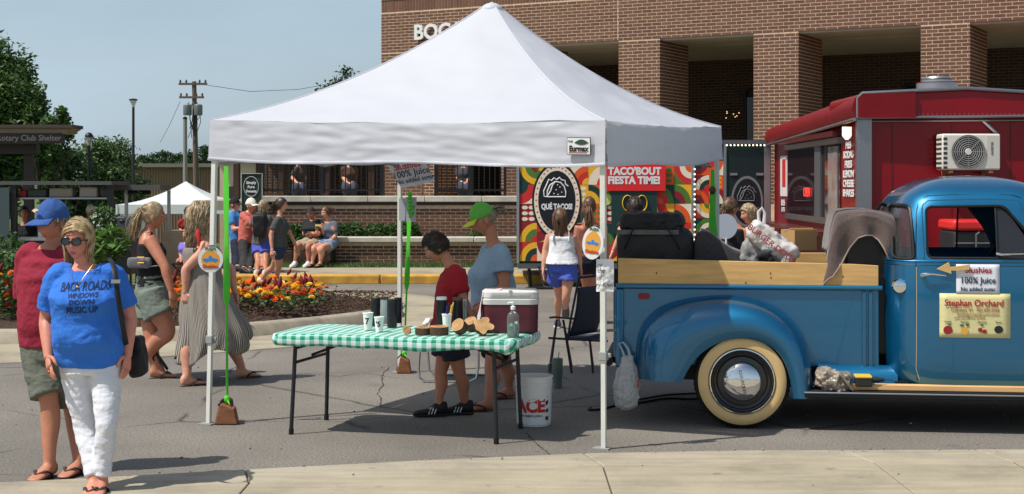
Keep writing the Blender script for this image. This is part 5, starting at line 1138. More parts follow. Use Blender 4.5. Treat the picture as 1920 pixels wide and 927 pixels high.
m = MB(); m.box(q_(846, 650, .22), (.46, .44, .012)); m.build('seat_webbing', M('green_web', (34, 128, 84), .7), sc_, smooth=0)
m = MB(); m.box(q_(900, 600, .5), (.05, .03, .4)); m.build('back_post', M('green_web'), sc_, smooth=0)
m = MB(); pts = [Vector((XP(790, Y0), Y0+.5, 0)), ]; m = MB()
# cords lying on the asphalt
m = MB(); pts = [gnd(1108, 767), gnd(1100, 772), gnd(1130, 770), gnd(1150, 763), gnd(1200, 758), gnd(1250, 748), gnd(1300, 752), gnd(1330, 745)]
pts = smooth_poly([(p.x, p.y) for p in pts], 2); m.tube([(x, y, .01) for x, y in pts], .009, 6); tag(m.build('power_cord', BLK), 'black power cord snaking on the asphalt below the truck tailgate', 'cord')
m = MB(); pts = smooth_poly([(gnd(a, b).x, gnd(a, b).y) for a, b in ((1195, 752), (1250, 742), (1310, 740), (1400, 730))], 2); m.tube([(x, y, .01) for x, y in pts], .008, 6); tag(m.build('power_cord', BLK), 'second black cord running under the truck toward the rear wheel', 'cord')
# ------------------------------------------------------------ vintage pickup truck
_before = set(o.name for o in bpy.data.objects)
truck = thing('pickup_truck', 'vintage metallic blue pickup truck with cream whitewall tyres', 'truck', (2.5, 11.35, 0))
def paintn(n, l, b):
    b.inputs['Base Color'].default_value = lin((0, 54, 86)); b.inputs['Roughness'].default_value = .35; b.inputs['Coat Weight'].default_value = 1; b.inputs['Coat Roughness'].default_value = .03
    v = n.new('ShaderNodeTexCoord').outputs['Object']; bp = n.new('ShaderNodeBump'); bp.inputs['Strength'].default_value = .05; bp.inputs['Distance'].default_value = .02; l.new(_noise(n, l, v, 3.5, 3), bp.inputs['Height']); l.new(bp.outputs[0], b.inputs['Normal'])
    fl = n.new('ShaderNodeBsdfPrincipled'); fl.inputs['Base Color'].default_value = lin((0, 140, 190)); fl.inputs['Metallic'].default_value = 1; l.new(bp.outputs[0], fl.inputs['Normal'])
    fl.inputs['Coat Weight'].default_value = 1; fl.inputs['Coat Roughness'].default_value = .03
    dust = _ramp(n, l, _noise(n, l, v, 5, 5), [(.3, (.48, .48, .48)), (.7, (.56, .56, .56))]); l.new(dust, fl.inputs['Roughness'])
    ms = n.new('ShaderNodeMixShader'); ms.inputs[0].default_value = .44; l.new(b.outputs[0], ms.inputs[1]); l.new(fl.outputs[0], ms.inputs[2]); l.new(ms.outputs[0], n['Material Output'].inputs[0])
PNT = node_mat('blue_paint', paintn); CHR = M('chrome', (222, 224, 226), .06, metal=1); RUB = M('rubber'); TRIM = M('truck_black', (16, 16, 18), .5)
YM = 11.35; YB = 10.72; YO = 10.40
def mir(y, far): return 2*YM-y if far else y
xb0, xb1 = XP(1157, YB), XP(1646, YB); zr = ZP(541, YB)
for far in (0, 1):
    m = MB(); y0, y1 = sorted((mir(YB, far), mir(YB+.03, far))); m.bp((xb0, y0, .42), (xb1, y1, zr)); m.build('bed_side', PNT, truck, smooth=0, bevel=.006)
    m = MB(); yy = mir(YB-.012, far); m.tube([(xb0-.01, yy, zr+.004), (xb1+.02, yy, zr+.004)], .02, 10); m.build('bed_rail', PNT, truck)
    for xx in (xb1-.075, xb1-.12): m = MB(); y0, y1 = sorted((mir(YB-.018, far), mir(YB-.001, far))); m.bp((xx, y0, .425), (xx+.03, y1, zr-.02)); m.build('stake_rib', PNT, truck, smooth=0, bevel=.006)
    m = MB(); y0, y1 = sorted((mir(YB-.03, far), mir(YB-.001, far))); m.bp((xb0-.012, y0, .4), (xb0+.05, y1, zr-.016)); m.build('corner_post', PNT, truck, smooth=0, bevel=.012)
m = MB(); m.bp((xb0-.03, YB+.035, .46), (xb0-.004, 2*YM-YB-.035, zr-.02)); m.build('tailgate', PNT, truck, smooth=0, bevel=.01)
m = MB(); m.bp((xb0, YB+.033, .46), (xb1, 2*YM-YB-.033, .5)); m.build('bed_floor', M('bed_wood', (92, 72, 54), .8, var=.3, vs=4, stretch=(.5, 6, 6)), truck, smooth=0)
m = MB(); m.bp((xb1-.03, YB+.033, .502), (xb1, 2*YM-YB-.033, zr+.06)); m.build('bed_front', PNT, truck, smooth=0)
m = MB(); m.bp((xb0+.1, YB+.25, .28), (5.2, YB+.35, .4)); m.bp((xb0+.1, 2*YM-YB-.35, .28), (5.2, 2*YM-YB-.25, .4)); m.bp((xb0+.02, YB+.1, .36), (xb0+.12, 2*YM-YB-.1, .45)); m.build('chassis', TRIM, truck, smooth=0)
m = MB(); m.tube([(xb0-.07, YB+.1, .43), (xb0-.07, 2*YM-YB-.1, .43)], .04, 8); m.tube([(xb0-.07, YB+.2, .43), (xb0+.05, YB+.3, .4)], .025, 6); m.build('bumper_bar', TRIM, truck)
m = MB(); m.prism([(-.042+.0, -.022)]+[(.042+.0*1-.02+.022*cos(a), .022*sin(a)) for a in [-pi/2+pi*i/8 for i in range(9)]]+[(-.042+.02-.022*cos(a), .022*sin(a)*1) for a in [pi/2-pi*i/8 for i in range(9)]][:-1], (XP(1208, YB), YB-.012, ZP(559, YB)), (1, 0, 0), (0, 0, 1), (0, 1, 0), .011); m.build('side_marker', M('reflector_red', (130, 22, 32), .25), truck, smooth=0)
# pontoon fender: crown outline on the body plane -> wheel arch lip on the outer plane
def spl(pts, n):
    out = []; P = [Vector(p) for p in pts]; P = [P[0]*2-P[1]]+P+[P[-1]*2-P[-2]]; K = len(P)-3
    for i in range(n+1):
        t = K*i/n; k = min(int(t), K-1); u = t-k; a, b, c, d = P[k:k+4]
        out.append(.5*((2*b)+(c-a)*u+(2*a-5*b+4*c-d)*u*u+(3*b-a-3*c+d)*u*u*u))
    return out
outl = [(1199, 716), (1197, 690), (1199, 650), (1211, 615), (1240, 586), (1285, 569), (1340, 561), (1390, 561), (1440, 571), (1482, 592), (1512, 624), (1527, 662), (1534, 700), (1540, 745)]
arch = [(1286, 719), (1290, 712), (1296, 700), (1303, 688), (1314, 674), (1330, 659), (1352, 646), (1380, 637), (1410, 636), (1440, 644), (1464, 660), (1480, 686), (1489, 715), (1493, 746)]
def fender(dx, far, name='fender'):
    n = 60; O = spl([(a, b, 0) for a, b in outl], n); A_ = spl([(a, b, 0) for a, b in arch], n); rows = []
    for i in range(n+1):
        row = []
        for j in range(15):
            s = j/14; px_ = O[i].x+(A_[i].x-O[i].x)*s; py_ = O[i].y+(A_[i].y-O[i].y)*s
            bul = (1-(1-min(1, s*1.45))**2.4)**(1/1.9); Yp = YB-.002-(YB-YO)*bul+.035*max(0, s-.6)**2/.16
            z = ZP(py_, YO+(YB-YO)*.35); x = XP(px_, YO+(YB-YO)*.35); row.append((x+dx, mir(Yp, far), z))
        r2 = row[-1]; row.append((r2[0]-.004, mir(YO+.06, far), r2[2]+.008)); row.append((r2[0], mir(YO+.15, far), r2[2]+.012)); rows.append(row)
    m = MB(); m.loft(rows, closed=False, caps=False); return m.build(name, PNT, truck, smooth=60)
fender(0, 0); fender(0, 1)
WX = XP(1399, YO+.12); WZ = .342
def wheel(x, far):
    yo = YO+.055; sg = -1 if not far else 1; c = Vector((x, mir(yo, far), WZ)); ax = (0, sg, 0)
    m = MB(); m.lathe(c, [(.19, -.16), (.29, -.175), (.33, -.15), (.342, -.11), (.342, -.05), (.33, -.015), (.318, -.004)], 48, axis=ax, caps=False); m.lathe(c, [(.19, -.16), (.2, .0)], 48, axis=ax, caps=False); t = m.build('tyre', RUB, truck)
    m = MB()
    for k in range(60):
        a = 2*pi*k/60; m.box(c+Vector((cos(a)*.3425, -sg*.08, sin(a)*.3425)), (.006, .1, .012), rot=Matrix.Rotation(-a, 3, 'Y'))
    stuff(m.build('tread', RUB, t, smooth=0))
    m = MB(); m.lathe(c, [(.313, -.003), (.302, .006), (.27, .012), (.242, .007), (.234, -.006)], 56, axis=ax, caps=False); m.build('whitewall', M('whitewall_cream', (214, 182, 126), .6, var=.08, vs=5), t)
    m = MB(); m.lathe(c, [(.235, -.004), (.229, .012), (.221, .012), (.216, -.01), (.178, -.025), (.172, -.01), (.15, -.006), (.0, -.006)], 48, axis=ax, caps=False); rim = m.build('rim', M('rim_black', (20, 20, 22), .22, coat=.5), t)
    m = MB(); m.lathe(c, [(.233, .0), (.231, .015), (.224, .016), (.22, .006)], 48, axis=ax, caps=False); m.lathe(c, [(.207, -.013), (.203, -.006), (.198, -.014)], 48, axis=ax, caps=False); m.build('trim_ring', CHR, rim)
    m = MB(); m.lathe(c, [(.14, -.008), (.142, .01), (.128, .032), (.095, .05), (.05, .059), (.0, .062)], 40, axis=ax, caps=False); m.build('hubcap', CHR, rim)
    if not far: text('CHEVROLET', .032, M('hub_red', (120, 40, 36), .4), rim, c+Vector((0, -.064, 0)), (.22, 0, -1), (1, 0, .22), th=.001)
for x in (WX, WX+2.98): wheel(x, 0); wheel(x, 1)
m = MB(); m.tube([(WX, YO+.2, WZ), (WX, 2*YM-YO-.2, WZ)], .05, 10); m.tube([(WX+2.98, YO+.2, WZ), (WX+2.98, 2*YM-YO-.2, WZ)], .04, 10); m.build('axle', TRIM, truck)
m = MB(); m.loft([[(WX+cos(a)*.4, y, WZ+sin(a)*.38) for a in [pi*i/16 for i in range(17)]] for y in (YO+.17, YB+.0)], closed=False, caps=False); m.build('wheel_well', TRIM, truck)
# running board, splash apron
for far in (0, 1):
    xr0, xr1 = XP(1519, YO), WX+2.55; zt = ZP(736, YO)
    m = MB(); y0, y1 = sorted((mir(YO-.0, far), mir(YB-.06, far))); m.bp((xr0, y0, zt-.045), (xr1, y1, zt)); rbd = m.build('running_board', TRIM, truck, smooth=0, bevel=.01)
    m = MB()
    for k in range(9): yk = mir(YO+.03+k*.025, far); m.tube([(xr0+.01, yk, zt+.002), (xr1-.01, yk, zt+.002)], .004, 4)
    m.build('rubber_ribs', RUB, rbd)
    m = MB(); m.tube([(xr0, mir(YO-.002, far), zt-.006), (xr1, mir(YO-.002, far), zt-.006)], .006, 6); m.build('edge_trim', AL, rbd)
    xa0, xa1 = XP(1538, YB-.1), XP(1684, YB-.1)
    m = MB(); m.loft([[(x, mir(YB+.0, far), ZP(684, YB)), (x, mir(YB-.05, far), ZP(690, YB)), (x, mir(YB-.085, far), ZP(700, YB)), (x, mir(YB-.1, far), ZP(716, YB)), (x, mir(YB-.1, far), zt-.01)] for x in (xa0, xa0+.1, xa1-.1, xa1)], closed=False, caps=False); m.build('splash_apron', PNT, truck, smooth=60)
# cab shell
LV = [(.29, .775, 2.79, 4.15), (.31, .80, 2.745, 4.18), (.36, .825, 2.705, 4.2), (.5, .848, 2.688, 4.2), (.9, .856, 2.68, 4.2), (1.15, .846, 2.682, 4.2), (1.22, .838, 2.686, 4.19), (1.3, .82, 2.70, 4.13), (1.45, .79, 2.735, 4.03), (1.58, .755, 2.79, 3.95), (1.66, .715, 2.84, 3.9), (1.72, .64, 2.92, 3.82), (1.77, .5, 3.03, 3.7), (1.80, .32, 3.17, 3.55), (1.812, .06, 3.33, 3.4)]
def lvl(z):
    for a, b in zip(LV, LV[1:]):
        if a[0] <= z <= b[0]: t = (z-a[0])/(b[0]-a[0]); return [a[i]+(b[i]-a[i])*t for i in (1, 2, 3)]
    return list((LV[0] if z < LV[0][0] else LV[-1])[1:])
NE = 5.5
def ring(hw, xr, xf, z, n=120, ins=0):
    xc, hx = (xr+xf)/2, (xf-xr)/2-ins; o = []
    for i in range(n):
        a = 2*pi*i/n; c, s = cos(a), sin(a); o.append((xc+hx*abs(c)**(2/NE)*(1 if c > 0 else -1), YM+(hw-ins)*abs(s)**(2/NE)*(1 if s > 0 else -1), z))
    return o
def ysurf(x, z, out=0):
    hw, xr, xf = lvl(z); xc, hx = (xr+xf)/2, (xf-xr)/2; k = min(.999, abs((x-xc)/hx)); return YM-hw*(1-k**NE)**(1/NE)-out
sp_l = spl([(l[0], l[1], l[2]) for l in LV], 56); sp_f = spl([(l[0], l[3], 0) for l in LV], 56)
rings = [ring(max(.01, a.y), a.z, f.y, a.x) for a, f in zip(sp_l, sp_f)]
m = MB(); m.loft(rings, caps=False); m.add(rings[-1], [tuple(range(120))]); o = temp_obj(m)
bm_ = bmesh.new(); bm_.from_mesh(o.data); bmesh.ops.remove_doubles(bm_, verts=bm_.verts, dist=.0005); bmesh.ops.recalc_face_normals(bm_, faces=bm_.faces); bm_.to_mesh(o.data); bm_.free()
so = o.modifiers.new('s', 'SOLIDIFY'); so.thickness = .035; so.offset = -1
YCS = 10.53
def cpx(px_, py_): return (XP(px_, YCS), ZP(py_, YCS))
def rnd(poly, r=.03, n=5):
    o2 = []; N = len(poly)
    for i in range(N):
        p = Vector(poly[i]); a = Vector(poly[i-1])-p; b = Vector(poly[(i+1) % N])-p; rr = min(r, a.length*.45, b.length*.45); a = p+a.normalized()*rr; b = p+b.normalized()*rr
        for k in range(n+1): t = k/n; o2.append(tuple((1-t)**2*a+2*t*(1-t)*p+t*t*b))
    return o2
win = rnd([cpx(1741, 483), cpx(1741, 388), cpx(1882, 386), cpx(1925, 440), cpx(1944, 483)], .045)
cor = rnd([cpx(1682, 485), cpx(1687, 386), cpx(1714, 386), cpx(1717, 485)], .035)
cut = MB(); cut.prism(win, (0, 9.5, 0), (1, 0, 0), (0, 0, 1), (0, 1, 0), 4); cut.prism(cor, (0, 9.5, 0), (1, 0, 0), (0, 0, 1), (0, 1, 0), 4)
cut.prism(rnd([(-.62, 1.29), (.62, 1.29), (.58, 1.58), (-.58, 1.58)], .06), (3.5, YM, 0), (0, 1, 0), (0, 0, 1), (1, 0, 0), 2); cut.prism(rnd([(-.4, 1.3), (.4, 1.3), (.38, 1.56), (-.38, 1.56)], .06), (2.3, YM, 0), (0, 1, 0), (0, 0, 1), (1, 0, 0), .75)
co_ = temp_obj(cut); bo = o.modifiers.new('b', 'BOOLEAN'); bo.operation = 'DIFFERENCE'; bo.object = co_; bo.solver = 'EXACT'; bo.use_self = True; bo.use_hole_tolerant = True
me = evalmesh(o, ORG[truck.name]); od = co_.data; bpy.data.objects.remove(co_); bpy.data.meshes.remove(od)
me.materials.clear(); fin(me, 'cab', PNT, truck, 32)
def online(pts, r, mat, name, par, out=.0, loop=False, seg=6, far=False):
    m = MB(); P = []
    N = len(pts)
    for i in range(N if loop else N-1):
        a, b = pts[i], pts[(i+1) % N]
        for k in range(4): t = k/4; x = a[0]+(b[0]-a[0])*t; z = a[1]+(b[1]-a[1])*t; P.append((x, mir(ysurf(x, z, out), far), z))
    if not loop: x, z = pts[-1]; P.append((x, mir(ysurf(x, z, out), far), z))
    m.tube(P, r, seg, loop=loop, caps=not loop); return m.build(name, mat, par)
for far in (False, True):
    online(win, .010, TRIM, 'window_seal', truck, -.004, True, far=far); online(cor, .014, TRIM, 'window_seal', truck, 0, True, far=far)
drl = [cpx(1727, 712), cpx(1721, 690), cpx(1720, 500), cpx(1723, 420), cpx(1727, 388), cpx(1740, 372), cpx(1765, 367), cpx(1890, 366), cpx(1925, 378)]
drl = [tuple(p)[:2] for p in spl([(a, b, 0) for a, b in drl], 40)]
door = online(drl, .0045, TRIM, 'door_seam', truck, -.001)
online([cpx(1720.5, p) for p in (500, 560, 620, 690)]+[cpx(1727, 712)], .003, M('weatherstrip', (190, 176, 150), .7), 'weatherstrip', truck, .003)
hl = [tuple(p)[:2] for p in spl([(*cpx(a, b), 0) for a, b in ((1734, 483), (1733, 400), (1741, 381), (1765, 376), (1885, 375), (1912, 388), (1952, 470))], 40)]
online(hl, .007, PNT, 'door_bead', truck, .001); online([cpx(p, 489) for p in range(1672, 1990, 12)], .007, PNT, 'belt_line', truck, .002)
online([cpx(p, 497) for p in range(1670, 1990, 12)], .0035, TRIM, 'belt_groove', truck, -.001)
# glass: corner window, vent window, windscreen, rear window
GLZ = M('truck_glass', (58, 62, 62), .04, spec=.7, alpha=.72)
for far in (0, 1):
    m = MB(); za, zb_ = ZP(487, YCS), ZP(384, YCS)
    def gf(u, v, far=far):
        z = za+(zb_-za)*v; x = XP(1679+40*u, YCS)+v*.012; return Vector((x+.008, mir(ysurf(x, z, -.02), far), z))
    m.grid(gf, 12, 10); m.build('corner_glass', GLZ, truck, smooth=180)
    m = MB(); xv = XP(1868, YCS); m.grid(lambda u, v, far=far: Vector((xv+u*(XP(1946-66*v, YCS)-xv), mir(ysurf(xv+u*.2, za+(zb_-za)*v, -.016), far), za+(zb_-za)*v)), 6, 8); m.build('vent_glass', M('vent_glass_far', (60, 62, 62), .05, alpha=.2) if far else M('vent_glass', (48, 48, 52), .05, spec=.6, alpha=.85), truck, smooth=180)
    online([cpx(1867, 484), cpx(1867, 430), cpx(1867, 387)], .008, TRIM, 'vent_post', truck, -.012, far=far)
m = MB(); m.tube([W(1866, 474, YCS-.02), W(1875, 476, YCS-.035), W(1925, 474, YCS-.04)], [.012, .009, .004], 8); m.build('vent_latch', CHR, truck)
m = MB(); m.grid(lambda u, v: Vector((4.14-.19*v*1.0, YM-.6+1.2*u, 1.27+.32*v)), 6, 4); m.build('windscreen', GLZ, truck, smooth=180)
m = MB(); m.grid(lambda u, v: Vector((2.735+.08*v, YM-.4+.8*u, 1.29+.28*v)), 6, 4); m.build('rear_glass', GLZ, truck, smooth=180)
# interior
INT = M('cab_interior', (26, 26, 28), .7)
m = MB(); m.loft([[(x, YM-.72, z) for x, z in q] for q in [[(2.8, .6), (3.3, .58), (3.32, .72), (2.98, .74), (2.9, 1.18), (2.8, 1.2)]]]+[[(x, YM+.72, z) for x, z in [(2.8, .6), (3.3, .58), (3.32, .72), (2.98, .74), (2.9, 1.18), (2.8, 1.2)]]]); m.build('bench_seat', INT, truck, smooth=0, bevel=.03)
m = MB(); m.bp((2.75, YM-.75, .3), (4.1, YM+.75, .34)); m.bp((3.85, YM-.74, .9), (4.1, YM+.74, 1.2)); m.build('dashboard', INT, truck, smooth=0)
m = MB(); cw_ = Vector((3.62, YM+.36, 1.13)); m.tube([cw_+Vector((sin(a)*.1, cos(a)*.2, sin(a)*.17)) for a in [2*pi*i/24 for i in range(24)]], .012, 8, loop=True, caps=False); m.tube([cw_, (3.9, YM+.36, .9)], .02, 8); m.build('steering_wheel', INT, truck)
# door hardware
m = MB(); hp = [W(1731, 516, YCS-.035), W(1738, 514, YCS-.06), W(1752, 513, YCS-.06), W(1776, 516, YCS-.055)]; m.tube(hp, [.016, .014, .009, .006], 10); m.ell(W(1733, 516, YCS-.03), (.017, .03, .017), 12, 8); m.build('door_handle', CHR, truck)
m = MB(); m.lathe((XP(1691, YCS), ysurf(XP(1691, YCS), ZP(537, YCS))+.01, ZP(537, YCS)), [(.052, 0), (.052, .02), (.045, .03), (.045, .05), (.03, .056), (0, .057)], 24, axis=(0, -1, 0)); m.build('fuel_cap', CHR, truck)
# bonnet, front fender, grille (beyond the frame)
m = MB(); rr = []
for i in range(9):
    t = i/8; hw = .66-.18*t; x = 4.12+1.2*t; zt2 = 1.2-.05*t-.12*t**4; rr.append([(x, YM+hw*cos(a), .55+(zt2-.55)*(abs(sin(a))**.6 if sin(a) > 0 else 0)) for a in [pi*k/20 for k in range(21)]])
m.loft(rr, closed=False, caps=False); m.add(rr[-1], [tuple(range(21))]); m.build('bonnet', PNT, truck, smooth=50)
fender(2.98, 0, 'front_fender'); fender(2.98, 1, 'front_fender')
m = MB()
for k in range(5): m.tube([(5.33, YM-.55, .5+.08*k), (5.38, YM, .5+.08*k), (5.33, YM+.55, .5+.08*k)], .018, 8)
m.build('grille', CHR, truck)
m = MB(); m.tube([(5.45, YM-.85, .42), (5.55, YM, .42), (5.45, YM+.85, .42)], .06, 8, sq=.5); m.build('front_bumper', CHR, truck)
for s_ in (-1, 1): m = MB(); m.lathe((5.2, YM+s_*.68, .82), [(.11, 0), (.11, .1), (.09, .14), (0, .16)], 20, axis=(1, 0, 0)); m.build('headlight', CHR, truck)
# ------------------------------------------------------------ timber sideboards
PLY = M('plank_pine', (206, 164, 104), .75, var=.16, vs=3, stretch=(1, 6, 9), bump=.15, bs=20)
sbd = thing('sideboard', 'pale plywood sideboard along the near top edge of the truck bed', 'board', ((xb0+xb1)/2, YB+.02, zr))
m = MB(); m.prism([(XP(1159, YB), zr+.022), (XP(1645, YB), zr+.01), (XP(1645, YB), ZP(498, YB)), (XP(1600, YB), ZP(495.5, YB)), (XP(1159, YB), ZP(487, YB))], (0, YB-.005, 0), (1, 0, 0), (0, 0, 1), (0, 1, 0), .038); m.build('board', PLY, sbd, smooth=0, bevel=.004)
m = MB()
for px_, py_ in ((1447, 522), (1446, 514), (1400, 532), (1232, 515), (1580, 519)): m.ell(W(px_, py_, YB-.006), (.006, .002, .008), 8, 4)
m.build('knot_hole', M('knot', (110, 76, 44), .8), sbd)
yf = 2*YM-YB; fbd = thing('sideboard', 'pale sideboard on the far side of the truck bed behind the bags', 'board', ((xb0+xb1)/2, yf, zr)); m = MB(); m.bp((xb0+.05, yf-.04, zr+.02), (xb1, yf-.002, zr+.2)); m.build('board', PLY, fbd, smooth=0, bevel=.004)
# ------------------------------------------------------------ load in the bed
BAGM = M('bag_black', (20, 20, 24), .55, var=.3, vs=8, bump=.5, bs=14, bd=.02)
def blob(mb_, c, d, r, R_=None, n=6): # rounded box as a superellipsoid
    c = Vector(c); e = .35; vs = []
    def f(t, e): return abs(t)**e*(1 if t > 0 else -1)
    rings_ = []
    for i in range(n*2+1):
        a = -pi/2+pi*(.03+.94*i/(n*2)); ring_ = []
        for j in range(n*4):
            b = 2*pi*j/(n*4); p = Vector((f(cos(a), e)*f(cos(b), e)*d[0]/2, f(cos(a), e)*f(sin(b), e)*d[1]/2, f(sin(a), e)*d[2]/2)); ring_.append(c+(R_ @ p if R_ else p))
        rings_.append(ring_)
    mb_.loft(rings_)
cb = thing('cooler_bag', 'large black soft cooler bag at the tailgate end of the truck bed', 'bag', W(1220, 488, 11.1)); Yq = 11.1
m = MB(); blob(m, W(1218, 478, Yq), (.58, .42, .42), 0); me = remesh(m, .014, 5, .03, .15, ORG[cb.name]); fin(me, 'body', BAGM, cb, 180, fix=False)
m = MB(); blob(m, W(1212, 418, Yq), (.48, .4, .15), 0, Matrix.Rotation(.03, 3, 'Y')); me = remesh(m, .012, 4, .05, .1, ORG[cb.name]); fin(me, 'folded_top', BAGM, cb, 180, fix=False)
m = MB(); m.box(W(1210, 437, Yq-.215), (.46, .012, .035)); m.build('webbing_band', M('webbing', (92, 90, 90), .7, var=.2, vs=20), cb, smooth=0)
m = MB(); m.tube([W(1165, 470, Yq-.22), W(1185, 428, Yq-.25), W(1245, 424, Yq-.25), W(1272, 470, Yq-.22)], .012, 8, sq=.4); m.build('strap', TRIM, cb)
# smaller crumpled black pouches on top of the bag
for k, (px_, lb) in enumerate(((1238, 'crumpled black pouch on the left of the bag top'), (1262, 'crumpled black pouch on the right of the bag top'))):
    m = MB(); m.ell(W(px_, 418, Yq-.14), (.05, .06, .06), 12, 8); me = remesh(m, .008, 2, .06, .05); tag(fin(me, 'pouch', BAGM, None, 180, fix=False), lb, 'pouch', 'pouches on the black bag')
cu_ = thing('seat_cushion', 'dark grey sloping folded cushion in the truck bed', 'cushion', W(1350, 490, 11.2)); Yq = 11.2
m = MB(); prof = [(1286, 500), (1288, 455), (1294, 438), (1306, 433), (1318, 435), (1335, 450), (1360, 467), (1395, 480), (1435, 490), (1440, 500)]
m.prism([(XP(a, Yq), ZP(b, Yq)) for a, b in prof], (0, Yq-.2, 0), (1, 0, 0), (0, 0, 1), (0, 1, 0), .4); me = remesh(m, .012, 5, .012, .12, ORG[cu_.name]); fin(me, 'pad', M('cushion_grey', (62, 60, 62), .85, var=.15, vs=30), cu_, 180, fix=False)
m = MB(); m.tube([W(a, b-1, Yq-.17) for a, b in prof[3:9]], .012, 8); m.build('piping', M('cushion_trim', (128, 128, 130), .8), cu_)
gb = thing('grocery_bag', 'white grocery bag with red lettering slumped over grey bag in truck bed', 'bag', W(1440, 490, 10.95)); Yq = 10.95
m = MB(); R_ = Matrix.Rotation(radians(38), 3, 'Y'); blob(m, W(1442, 458, Yq), (.42, .2, .17), 0, R_); me = remesh(m, .01, 3, .06, .08, ORG[gb.name]); fin(me, 'sack', M('white_plastic', (222, 216, 214), .4, thin=.2, var=.08, vs=14), gb, 180, fix=False)
m = MB(); m.tube([W(1418, 428, Yq), W(1416, 398, Yq), W(1423, 390, Yq), W(1428, 400, Yq), W(1426, 430, Yq)], [.014, .012, .01, .012, .016], 8); m.build('handle', M('white_plastic'), gb)
dxn = Vector((cos(radians(38)), 0, -sin(radians(38)))); upn = Vector((sin(radians(38)), 0, cos(radians(38))))
text('BURGER DOGS', .062, M('bag_red_print', (150, 40, 44), .6), gb, W(1444, 458, Yq-.125), dxn, upn, th=.001, bold=.001)
g2 = thing('grey_bag', 'grey cloth bag left of the white grocery bag in the truck bed', 'bag', W(1400, 490, 11.05)); m = MB(); blob(m, W(1402, 472, 11.05), (.16, .25, .2), 0, Matrix.Rotation(.3, 3, 'Y')); me = remesh(m, .01, 4, .05, .08, ORG[g2.name]); fin(me, 'sack', M('grey_cloth', (150, 148, 146), .85, var=.12), g2, 180, fix=False)
m = MB(); m.box(W(1416, 445, 10.98), (.1, .05, .035), rot=Matrix.Rotation(.7, 3, 'Y')); m.build('clip', TRIM, g2, smooth=0, bevel=.01)
for k, (px_, py_, lb) in enumerate(((1431, 478, 'upper clear plastic bottle lying behind the sideboard'), (1440, 488, 'lower clear plastic bottle lying behind the sideboard'))):
    m = MB(); m.lathe(W(px_, py_, 10.84), [(.02, -.07), (.034, -.06), (.034, .03), (.03, .05), (.012, .08), (.012, .1)], 16, axis=(.35, -.8, .2)); tag(m.build('plastic_bottle', M('dark_clear', (90, 92, 96), .06, trans=.6, ior=1.3)), lb, 'bottle', 'bottles in the truck bed')
kb_ = thing('cardboard_box', 'tan cardboard box corner behind the white grocery bag', 'box', W(1470, 470, 11.6)); m = MB(); m.box(W(1472, 450, 11.6), (.2, .2, .16), rot=Matrix.Rotation(.5, 3, 'Z')); m.build('carton', M('cardboard', (186, 146, 96), .85), kb_, smooth=0)
m = MB(); m.box(W(1472, 432, 11.6), (.2, .1, .01), rot=Matrix.Rotation(.5, 3, 'Z') @ Matrix.Rotation(-.3, 3, 'X')); m.build('flap', M('cardboard'), kb_, smooth=0)
# dark box under the draped brown towel
dbx = thing('storage_box', 'black storage box hidden under the brown towel', 'box', (XP(1616, 11.0), 11.0, .5)); m = MB(); m.bp((XP(1572, 10.95), 10.78, .505), (XP(1655, 10.95), 11.3, ZP(408, 10.95))); m.build('body', TRIM, dbx, smooth=0, bevel=.02)
m = MB(); m.bp((XP(1570, 10.95), 10.775, ZP(414, 10.95)), (XP(1657, 10.95), 11.305, ZP(406, 10.95))); m.build('lid', TRIM, dbx, smooth=0, bevel=.01)
tl = thing('brown_towel', 'brown towel draped over a box behind the truck cab', 'towel', W(1610, 400, 10.95))
TWL = M('towel_brown', (92, 77, 73), .95, var=.14, vs=60, bump=.8, bs=160, bd=.006, sheen=.4)
def towel(u, v):
    # u along x, v: 0 back edge .. top .. 1 front hem
    px_ = 1546+128*u; x = XP(px_, 10.85)
    topz = ZP(402, 10.95)+.018+.035*sin(pi*u)-.02*u
    edge = max(0, .14-u)/.14; edge2 = max(0, u-.9)/.1
    if v < .35: y = 11.32-.56*(v/.35); z = topz
    else:
        k = (v-.35)/.65; hang = [.44, .48, .5, .42, .36, .34, .33, .36, .40, .46, .5][min(10, int(u*10.99))]
        i = min(9, int(u*9.999)); hv = [.40, .46, .38, .28, .21, .19, .19, .21, .27, .36, .44]; t = u*10-i; hang = hv[i]*(1-t)+hv[i+1]*t
        y = 10.755-.03*min(1, k*4)-.025*k*sin(u*17)-.02*k*nz3(u*5, k*2, 3); z = topz-hang*k-.0
        if k < .12: y += .04*(1-k/.12)**2
        x += .012*sin(k*5+u*6)*k
    z -= (.3*edge**2+.1*edge2**2)*(1 if v < .35 else (1-(v-.35)/.65*.5)); x -= .05*edge*max(0, (v-.2))
    return Vector((x, y, z+.006*nz3(u*9, v*9, 1)))
m = MB(); m.grid(towel, 60, 60); t_ = m.build('cloth', TWL, tl, smooth=180); sm_ = t_.modifiers.new('s', 'SOLIDIFY'); sm_.thickness = .008
m = MB(); m.tube([towel(i/60, 1.0)+Vector((0, -.004, 0)) for i in range(61)], .006, 6); m.build('hem', M('towel_hem', (150, 132, 122), .9), tl)
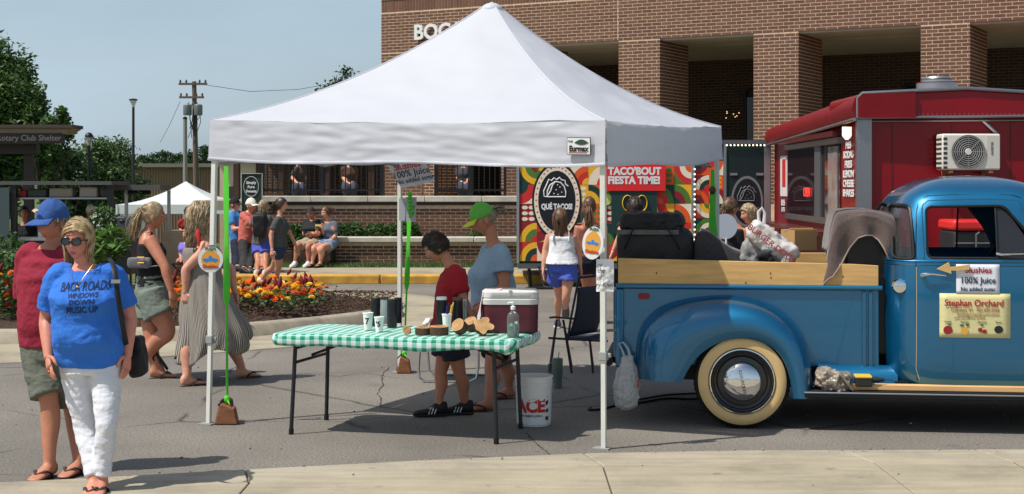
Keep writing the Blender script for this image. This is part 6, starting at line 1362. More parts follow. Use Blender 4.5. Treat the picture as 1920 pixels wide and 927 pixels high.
# ------------------------------------------------------------ signs on the door
def dsheet(label, name, x0, y0, x1, y1, mat, out):
    xa, za = cpx(x0, y1); xb_, zb2 = cpx(x1, y0); t = thing(name, label, 'sign', ((xa+xb_)/2, ysurf((xa+xb_)/2, za)-out, za)); m = MB()
    m.grid(lambda u, v: Vector((xa+(xb_-xa)*u, ysurf(xa+(xb_-xa)*u, za+(zb2-za)*v, out), za+(zb2-za)*v)), 8, 8); o = m.build('sheet', mat, t, smooth=180); sm = o.modifiers.new('s', 'SOLIDIFY'); sm.thickness = .002; return t
PPR = M('paper_white', (216, 218, 224), .7)
d1 = dsheet('white slushies juice sign taped on the truck door', 'door_sign', 1791, 494, 1869, 548, PPR, .007)
def dtext(s_, px_, py_, sz, mat, par, out, sx=1, bold=0, align='CENTER'):
    x, z = cpx(px_, py_); text(s_, sz, mat, par, (x, ysurf(x, z, out), z), th=.0007, sx=sx, bold=bold, align=align)
dtext('Slushies', 1831, 505, .058, RDT, d1, .011, 1, .001); dtext('100% Juice', 1830, 524, .062, NVT, d1, .011, .9, .001); dtext('No added sugar', 1830, 540, .04, M('navy_letter'), d1, .011, .92, .0008)
d2 = dsheet('pale yellow orchard sign with painted fruit on the truck door', 'orchard_sign', 1761, 548, 1888, 630, M('sign_cream', (214, 206, 150), .65, var=.06, vs=6, stretch=(1, 1, 12)), .0045)
dtext('Stephan Orchard', 1823, 566, .066, RDT, d2, .0085, .88, .0012); dtext("Westfield, IN   765-430-5568", 1824, 578, .034, M('brown_letter', (160, 106, 70), .6), d2, .0085, .82)
dtext('Specializing in naturally grown peaches', 1830, 586, .022, M('brown_letter'), d2, .0085, .85); dtext('pears and different varieties', 1815, 592, .022, M('brown_letter'), d2, .0085, .85)
def fruit(px_, py_, rx, ry, mat, nm):
    x, z = cpx(px_, py_); m = MB(); m.prism([(cos(2*pi*i/20)*rx, sin(2*pi*i/20)*ry) for i in range(20)], (x, ysurf(x, z, .0085), z), (1, 0, 0), (0, 0, 1), (0, -1, 0), .0008); return m.build(nm, mat, d2, smooth=0)
APR = M('fruit_red', (150, 34, 38), .6); fruit(1776, 616, .032, .03, APR, 'apple_print'); fruit(1806, 617, .025, .027, M('fruit_yellow', (222, 164, 60), .6), 'peach_print'); fruit(1834, 615, .016, .015, APR, 'cherry_print'); fruit(1842, 618, .016, .015, APR, 'cherry_print'); fruit(1867, 614, .03, .027, M('fruit_black', (36, 30, 36), .5), 'plum_print')
LFI = M('fruit_leaf', (70, 104, 50), .6); fruit(1779, 606, .012, .006, LFI, 'leaf_print'); fruit(1801, 607, .016, .007, LFI, 'leaf_print'); fruit(1811, 606, .012, .01, LFI, 'leaf_print'); fruit(1837, 606, .012, .006, LFI, 'leaf_print')
for s_, px_ in (('Apples', 1776), ('Peaches', 1806), ('Cherries', 1837), ('Plums', 1867)): dtext(s_, px_, 600.5, .018, INK, d2, .0085)
aw = thing('wooden_arrow', 'pale wooden arrow pointing left stuck on the truck door', 'arrow', (cpx(1790, 503)[0], YCS-.05, cpx(1790, 503)[1])); m = MB()
ar = [(1755, 503), (1777, 490), (1780, 499), (1815, 494), (1814, 504), (1781, 506), (1782, 512)]; m.prism([cpx(a, b) for a, b in ar], (0, ysurf(*cpx(1785, 503), .03), 0), (1, 0, 0), (0, 0, 1), (0, 1, 0), .012); m.build('plywood', M('arrow_wood', (206, 170, 108), .7, var=.1, vs=8), aw, smooth=0, bevel=.002)
# ------------------------------------------------------------ things on the running board
zt = ZP(736, YO)+.006
lb_ = thing('timber_board', 'long pale timber board lying on the truck running board', 'board', (3.2, YO+.12, zt)); m = MB(); m.box((XP(1590, YO)+1.3, YO+.12, zt+.02), (2.6, .09, .038)); m.build('plank', M('board_pine', (222, 176, 120), .7, var=.14, vs=4, stretch=(.6, 6, 10)), lb_, smooth=0, bevel=.004)
dl = thing('cordless_drill', 'yellow and black cordless drill lying on the timber board', 'drill', (XP(1633, YO), YO+.1, zt+.04)); zb3 = zt+.04
m = MB(); m.bp((XP(1615, YO), YO+.02, zb3-.01), (XP(1646, YO), YO+.15, zb3+.05)); m.build('battery', M('drill_black', (36, 38, 38), .5), dl, smooth=0, bevel=.01)
m = MB(); m.bp((XP(1614, YO), YO+.015, zb3+.051), (XP(1645, YO), YO+.15, zb3+.068)); m.build('housing', M('drill_yellow', (224, 182, 66), .5), dl, smooth=0, bevel=.006)
m = MB(); m.lathe((XP(1646, YO), YO+.08, zb3+.035), [(.02, 0), (.022, .03), (.016, .06), (.012, .085), (.003, .09), (.003, .15)], 14, axis=(1, 0, 0)); m.build('chuck', M('drill_black'), dl)
tg = thing('trash_bag', 'crumpled grey brown plastic bag wedged behind the rear fender', 'bag', (XP(1570, YO+.15), YO+.15, zt)); m = MB(); blob(m, W(1568, 715, YO+.12), (.24, .2, .15), 0, Matrix.Rotation(.25, 3, 'Y')); me = remesh(m, .007, 2, .07, .06, ORG[tg.name], fold=.03); fin(me, 'sack', M('grey_plastic', (150, 138, 124), .3, var=.4, vs=12, thin=.15), tg, 180, fix=False)
m = MB(); m.tube([W(1585, 702, YO+.02), W(1596, 716, YO+.01), W(1608, 733, YO+.03)], [.028, .018, .012], 8, sq=.5); m.build('gathered_neck', M('grey_plastic'), tg)
# plastic bag hanging from the rear bumper
hb = thing('hanging_bag', 'white plastic grocery bag hanging from the truck tailgate', 'bag', W(1175, 765, 10.9)); Yh = 10.78
m = MB(); rings_ = []
for py_, w_, c_ in ((768, 8, 1174), (762, 18, 1174), (745, 24, 1174), (720, 24, 1175), (698, 20, 1176), (680, 14, 1177), (668, 9, 1178)):
    rings_.append([W(c_, py_, Yh)+Vector((cos(2*pi*i/28)*w_*Yh/F*(1+.1*sin(i*2.2+py_*.01)), sin(2*pi*i/28)*w_*Yh/F*.75*(1+.1*cos(i*3.1)), 0)) for i in range(28)])
m.loft(rings_); me = remesh(m, .006, 2, .03, .04, ORG[hb.name], fold=.012); fin(me, 'sack', M('bag_translucent', (205, 206, 204), .3, thin=.35), hb, 180, fix=False)
m = MB(); m.tube([W(1172, 672, Yh), W(1166, 655, Yh), W(1160, 645, Yh), W(1168, 642, Yh), W(1178, 655, Yh), W(1183, 675, Yh)], [.012, .007, .005, .006, .009, .014], 8); m.build('handle', M('bag_translucent'), hb)
m = MB(); m.box(W(1197, 720, Yh-.05), (.006, .02, .06)); m.build('red_print', RDT, hb, smooth=0)

# the truck stands a little askew: front end nearer to us; turn it with everything in and on it
_piv = Matrix.Translation((2.4, 10.7, 0)) @ Matrix.Rotation(radians(-7), 4, 'Z') @ Matrix.Translation((-2.4, -10.7, 0))
bpy.context.view_layer.update()
for o in list(bpy.data.objects):
    if o.name not in _before and o.parent is None and not o.name.startswith('hanging'): o.matrix_world = _piv @ o.matrix_world
bpy.context.view_layer.update()
# ------------------------------------------------------------ people
from mathutils.bvhtree import BVHTree
SKIN = M('skin_fair', (208, 150, 124), .5, var=.07, vs=14, sub=.12, bump=.15, bs=120, bd=.002); SKIN2 = M('skin_tan', (186, 124, 96), .5, var=.07, vs=14, sub=.1, bump=.15, bs=120, bd=.002); SKIN3 = M('skin_red', (206, 136, 112), .5, var=.09, vs=12, sub=.12, bump=.15, bs=120, bd=.002)
EYEW = M('eye_white', (226, 222, 216), .2); LIP = M('lips', (172, 92, 84), .45); BROW = M('brow', (92, 68, 50), .9); PUP = M('pupil', (36, 26, 22), .15)
def hair_mat(key, c, c2): return M(key, c, .45, var=.35, vs=26, island=.45, c2=c2)
HB = hair_mat('hair_blond', (172, 140, 96), (206, 180, 136)); HD = hair_mat('hair_dark', (40, 30, 26), (66, 50, 42)); HM = hair_mat('hair_brown', (84, 58, 42), (124, 90, 64)); HG = hair_mat('hair_ash', (148, 124, 92), (190, 168, 132)); HR = hair_mat('hair_grey', (128, 116, 104), (160, 150, 138))
def FABM(key, c=(128, 128, 128), var=.06, r=.9): return M(key, c, r, var=var, vs=7, bump=1.0, bs=8, bd=.03)
def Rh(yaw, pitch=0, roll=0): return Matrix.Rotation(yaw, 3, 'Z') @ Matrix.Rotation(pitch, 3, 'X') @ Matrix.Rotation(roll, 3, 'Y')
def gs(x, s): return math.exp(-(x/s)**2)
def headp(th, ph, k=1.0, face=True):
    """point on a head: th from crown, ph from face front (+ = person's left); metres, centre between the ears"""
    st, ct = sin(th), cos(th); x = .075*st*sin(ph); y = -.094*st*cos(ph); z = .118*ct
    fr = max(0, cos(ph))*st
    if z < 0:
        q = min(1, -z/.118); x *= 1-.28*q**1.5
        if y > 0: y *= 1-.45*q
        else: y *= 1-.10*q**2
    if y > 0: y *= 1.06
    if face and fr > .2:
        ax = abs(x); d = 0
        d -= .010*gs(ax-.031, .016)*gs(z-.004, .014)                 # eye sockets
        d += .006*gs(z-.026, .012)*gs(ax-.025, .03)                 # brow ridge
        nz_ = max(0, min(1, (.012-z)/.05)); 
        if -.052 < z < .02: d += (.004+.021*nz_)*gs(x, .0085+.006*nz_)*(1 if z > -.040 else max(0, (z+.052)/.012))   # nose
        d += .005*gs(ax-.042, .018)*gs(z+.025, .02)                 # cheeks
        d += .007*gs(z+.063, .006)*gs(x, .022)+.007*gs(z+.075, .006)*gs(x, .02)-.004*gs(z+.069, .0025)*gs(x, .022)   # lips
        d += .009*gs(z+.1, .013)*gs(x, .024)-.004*gs(z+.087, .006)*gs(x, .03)   # chin
        y -= d*min(1, (fr-.2)/.25)
    return Vector((x*k, y*k, z*k))
def head_mb(mb, c, R, s, nu=44, nv=40):
    rings = [[c+R @ (headp(pi*(.015+.97*i/nv), 2*pi*j/nu)*s) for j in range(nu)] for i in range(nv+1)]
    fs0 = len(mb.f); mb.loft(rings, mi=0)
    for k in range(len(mb.f)-fs0-2):
        i, j = divmod(k, nu); p = headp(pi*(.015+.97*(i+.5)/nv), 2*pi*(j+.5)/nu)
        if p.y < -.05 and abs(p.x) < .021*(1-abs(p.z+.069)/.02) and -.08 < p.z < -.058: mb.m[fs0+k] = 2
    for sd in (-1, 1):
        mb.ell(c+R @ (Vector((sd*.0755, .012, -.012))*s), (.009*s, .02*s, .032*s), 10, 8, 0, R @ Matrix.Rotation(sd*.35, 3, 'Z'))       # ear
        mb.ell(c+R @ (Vector((sd*.031, -.0765, .003))*s), (.013*s, .008*s, .0065*s), 10, 6, 1, R); mb.ell(c+R @ (Vector((sd*.031, -.0835, .003))*s), (.0052*s, .003*s, .0052*s), 8, 5, 4, R)
        mb.tube([c+R @ (Vector((sd*x, -y, z))*s) for x, y, z in ((.014, .0915, .021), (.03, .0885, .026), (.048, .075, .02))], [.003*s, .0042*s, .002*s], 5, mi=3)
def limb(mb, pts, rad, seg=14, n=5, mi=0, sq=1.0):
    P = spl([tuple(p) for p in pts], n*(len(pts)-1)); R = spl([(r, 0, 0) for r in rad], n*(len(pts)-1)); mb.tube(P, [max(.004, r.x) for r in R], seg, mi=mi, sq=sq)
def hand_mb(mb, w, d, n, s=1.0, curl=.5, thumb=1):
    """w wrist, d direction of the forearm, n palm normal; five unequal bent fingers"""
    d = Vector(d).normalized(); n = Vector(n); n = (n-d*d.dot(n)).normalized(); a = d.cross(n)*thumb
    def rg(t, hw, ht): return [w+d*t*s+a*(cos(2*pi*k/12)*hw*s)+n*(sin(2*pi*k/12)*ht*s) for k in range(12)]
    mb.loft([rg(-.03, .026, .021), rg(0, .026, .019), rg(.03, .036, .018), rg(.065, .042, .016), rg(.088, .040, .012)], mi=0)
    for k, (off, L, r) in enumerate(((.031, .068, .0088), (.0105, .078, .0092), (-.0105, .072, .0088), (-.031, .056, .0078))):
        p = w+d*.082*s+a*off*s; ang = curl*(.6+.12*k); dd = d; pts = [p-d*.012*s]
        for q in range(3): 
            dd = Matrix.Rotation(ang*.75, 3, -a*thumb if 0 else (d.cross(n))) @ dd if False else (dd*cos(ang*.6)+n*sin(ang*.6)).normalized(); pts.append(pts[-1]+dd*(L*s*(.46, .32, .26)[q]+(.012*s if q == 0 else 0)))
        mb.tube(pts, [r*s, r*s, r*.9*s, r*.6*s], 8, mi=0)
    b0 = w+d*.02*s+a*.026*s; mb.tube([b0, b0+(d*.5+a*.75+n*.3).normalized()*.034*s, b0+(d*.5+a*.75+n*.3).normalized()*.034*s+(d*.9+a*.15+n*.35).normalized()*.032*s, b0+(d*.5+a*.75+n*.3).normalized()*.034*s+(d*.9+a*.05+n*.4).normalized()*.054*s], [.013*s, .0115*s, .0098*s, .006*s], 8, mi=0)
TF = [(-.16, .13, .12, -.01), (0, .165, .125, -.01), (.18, .165, .115, .0), (.42, .14, .10, .005), (.7, .15, .115, .02), (.88, .145, .095, .0), (1.0, .10, .07, -.01), (1.1, .05, .05, -.01)]
TM = [(-.16, .13, .12, 0), (0, .16, .12, 0), (.2, .165, .125, .015), (.45, .165, .125, .01), (.72, .175, .12, .01), (.9, .165, .1, 0), (1.0, .11, .07, -.01), (1.1, .055, .055, -.01)]
TS = [(-.16, .15, .13, 0), (0, .185, .145, .0), (.2, .19, .165, .025), (.45, .183, .155, .025), (.68, .186, .165, .045), (.87, .165, .115, .005), (1.0, .115, .08, -.01), (1.1, .06, .06, -.01)]
def person(label, Y, yaw, J, T=TF, s=1.0, sw=.155, hw=.085, skin=None, hair=None, top=None, bottom=None, shoes=None, head=(0, 0, 0), gz=0, snap=True, cap=None, arm=1.0, legk=1.0, group=None, hs=1.0, curl=.5, toe=None, extra=None, fine=None):
    yaw = radians(yaw); L = Vector((cos(yaw), sin(yaw), 0)); Fw = Vector((sin(yaw), -cos(yaw), 0)); skin = skin or SKIN
    def cv(p, y0): return W(p[0], p[1], y0+(p[2] if len(p) > 2 else 0))
    pel, shl, hd = cv(J['pel'], Y), cv(J['sh'], Y), cv(J['head'], Y)
    t = thing('person', label, 'person', (pel.x, pel.y, gz), group); org = ORG[t.name]
    vox = fine or max(.0085, min(.022, .00095*Y)); ax = (shl-pel); up = ax.normalized()
    def tring(tt, inf=0, n=28):
        for a, b in zip(T, T[1:]):
            if a[0] <= tt <= b[0]: break
        if tt < T[0][0]: a = b = T[0]
        if tt > T[-1][0]: a = b = T[-1]
        k = 0 if a is b else (tt-a[0])/(b[0]-a[0]); k = k*k*(3-2*k); w_, d_, f_ = [(a[i]+(b[i]-a[i])*k)*s for i in (1, 2, 3)]
        c = pel+ax*tt+Fw*f_; fw2 = (Fw-up*Fw.dot(up)).normalized(); o = []
        for i in range(n):
            q = 2*pi*i/n; cc, ss = cos(q), sin(q); e = .85; o.append(c+L*((w_+inf)*abs(cc)**e*(1 if cc > 0 else -1))+fw2*((d_+inf)*abs(ss)**e*(1 if ss > 0 else -1)))
        return o
    S_ = {'L': shl+L*sw*s-Vector((0, 0, .025*s)), 'R': shl-L*sw*s-Vector((0, 0, .025*s))}; H_ = {'L': pel+L*hw*s-Vector((0, 0, .02*s)), 'R': pel-L*hw*s-Vector((0, 0, .02*s))}
    arms, legs = {}, {}
    for k in 'LR':
        e = J.get('a'+k); arms[k] = [S_[k]]+[cv(p, S_[k].y) for p in e]
        kn, an = J['l'+k]
        if snap and len(an) < 3: Ya = (HC-gz-.085)*F/(an[1]-CY); Ya = max(pel.y-.6, min(pel.y+.6, Ya)); A2_ = Vector((XP(an[0], Ya), Ya, gz+.085))
        else: A2_ = cv(an, pel.y)
        yk = (H_[k].y+A2_.y)/2+(kn[2] if len(kn) > 2 else 0); legs[k] = [H_[k], W(kn[0], kn[1], yk), A2_]
    mb = MB(); mb.loft([tring(-.16+1.26*i/22) for i in range(23)])
    R = Rh(yaw+radians(head[0]), radians(head[1]), radians(head[2])); hb = hd+R @ Vector((0, .02, -.06))*s*hs
    limb(mb, [shl-up*.04, shl.lerp(hb, .5), hb], [.062*s, .05*s, .05*s])
    for k in 'LR':
        a, b, c = arms[k]; limb(mb, [a, a.lerp(b, .5), b, b.lerp(c, .3), c, c+(c-b).normalized()*.02], [.056*s*arm, .05*s*arm, .040*s*arm, .042*s*arm, .027*s*arm, .026*s*arm])
        a, b, c = legs[k]; bk = (b-(a+c)/2)*0; sh_ = (c-b).normalized(); calf = b+(c-b)*.32-Fw*.014*s
        limb(mb, [a+Vector((0, 0, .05*s)), a.lerp(b, .45), b, calf, b.lerp(c, .75), c, c-Vector((0, 0, .03*s))], [.09*s*legk, .08*s*legk, .056*s*legk, .058*s*legk, .041*s*legk, .036*s, .034*s], 16)
    foot = {}
    for k in 'LR':
        c = legs[k][2]; lifted = not (snap and len(J['l'+k][1]) < 3); fy = yaw+radians((toe or {}).get(k, 0)); fd = Vector((sin(fy), -cos(fy), 0)); up_f = Vector((0, 0, 1))
        if lifted: fd = Vector((fd.x*.55, fd.y*.55, -.83)).normalized(); up_f = Vector((-fd.x*1.5, -fd.y*1.5, .5)); up_f = (up_f-fd*fd.dot(up_f)).normalized()
        sd = fd.cross(up_f).normalized(); foot[k] = (c, fd, up_f, sd)
        def fr(u, w_, h0, h1): return [c+fd*u*s+sd*(cos(2*pi*i/14)*w_*s)+up_f*((h0+(h1-h0)*(.5+.5*sin(2*pi*i/14)))*s) for i in range(14)]
        mb.loft([fr(-.055, .02, -.06, -.01), fr(-.045, .032, -.076, .01), fr(-.01, .036, -.078, .025), fr(.04, .038, -.078, .0), fr(.1, .045, -.078, -.03), fr(.15, .047, -.078, -.05), fr(.18, .04, -.078, -.058), fr(.192, .022, -.076, -.064)])
    me = remesh(mb, vox, 5, org=org)
    h2 = MB(); head_mb(h2, hd, R, s*hs)
    for k in 'LR':
        a, b, c = arms[k]; inn = (pel-c); inn.z = 0; inn = inn.normalized()*.8+Fw*-.2
        hand_mb(h2, c, c-b, J.get('n'+k, inn), s*arm**.3, curl, 1 if k == 'R' else -1)
    h2.v = [tuple(Vector(v)-org) for v in h2.v]
    # body, head and hands in one mesh
    m2 = bpy.data.meshes.new('h'); m2.from_pydata(h2.v, [], h2.f); m2.polygons.foreach_set('material_index', h2.m)
    bm = bmesh.new(); bm.from_mesh(m2); bmesh.ops.recalc_face_normals(bm, faces=bm.faces); bm.from_mesh(me)
    out_me = bpy.data.meshes.new('body'); bm.to_mesh(out_me); bm.free(); bpy.data.meshes.remove(m2); bpy.data.meshes.remove(me)
    fin(out_me, 'body', [skin, EYEW, LIP, BROW, PUP], t, 180, fix=False)
    ob = {'t': t, 'R': R, 'hd': hd, 's': s*hs, 'foot': foot, 'arms': arms, 'legs': legs, 'pel': pel, 'shl': shl, 'L': L, 'F': Fw, 'tring': tring, 'vox': vox, 'org': org, 'S': S_}
    if top:
        mat, hem, slv, inf = top['mat'], top.get('hem', -.05), top.get('sleeve', .5), top.get('inf', .014)
        m = MB(); n = 18; hi = top.get('hi', 1.03)
        m.loft([tring(hem+(hi-hem)*i/n, inf+top.get('flare', 0)*(1-i/n)**2) for i in range(n+1)])
        if slv > 0:
            for k in 'LR':
                a, b, c = arms[k]; q = a.lerp(b, min(1, slv)); pts = [shl.lerp(a, .45), a, q]; rr = [.062*s, .066*s*arm, (.062+top.get('sl_flare', .008))*s*arm]
                if slv > 1: q2 = b.lerp(c, slv-1); pts = [shl.lerp(a, .45), a, b, q2]; rr = [.062*s, .066*s*arm, .056*s*arm, .046*s*arm]
                limb(m, pts, rr)
        elif top.get('straps', 0):
            pass
        me = remesh(m, vox, 2 if Y < 15 else 1, top.get('wr', .016), .13, org, fold=top.get('wr', .016)*.4, aniso=(1.6, 1.6, 1)); ob['top'] = fin(me, top.get('name', 'shirt'), mat, t, 180, fix=False)
    if bottom:
        mat, fr_, inf = bottom['mat'], bottom.get('len', .75), bottom.get('inf', .012)
        hi_ = bottom.get('hi', (top.get('hem', -.05)+.02) if top else .04); m = MB(); m.loft([tring(-.2+(hi_+.2)*i/8, inf) for i in range(9)])
        if bottom.get('skirt') is None:
            for k in 'LR':
                a, b, c = legs[k]; fl = bottom.get('flare', .012)
                if fr_ <= 1: q = a.lerp(b, fr_); limb(m, [a+Vector((0, 0, .05*s)), a.lerp(b, fr_*.5), q], [(.09*legk+.02)*s, (.088*legk+fl)*s, (.084*legk+fl*1.5)*s if fr_ < .7 else (.072*legk+fl*1.8)*s], 18)
                else: q = b.lerp(c, fr_-1); limb(m, [a+Vector((0, 0, .05*s)), a.lerp(b, .5), b, b.lerp(q, .45)-Fw*.008, q], [(.09*legk+.02)*s, (.086*legk+fl)*s, (.06*legk+fl)*s, (.056*legk+fl*1.2)*s, bottom.get('cuff', .052)*s], 18)
        me = remesh(m, vox, 2 if Y < 15 else 1, bottom.get('wr', .012), .07, org, fold=bottom.get('wr', .012)*.5, aniso=(2.6, 2.6, .8)); ob['bottom'] = fin(me, bottom.get('name', 'trousers'), mat, t, 180, fix=False)
    if shoes:
        for k in 'LR':
            c, fd, uf, sd = foot[k]
            if shoes['kind'] == 'sandal':
                m = MB(); ol = [(-.065, .0), (-.055, .03), (-.01, .036), (.06, .038), (.13, .052), (.18, .047), (.208, .022), (.213, 0), (.205, -.024), (.18, -.045), (.13, -.05), (.06, -.038), (-.01, -.036), (-.055, -.03)]
                m.prism([(a*s, b*s) for a, b in ol], c-uf*.081*s, fd, sd, -uf, .024*s); so_ = m.build('sandal', shoes['mat'], t, smooth=30, bevel=.006)
                m = MB(); tp_ = c+fd*.135*s-uf*.045*s+sd*.01*s
                for q in (-1, 1): m.tube([tp_, c+fd*.1*s+sd*q*.034*s-uf*.028*s, c+fd*.045*s+sd*q*.043*s-uf*.05*s, c+fd*.035*s+sd*q*.042*s-uf*.08*s], [.007*s, .011*s, .012*s, .01*s], 6, sq=.5)
                m.build('strap', shoes.get('smat', shoes['mat']), so_)
            else:
                m = MB()
                def fr2(u, w_, h0, h1): return [c+fd*u*s+sd*(cos(2*pi*i/16)*w_*s)+uf*((h0+(h1-h0)*(.5+.5*sin(2*pi*i/16)))*s) for i in range(16)]
                m.loft([fr2(-.075, .02, -.07, -.0), fr2(-.066, .036, -.082, .03), fr2(-.03, .043, -.083, .035), fr2(.02, .043, -.083, .03), fr2(.07, .046, -.083, -.005), fr2(.13, .051, -.083, -.028), fr2(.18, .048, -.083, -.036), fr2(.21, .036, -.082, -.045), fr2(.222, .016, -.08, -.058)]); sh2 = m.build('shoe', shoes['mat'], t, smooth=60)
                m = MB(); ol = [(-.08, 0), (-.068, .036), (0, .045), (.07, .05), (.14, .056), (.195, .045), (.228, .012), (.228, -.012), (.195, -.045), (.14, -.055), (.07, -.048), (0, -.045), (-.068, -.036)]
                m.prism([(a*s, b*s) for a, b in ol], c-uf*.072*s, fd, sd, -uf, .018*s); m.build('sole', shoes.get('sole', WHT), sh2, smooth=30, bevel=.005)
                if shoes.get('stripes'):
                    m = MB()
                    for q in (-1, 1):
                        for z in range(3): p = c+fd*(.045+.026*z)*s+sd*q*.047*s-uf*.045*s; m.tube([p-uf*.025*s, p+uf*.02*s-fd*.018*s-sd*q*.008*s], .005*s, 5)
                    m.build('stripe', WHT, sh2)
    if hair: do_hair(ob, hair)
    if cap: do_cap(ob, cap)
    return ob
def do_hair(ob, h):
    R, c, s, t = ob['R'], ob['hd'], ob['s'], ob['t']; rd = random.Random(int(c.x*1000) % 977); mat = h['mat']; hl = h.get('line', .062); low = h.get('low', -.06)
    m = MB(); nu, nv = 40, 26; g = [[headp(pi*(.01+.85*i/nv), 2*pi*j/nu, 1, False) for j in range(nu)] for i in range(nv+1)]; th = h.get('th', .016)
    def keep(p):
        if p.y < -.055: return p.z > hl-.25*max(0, abs(p.x)-.03)
        if p.y < .0: return p.z > hl-.035-(p.y+.055)*1.5
        return p.z > low
    vs = [c+R @ (p*(1+th/.09*(1+h.get('lump', .12)*nz3(p.x*40, p.y*40, p.z*40)))*s) for row in g for p in row]; fs = []
    for i in range(nv):
        for j in range(nu):
            q = (g[i][j]+g[i+1][(j+1) % nu])/2
            if keep(q): fs.append((i*nu+j, (i+1)*nu+j, (i+1)*nu+(j+1) % nu, i*nu+(j+1) % nu))
    m.add(vs, fs) if h.get('maxz', 9) > 1 else None
    N = h.get('n', 260); Ln = h.get('len', .05); kind = h.get('kind', 'short'); rad = h.get('rad', .0055)*s
    part = h.get('part', .01)
    for _ in range(N):
        for __ in range(30):
            th_ = math.acos(rd.uniform(-.4, 1)); ph = rd.uniform(-pi, pi); p = headp(th_, ph, 1, False)
            if keep(p) and p.z < h.get('maxz', 9): break
        nrm = Vector((p.x/.075, p.y/.094, p.z/.118)).normalized(); root = p*(1+th/.09*.6)
        if kind == 'short':
            d = Vector((p.x*2, p.y*2-.02 if p.y > 0 else p.y*2-.03, -.06+p.z*.1)); d = (d-nrm*d.dot(nrm)); d = d.normalized() if d.length > 1e-4 else Vector((0, -1, 0)); L_ = Ln*rd.uniform(.7, 1.3)
            pts = [root, root+d*L_*.5+nrm*.012, root+d*L_+nrm*.004]
        else:
            side = 1 if p.x > part else -1; L_ = Ln*rd.uniform(.75, 1.15); out_ = Vector((p.x, p.y*(.8 if p.y > 0 else .35), 0)); out_ = out_.normalized() if out_.length > .01 else Vector((side, 0, 0))
            zl = p.z; pts = [root]; cur = root.copy(); n = 7
            if kind == 'pony':
                tie = Vector(h['tie']); q1 = root.lerp(tie, .45)+nrm*.02; pts = [root, q1, tie]
            else:
                wv = h.get('wave', 0); ph0 = rd.uniform(0, 6); E = Vector((.075, .094, .118)); rr = 1+th/.09*rd.uniform(.75, 1.35)
                e = Vector((root.x/E.x, root.y/E.y, root.z/E.z)).normalized(); free = None
                for q in range(1, n+1):
                    f = q/n
                    if free is None:
                        d = Vector((side*.25, .15, -1))
                        if e.y < -.25: d = Vector((side*1.0, .45, -.5))
                        cur_ = Vector((e.x*E.x, e.y*E.y, e.z*E.z)); nn = Vector((e.x/E.x, e.y/E.y, e.z/E.z)).normalized(); d = d-nn*d.dot(nn)
                        if d.length < .05: d = Vector((side, .3, -.1))
                        cur_ = cur_+d.normalized()*(L_/n); e = Vector((cur_.x/E.x, cur_.y/E.y, cur_.z/E.z)).normalized(); cur = Vector((e.x*E.x, e.y*E.y, e.z*E.z))*rr
                        if e.z < -.12 or (e.y < -.1 and e.z < .1 and abs(e.x) > .7): free = cur
                    else: cur = cur+Vector((h.get('in', -.12)*out_.x, h.get('in', -.12)*out_.y*.5+h.get('back', 0), -1)).normalized()*(L_/n)
                    pts.append(cur+Vector((wv*sin(f*9+ph0), wv*cos(f*9+ph0), 0))*f)
        k = len(pts); m.tube([c+R @ (q*s) for q in pts], [rad*(1-.75*(i/(k-1))**2) for i in range(k)], 5, sq=.6)
    if kind == 'pony':
        tie = Vector(h['tie']); 
        for _ in range(h.get('tn', 90)):
            a = Vector((rd.gauss(0, .012), rd.gauss(0, .012), rd.gauss(0, .01))); L_ = h['tail']*rd.uniform(.7, 1.05); pts = []; bw = rd.gauss(0, 1); b2 = rd.gauss(0, 1); ph0 = rd.uniform(0, 6)
            for q in range(8): f = q/7; wd = .035*sin(pi*min(1, f*1.1))**.7*h.get('tw', 1); pts.append(tie+a*(1+f)+Vector((bw*wd+h.get('wave', .0)*sin(f*10+ph0), .035*sin(pi*f*.6)+b2*wd*.6+h.get('tback', .02)*f, .015*sin(pi*f)-L_*f**1.1)))
            m.tube([c+R @ (q*s) for q in pts], [rad*1.1*(1-.7*(i/7)**2) for i in range(8)], 5, sq=.6)
    m.build('hair', mat, t, smooth=180, fix=False)
def do_cap(ob, cp_):
    R, c, s, t = ob['R'], ob['hd'], ob['s'], ob['t']; dz = cp_.get('dz', 0); m = MB(); nu, nv = 40, 14; g = []
    for i in range(nv+1):
        th = pi*(.008+.46*i/nv); g.append([(lambda p: Vector((p.x*1.13, p.y*1.12+.003, p.z*1.12+.012+dz)))(headp(th, 2*pi*j/nu, 1, False)) for j in range(nu)])
    rings = [[c+R @ (p*s) for p in r] for r in g]; rings.append([c+R @ (Vector((p.x*.97, p.y*.97, p.z-.003))*s) for p in g[-1]])
    m.loft(rings, caps=False); m.ell(rings[0][0].lerp(rings[0][nu//2], .5)+Vector((0, 0, .002)), (.009*s, .009*s, .005*s), 8, 5); cap_o = m.build('cap', cp_['mat'], t, smooth=60)
    m = MB(); z0 = g[-1][0].z; rows = []
    for thk in (.003, -.003):
        for i in range(9):
            a = radians(-62+124*i/8); e = Vector((sin(a)*.085, -cos(a)*.104, z0+.004)); rows.append([e+Vector((sin(a)*.012*q*.3, -.078*q/4*cos(a)**.6, -.018*(q/4)**1.4-.014*(sin(a))**2*q/4+thk)) for q in range(5)])
    top_ = rows[:9]; bot = rows[9:]; m.loft([[c+R @ (p*s) for p in r] for r in top_], closed=False, caps=False); m.loft([[c+R @ (p*s) for p in r] for r in bot], closed=False, caps=False)
    edge = [r[4] for r in top_]; edge2 = [r[4] for r in bot]; m.loft([[c+R @ (p*s) for p in edge], [c+R @ (p*s) for p in edge2]], closed=False, caps=False); m.build('brim', cp_.get('bmat', cp_['mat']), cap_o, smooth=60)
    return cap_o
def strap_over(name, mat, ob, pts, r, sq=.35):
    m = MB(); m.tube(spl([tuple(p) for p in pts], 24), r, 8, sq=sq); return m.build(name, mat, ob['t'])
